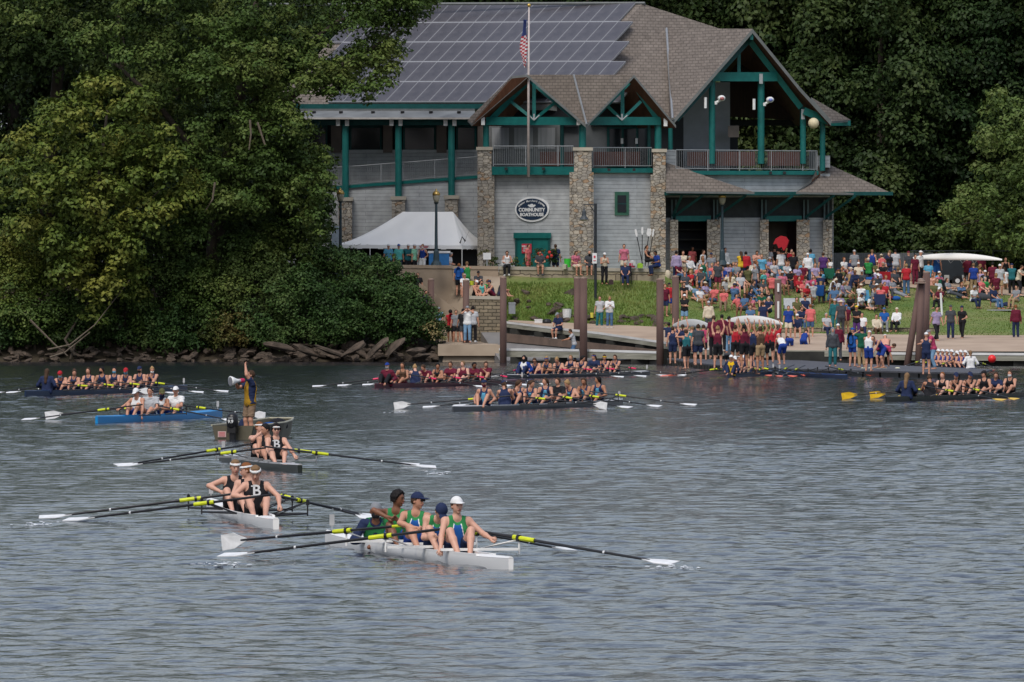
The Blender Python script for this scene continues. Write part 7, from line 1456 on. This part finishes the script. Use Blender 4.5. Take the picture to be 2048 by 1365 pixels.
crowd('B', 'g', 'spectators on the lawn', [
 ('stand', 240, 125, 200, 'tee:maroon trousers:black beanie:white', 'light', 'man in maroon with white hat before grey siding'),
 ('folded', 290, 222, 200, 'tee:yellow trousers:dgrey longh:hbrown', 'light', 'woman in bright yellow top on the lawn'),
 ('stand', 355, 225, 190, 'long:red trousers:navy short:hblack', 'light', 'person in red jacket beside the yellow top'),
 ('phone', 500, 215, 10, 'tee:peach shorts:cream longh:hbrown', 'light', 'woman in peach top before the grey siding'),
 ('stand', 660, 135, 180, 'tee:lgrey shorts:tan short:hbrown', 'light', 'man in pale grey at the second boat bay'),
 ('stand', 745, 150, 180, 'tank:black trousers:black bun:hbrown', 'light', 'athlete in black unisuit with bare shoulders, back turned', 'g', 1.05),
 ('stand', 835, 200, 200, 'tee:white trousers:ldenim short:hbrown', 'light', 'person in white and pale jeans right of the black unisuit'),
 ('shoulder', 905, 170, 180, 'tank:black tights:black pony:hblond', 'light', 'blond athlete reaching up under the red bag'),
 ('stand', 1000, 230, 0, 'tee:black trousers:black short:hbrown', 'tan', 'dark dressed man in the second boat bay'),
 ('chair', 915, 365, 30, 'tee:lgrey shorts:grey short:hsand', 'light', 'seated man in grey on a teal chair'),
 ('chair', 990, 310, 20, 'tee:pink shorts:tan cap:lgrey', 'light', 'seated man in pink check shirt with bare legs'),
 ('stand', 1200, 250, 190, 'long:white trousers:denim cap:white', 'light', 'man in white shirt and white cap at the right pier'),
 ('stand', 1235, 195, 170, 'tee:sky shorts:navy short:hblack', 'brown', 'person in sky blue behind the white shirt'),
 ('chair', 1300, 385, 10, 'tee:lilac shorts:tan bun:hsand', 'light', 'seated woman in lilac'),
 ('stand', 1410, 240, 190, 'tee:purple trousers:navy short:hbrown', 'light', 'man in dark purple by the last stone pier'),
 ('chairx', 1510, 310, -60, 'tee:white shorts:black longh:hblack', 'light', 'black haired woman seated sideways before the fence'),
 ('chair', 1700, 250, 40, 'tee:white shorts:maroon short:hred', 'light', 'seated redhead in white before the fence'),
 ('stand', 1835, 205, 180, 'tee:grey trousers:navy cap:lgrey', 'light', 'person in grey cap standing at the fence'),
 ('chair', 1800, 320, 20, 'tee:navy trousers:denim short:hgrey', 'light', 'seated grey haired man in navy'),
 ('chair', 1890, 375, 0, 'tee:cream trousers:olive cap:white', 'light', 'seated woman in cream and white cap'),
 ('recl', 40, 440, 60, 'tee:navy shorts:tan short:hbrown', 'light', 'man in navy shirt seated beside the first red chair'),
 ('chair', 220, 370, 10, 'tee:grey trousers:olive short:hbrown', 'light', 'seated person in grey behind the blue folding chair'),
 ('chair', 300, 480, 50, 'tee:black shorts:tan short:hblack', 'light', 'person in black by the bright blue chair'),
 ('chair', 590, 480, -120, 'tee:aqua trousers:grey short:hblond', 'light', 'person in aqua stretching from a black chair'),
 ('knees', 420, 620, 50, 'tee:dgrey trousers:denim bun:hbrown', 'light', 'woman in dark top and jeans sitting on the grass'),
 ('knees', 580, 600, 10, 'tee:dgrey shorts:white longh:hbrown', 'light', 'woman in grey print top sitting by the striped pile'),
 ('sprawl', 270, 805, 60, 'tee:coral shorts:coral short:hblack', 'light', 'child in coral shirt leaning back on the grass'),
 ('knees', 450, 835, -30, 'tee:pink shorts:coral bun:hblack', 'light', 'child in pink shirt on the grass', 'g', .85),
 ('knees', 570, 780, 0, 'tee:dgreen shorts:dgrey short:hblack', 'light', 'person in dark floral shirt sitting left of the striped pile'),
 ('knees', 700, 745, -40, 'tee:black trousers:tan short:hbrown', 'light', 'person in black half behind the striped pile'),
 ('chair', 415, 955, 0, 'tee:denim shorts:grey short:hbrown', 'light', 'person in slate blue shirt behind the carried white hull'),
 ('stand', 590, 910, 200, 'tee:navy shorts:dgrey short:hbrown', 'light', 'man in navy with back turned above the carried hull'),
 ('chair', 1085, 560, 40, 'tee:red shorts:black short:hbrown', 'light', 'person in red in a dark chair mid lawn'),
 ('chair', 1165, 560, 180, 'tee:pink shorts:tan bun:hbrown', 'light', 'person in bright pink shirt, back turned, mid lawn'),
 ('chair', 1275, 545, -30, 'tee:rose shorts:maroon short:hbrown', 'light', 'person in rose shirt beside the bright pink shirt'),
 ('stand', 1375, 525, 190, 'tee:navy shorts:ldenim short:hblack', 'light', 'person in navy with pale shorts mid lawn', 'g', .9),
 ('knees', 1510, 560, 80, 'tee:white trousers:black short:hblack', 'light', 'man in white T-shirt and black trousers sitting mid lawn', 'g', 1.1),
 ('chair', 1745, 625, 50, 'tee:grey trousers:olive short:hsand', 'light', 'balding man in grey seated on the lawn at right'),
 ('chair', 1050, 845, 10, 'tee:olive shorts:tan short:hblack', 'light', 'man in green grey shirt seated near the path'),
 ('chair', 1165, 830, 20, 'tee:navy trousers:black cap:black', 'light', 'man in navy and dark cap seated near the path'),
 ('stand', 935, 965, 0, 'tee:royal shorts:cream short:hbrown', 'light', 'man in blue shirt with red print and cream shorts'),
 ('chairx', 1115, 975, 0, 'tee:navy trousers:denim short:hbrown', 'light', 'man in navy logo shirt beside the coral shirted man'),
 ('stand', 1235, 945, 180, 'tee:coral shorts:denim short:hred', 'light', 'man in coral shirt and blue shorts, back turned'),
 ('chair', 1055, 1080, 0, 'long:navy shorts:khaki cap:white short:hgrey', 'light', 'seated man in navy jacket and white cap on a stone block'),
 ('chair', 1455, 1065, 20, 'tee:lgrey trousers:navy short:hgrey', 'light', 'grey haired woman seated on the ledge'),
 ('stand', 1565, 875, 10, 'long:teal trousers:teal cap:lgrey', 'light', 'person in teal behind the straw hatted man'),
 ('stand', 1655, 890, 200, 'tee:dgrey trousers:dgrey sunhat:cream', 'light', 'man in straw sun hat and dark clothes', 'g', 1.08),
 ('stand', 1725, 955, 190, 'tee:maroon shorts:tan cap:blue', 'light', 'person in maroon with blue cap beside the straw hat', 'g', .92),
 ('folded', 1865, 965, 0, 'tee:black trousers:purple cap:yellow', 'tan', 'woman in black with yellow cap on the lawn edge'),
 ('chair', 1940, 1060, 0, 'tee:white trousers:navy short:hblack', 'light', 'dark haired man in bright white polo'),
])
crowd('C', 'g', 'spectators at right', [
 ('stand', 150, 160, 180, 'tank:royal trousers:navy short:hsand', 'light', 'athlete in royal blue vest before the fence'),
 ('chair', 75, 285, 20, 'tee:dgrey trousers:dgrey short:hsand', 'light', 'seated man in dark shirt, right part of the lawn'),
 ('chair', 215, 320, 0, 'tee:olive trousers:navy cap:cream', 'light', 'seated woman in cream hat behind the red chair'),
 ('chair', 280, 230, 0, 'tank:cream shorts:navy bun:hblond', 'light', 'blond woman in cream top at right of fence'),
 ('stand', 370, 155, 190, 'tee:navy trousers:khaki short:hsand', 'light', 'man in navy with khaki trousers at right of fence'),
 ('stand', 440, 135, 190, 'tee:lgrey shorts:grey short:hblack', 'light', 'tall man in pale grey T-shirt with bag strap', 'g', 1.05),
 ('stand', 605, 160, 200, 'tee:dgrey trousers:grey cap:maroon', 'light', 'man in dark grey T-shirt and red cap'),
 ('stand', 745, 195, 60, 'long:white trousers:black cap:white', 'light', 'man in white shirt and white cap left of the pile cluster', 'g', 1.05),
 ('stand', 680, 240, 30, 'tee:maroon trousers:maroon short:hbrown', 'light', 'person in maroon behind the white shirted man'),
 ('stand', 850, 320, 180, 'tee:sky trousers:teal short:hbrown', 'light', 'person in pale blue directly behind the pile cluster'),
 ('stand', 950, 215, 180, 'tank:blue tights:blue short:hbrown', 'light', 'athlete in bright blue unisuit, back turned, by the trailer'),
 ('phone', 1330, 270, 180, 'tee:maroon trousers:black short:hblack', 'tan', 'black haired athlete in maroon before the trailer'),
 ('shoulder', 1505, 250, 160, 'tee:maroon trousers:maroon short:hbrown', 'tan', 'athlete in maroon reaching under the racked shell'),
 ('stand', 1645, 340, 180, 'tee:maroon shorts:maroon short:hblack', 'light', 'athlete in dark maroon behind the striped shirt woman'),
 ('stand', 1805, 275, 10, 'tank:black shorts:navy longh:hbrown', 'light', 'brown haired woman in black vest by the trees'),
 ('stand', 1735, 365, 0, 'tee:lgrey shorts:tan cap:white', 'light', 'person in grey T-shirt and white cap with orange drink'),
 ('folded', 1885, 355, 190, 'long:teal trousers:black cap:navy', 'light', 'man in blue teal jacket at the right path'),
 ('hold', 1975, 375, 60, 'tee:cream trousers:black short:hbrown', 'light', 'woman in beige top reaching right'),
 ('stand', 1410, 350, 190, 'tee:royal trousers:tan short:hsand', 'light', 'person in blue beside the crouched woman'),
 ('stoop', 1460, 360, 20, 'tee:olive trousers:white longh:hblond', 'light', 'blond woman in brown top and white trousers stooping'),
 ('stand', 575, 355, 180, 'tee:red trousers:denim short:hblond', 'light', 'blond woman in bright red top and jeans, back turned'),
 ('chair', 435, 420, 20, 'tee:dgrey trousers:black cap:navy', 'light', 'seated man in dark shirt by the red folding chair'),
 ('chair', 310, 580, 20, 'tee:red shorts:navy short:hbrown', 'light', 'seated child in red on the lawn', 'g', .9),
 ('recl', 425, 530, 50, 'tee:grey trousers:grey short:hbrown', 'light', 'man in grey reclining in a chair'),
 ('chair', 175, 560, 40, 'tee:dgrey trousers:navy bun:hbrown', 'light', 'seated woman with dark top by the blue towel'),
 ('chair', 960, 540, 10, 'tee:lgrey trousers:denim short:hbrown', 'light', 'seated person in pale grey right of the pile cluster'),
 ('recl', 1115, 535, 60, 'tee:grey trousers:dgrey short:hbrown', 'light', 'man in grey reclining beside the aqua towel'),
 ('chair', 900, 470, 0, 'tank:peach trousers:navy bun:hbrown', 'tan', 'seated woman in peach right behind the piles'),
 ('crouch', 1330, 520, -40, 'tee:tan trousers:tan bun:hbrown', 'light', 'woman in tan crouching before the trailer'),
 ('sprawl', 1720, 700, 60, 'tee:lgrey trousers:navy short:hred', 'light', 'person lying back on the right lawn'),
 ('stand', 1935, 865, 190, 'long:maroon trousers:navy short:hred shoes:navy', 'light', 'woman in maroon jacket walking on the right path', 'g', 1.0),
 ('walk', 945, 900, 30, 'tee:lilac trousers:black short:hblack', 'light', 'man in lilac shirt walking right of the pile cluster', 'g', 1.05),
 ('stand', 1125, 870, 0, 'tee:dgrey trousers:navy cap:dgrey', 'light', 'man in dark grey T-shirt and dark jeans on the path', 'g', 1.03),
 ('walkb', 1270, 880, -30, 'tee:black trousers:black cap:navy bun:hbrown', 'light', 'woman in black walking beside the dark grey shirted man', 'g', 1.0),
 ('chair', 300, 875, 0, 'tee:blue trousers:grey cap:denim shoes:white', 'light', 'seated man in blue shirt and grey trousers on the ledge', (446, 1.55)),
 ('chair', 455, 880, -20, 'long:white trousers:black beanie:cream', 'light', 'seated person in white with cream hat on the ledge', (446, 1.55)),
 ('chair', 205, 995, 10, 'long:cream trousers:brown short:hbrown', 'light', 'seated person in cream jacket on the ledge', (445, 1.2)),
])
DK = .34
crowd('D', DK, 'carrying crews on the dock', [
 ('shoulder', 250, 375, 150, 'tee:navy trousers:navy short:hblack', 'brown', 'athlete in navy at the left end of the carried grey hull'),
 ('carry', 385, 390, 190, 'tank:navy shorts:black bun:hbrown', 'light', 'athlete in teal navy vest under the grey hull'),
 ('shoulder', 500, 470, 200, 'tank:teal shorts:black short:hbrown', 'light', 'athlete in dark teal bending under the grey hull'),
 ('shoulder', 600, 385, 190, 'tank:denim shorts:black longh:hblack', 'tan', 'black haired athlete in blue vest under the grey hull'),
 ('folded', 730, 405, 180, 'tee:rose shorts:black short:hbrown', 'light', 'man in rose pink T-shirt and black shorts, back turned'),
 ('shoulder', 855, 400, 180, 'tank:rose tights:black bun:hsand', 'light', 'athlete in rose vest and black tights, back turned'),
 ('stand', 310, 430, 180, 'tank:navy shorts:navy short:hbrown', 'light', 'athlete half hidden behind the carried grey hull'),
 ('stand', 870, 280, 180, 'tee:maroon trousers:black short:hbrown', 'light', 'person in maroon behind the rose shirts', 1.0),
 ('stand', 980, 265, 170, 'tee:maroon trousers:black short:hblack', 'light', 'dark haired person in maroon between the hulls', .9),
 ('stand', 1080, 290, 190, 'tee:maroon trousers:ldenim short:hblack', 'light', 'person in maroon top and pale jeans between the hulls', .8),
 ('carry', 1165, 410, 190, 'tank:red shorts:black bun:hbrown', 'tan', 'first red vested athlete under the white hull', .5),
 ('carry', 1245, 400, 180, 'tank:red shorts:black longh:hbrown', 'light', 'second athlete in red and white vest under the white hull'),
 ('stand', 1350, 420, 190, 'tee:maroon trousers:navy short:hbrown', 'light', 'person in maroon and dark trousers below the hull', .6),
 ('carry', 1510, 430, 200, 'tank:brown shorts:tan bun:hbrown', 'tan', 'tanned athlete under the white hull middle', .6),
 ('carry', 1640, 420, 180, 'tank:red shorts:black bun:hbrown', 'light', 'third red vested athlete under the white hull'),
 ('carry', 1720, 410, 190, 'tee:red shorts:black short:hbrown', 'light', 'athlete in bright red T-shirt under the white hull bow'),
 ('crouch', 1075, 610, 170, 'long:dgrey trousers:black beanie:black', 'light', 'person in dark jacket with grey stripes crouching on the dock', DK),
 ('stoop', 1800, 530, 200, 'tank:white shorts:royal cap:white', 'light', 'athlete in white vest stooping to the oars'),
 ('bend', 1905, 560, 190, 'tank:royal tights:royal short:hbrown', 'light', 'athlete in blue unisuit bent over left of the other'),
])
crowd('D', DK, 'carrying crews on the dock', [
 ('carry', 445, 400, 170, 'tank:navy tights:black pony:hbrown', 'light', 'extra carrier in black tights deep under the grey hull'),
 ('hold', 560, 430, 160, 'tank:teal shorts:navy short:hsand', 'light', 'sandy haired carrier facing the rose shirts', .5),
 ('stand', 660, 400, 190, 'tee:dgrey shorts:navy bun:hbrown', 'light', 'carrier in dark grey left of the rose shirts', .6),
 ('carry', 925, 420, 170, 'tank:maroon shorts:black bun:hblond', 'light', 'blond carrier in maroon vest between the hulls', .6),
 ('carry', 1290, 400, 200, 'tank:maroon shorts:black pony:hblack', 'tan', 'black haired carrier in maroon vest under the white hull', .7),
 ('carry', 1420, 425, 170, 'tank:navy shorts:black bun:hred', 'light', 'red haired carrier under the white hull middle', .6),
 ('carry', 1575, 420, 200, 'tank:red shorts:black pony:hbrown', 'tan', 'ponytailed carrier in red left of the bright red T-shirt', .5),
 ('stoop', 1460, 470, 170, 'tank:tan shorts:black short:hbrown', 'tan', 'stooping carrier under the white hull', .6),
])
crowd('E', DK, 'crews on the dock at right', [
 ('stoop', 330, 470, 160, 'tank:royal tights:royal bun:hbrown', 'light', 'athlete in blue standing behind the bending ones'),
 ('bend', 480, 500, 185, 'tank:royal tights:royal short:hbrown', 'light', 'athlete in blue unisuit bent over, large in the dock middle'),
 ('stand', 720, 450, 0, 'long:dgrey trousers:teal hood:grey', 'light', 'person in grey hood and white shirt on the dock'),
 ('stand', 795, 395, 190, 'long:maroon trousers:dgrey cap:white', 'light', 'man in maroon jacket and white cap on the dock', DK, 1.03),
 ('stand', 985, 450, 150, 'tee:blue tights:royal cap:blue pack:black', 'light', 'athlete in blue with black backpack on the dock'),
 ('camera', 1120, 440, 200, 'tee:dgreen trousers:tan short:hbrown', 'light', 'man in dark green T-shirt and tan trousers taking pictures', DK, 1.03),
 ('phone', 1210, 490, 160, 'tank:white shorts:royal cap:white', 'light', 'athlete in white vest holding striped things'),
 ('stoop', 1370, 560, -60, 'tank:royal shorts:royal short:hbrown', 'light', 'athlete in royal blue behind the rose shirted one'),
 ('bend', 1390, 660, 90, 'tee:rose shorts:black short:hbrown', 'light', 'coach in rose shirt and black shorts bent over a boat'),
 ('stoop', 1440, 540, 180, 'tank:peach shorts:navy cap:white', 'light', 'athlete in white cap behind the bent coach', .4),
])
crowd('G', DK, 'people at the dock end', [
 ('hold', 610, 145, -80, 'tee:rose trousers:ldenim cap:grey', 'light', 'coach in rose T-shirt and pale jeans at the dock end', .30, 1.03),
 ('folded', 520, 180, 170, 'tank:navy tights:navy cap:white', 'light', 'athlete in white and navy behind the rose shirted coach', .3),
])
# more of the packed lawn crowd, between those above
rx = random.Random(21); tc_ = ['white', 'navy', 'grey', 'maroon', 'cream', 'denim', 'pink', 'dgrey', 'black', 'sky', 'red', 'olive', 'lilac', 'green', 'lgrey', 'coral']; TN = dict(dgrey='dark grey', lgrey='pale grey', denim='slate blue', sky='sky blue')
zones = [('by the left bay', 1355, 1435, 505, 540, 15), ('by the middle siding', 1440, 1535, 520, 556, 13), ('below the right bay', 1540, 1660, 512, 548, 15), ('along the grey fence', 1668, 1800, 512, 552, 19), ('left of the striped pile', 1400, 1545, 560, 592, 8), ('right of the striped pile', 1600, 1790, 556, 590, 15), ('before the dark trailer', 1865, 2040, 535, 572, 12)]
hn = dict(hbrown='brown haired', hblack='black haired', hblond='blond', hgrey='grey haired', hred='red haired', hsand='sandy haired'); usd = set()
for zn, x0, x1, y0, y1, n_ in zones:
    for k in range(int(n_*1.4)):
        c1 = rx.choice(tc_); c2 = rx.choice(['navy', 'tan', 'black', 'denim', 'dgrey', 'khaki']); hr = rx.choice(list(hn)); po = rx.choice(['chair', 'chair', 'chairx', 'knees', 'cross', 'chair', 'stand' if y0 < 530 else 'chair']); lab = '%s person %s in %s top %s' % (hn[hr], 'standing' if po == 'stand' else ('sitting on the grass' if po in ('knees', 'cross') else 'seated'), TN.get(c1, c1), zn)
        if lab in usd: continue
        usd.add(lab); px, py = rx.uniform(x0, x1), rx.uniform(y0, y1) - (22 if po == 'stand' else 0); X, D, z = place(px, py, top_z(po), 'g')
        person(po, (X, D, z), rx.uniform(-60, 60) if rx.random() < .7 else rx.uniform(140, 220), ['tee:'+c1, ('shorts:' if rx.random() < .5 else 'trousers:')+c2, rx.choice(['short', 'short', 'bun', 'longh'])+':'+hr]+(['cap:'+rx.choice(['white', 'navy', 'lgrey', 'cream'])] if rx.random() < .3 else []), rx.choice(['light', 'light', 'fair', 'tan', 'brown']), lab, rx.uniform(.93, 1.04), .026, 'spectators on the lawn')
        if po in ('chair', 'chairx'): SEATS.append((X, D, z))
# folding chairs under some of them
def camp_chair(px, py, c, label, rz=0):
    X, D, z = place(px, py, .95, 'g'); t_ = thing('camp_chair', label, 'chair', (X, D, z), R(rz), 'folding camp chairs on the lawn')
    mb = MB(); mb.box((0, 0, .42), (.55, .5, .03)); mb.build('seat', col(c), t_); mb = MB(); mb.hexa([(-.29, .22, .42), (.29, .22, .42), (.29, .25, .42), (-.29, .25, .42), (-.31, .36, .98), (.31, .36, .98), (.31, .39, .98), (-.31, .39, .98)]); mb.build('backrest', col(c), t_)
    for x in (-.3, .3):
        for a, b in (((x, -.28, 0), (x, .3, .45)), ((x, .3, 0), (x, -.28, .6)), ): mb = MB(); mb.tube([a, b], .015, 5); mb.build('leg', blackp, t_)
        mb = MB(); mb.box((x, 0, .62), (.07, .5, .03)); mb.build('armrest', col(c), t_)
for px, py, c, rz, lab in [(1472, 545, 'blue', 100, 'bright blue folding chair, leftmost of the blue ones'), (1462, 538, 'red', 60, 'red folding chair left of the leftmost blue one'), (1636, 572, 'blue', 180, 'bright blue chair turned away in the middle of the lawn'), (1577, 534, 'teal', 20, 'small teal chair under the grey shirted man'), (1600, 553, 'red', 170, 'dark red folding chair mid lawn'),
    (1663, 538, 'dgreen', 20, 'dark green folding chair before the fence'), (1579, 598, 'lgrey', 0, 'pale grey folding chair near the path'), (1613, 598, 'lgrey', 10, 'second pale grey chair right beside the first'), (1770, 545, 'red', 180, 'bright red folding chair at right, back turned'), (1880, 560, 'dgreen', 20, 'dark chair right of the pile cluster'), (1900, 562, 'black', 60, 'black chair beside the aqua towel'), (1252, 533, 'black', 0, 'black chair under the older man by the wall'), (1735, 582, 'sky', 30, 'sky blue chair at the right lawn'), (1760, 590, 'navy', 0, 'navy chair right of the sky blue one')]: camp_chair(px, py, c, lab, rz)
# cloths, bags and coolers on the lawn
for i, (px, py, r_, c, nm, lab) in enumerate([(1925, 580, (.5, .3, .06), 'aqua', 'towel', 'aqua towel spread beside the reclining man'), (1735, 553, (1.0, .3, .12), 'blue', 'blanket', 'bright blue blanket over folded chairs'), (1660, 589, (.35, .25, .12), 'black', 'bag', 'black bag on the lawn middle'), (1710, 600, (.3, .2, .12), 'red', 'bag', 'red and black bag on the lawn'), (1793, 602, (.22, .18, .14), 'blue', 'bag', 'blue bag near the lawn edge'), (1778, 600, (.3, .2, .13), 'maroon', 'bag', 'maroon bag beside the blue bag'), (1975, 602, (.6, .3, .26), 'dgrey', 'wagon', 'dark folding wagon on the right lawn'), (2000, 622, (1.1, .4, .03), 'lgrey', 'blanket', 'pale grey blanket spread on the right lawn'), (1963, 598, (.25, .2, .12), 'white', 'bag', 'small white bag at the right lawn'),
    (1505, 560, (.3, .2, .08), 'white', 'bag', 'white bundle between the chairs'), (1336, 545, (.17, .17, .3), 'cream', 'rolled_mat', 'rolled cream mat by the dark skinned man')]):
    X, D, z = place(px, py, 0, 'g'); q = P(px, py, D); mb = MB(); mb.ell((0, 0, 0), r_, 12, 8); [mb.ell((r_[0]*.55*math.cos(a), 0, r_[2]*.55*math.sin(a)), tuple(v*.55 for v in r_), 8, 6) for a in (.4, 2.2, 4.4)]; o_ = mb.solo(nm, col(c), lab, nm.replace('_', ' '), (0, 0, 0), smooth=True); o_.location = (X, D, z+r_[2]*.8)
mb = MB(); mb.prism([P(a, b, 469.5) for a, b in ((1546, 489), (1551, 478), (1561, 472), (1571, 474), (1577, 482), (1573, 495), (1567, 502), (1563, 494), (1557, 497), (1553, 488))], (.05, .22, 0)); mb.solo('banner', col('red'), 'crumpled bright red banner hung in the right boat bay', 'banner')
# shells carried upside down, racked shell
def carried(x0, x1, yt, yb, D, label, m_, tilt=0, taper=(.25, 1)):
    a, b = P(x0, (yt+yb)/2, D), P(x1, (yt+yb)/2+tilt, D-4); L_ = 11; o = (a+b)/2; t_ = thing('carried_shell', label, 'rowing boat', o)
    d = (b-a); T_ = 24; V = []; hgt = (yb-yt)*D/F
    for i in range(T_+1):
        t = i/T_; w_ = max(.03, .30*math.sin(math.pi*(.06+.9*t))**.7); c = a-o+d*t; rr = w_/.30
        V += [c+Vector((0, w_*math.cos(k*math.pi/8), -.10+hgt*rr*math.sin(k*math.pi/8))) for k in range(9)]
    mb = MB(); mb.add(V, [(i*9+j, (i+1)*9+j, (i+1)*9+j+1, i*9+j+1) for i in range(T_) for j in range(8)]+[(i*9+8, (i+1)*9+8, (i+1)*9, i*9) for i in range(T_)]); mb.build('hull', m_, t_, smooth=True)
    for i in range(4):
        t = .3+.13*i; c = a-o+d*t; mb = MB(); mb.tube([c+Vector((-.1, -.2, -.1)), c+Vector((.0, -.7, -.28)), c+Vector((.2, -.2, -.1))], .014, 5); mb.build('rigger', alum, t_)
sg_ = paint('silver', (.46, .46, .45), .3)
carried(1346, 1424, 642, 659, 424, 'pale grey hull held upside down by the leftmost crew', sg_, 2); carried(1448, 1566, 634, 651, 422, 'long white hull held upside down above the red crew', paint('offwhite', (.62, .61, .58), .3), 4)
carried(1822, 2004, 509, 523, 473.5, 'long white shell racked on the trailer behind the crowd', paint('white', (.72, .71, .69)), 2)
# low ledge of stone blocks at the lawn foot
mb = MB(); lx = [1545, 1620, 1700, 1780, 1880]
for a, b in zip(lx[:-1], lx[1:]):
    A_, B_ = P(a, 0, 446.6), P(b, 0, 446.0); mb.hexa([(A_.x, A_.y, 1.2), (B_.x, B_.y, 1.2), (B_.x, B_.y+.8, 1.2), (A_.x, A_.y+.8, 1.2), (A_.x, A_.y, 1.78), (B_.x, B_.y, 1.78), (B_.x, B_.y+.8, 1.78), (A_.x, A_.y+.8, 1.78)])
mb.solo('stone_ledge', smallstone, 'low stone ledge at the lawn foot where people sit', 'wall')
q = P(1886, 590, 455); mb = MB(); mb.tube([(q.x, q.y, q.z-2.2), (q.x-.12, q.y, q.z+.1)], .06, 8); mb.solo('white_post', white, 'thin white leaning post right of the pile cluster', 'post')
# uniqueness check
seen = {}
for o_ in COL.objects:
    l_ = o_.get('label')
    if l_ and not o_.parent: seen.setdefault(l_, []).append(o_.name)
print('DUP', [(k, len(v)) for k, v in seen.items() if len(v) > 1][:10]); print('WORDS', [k for k in seen if not 4 <= len(k.split()) <= 16][:20])
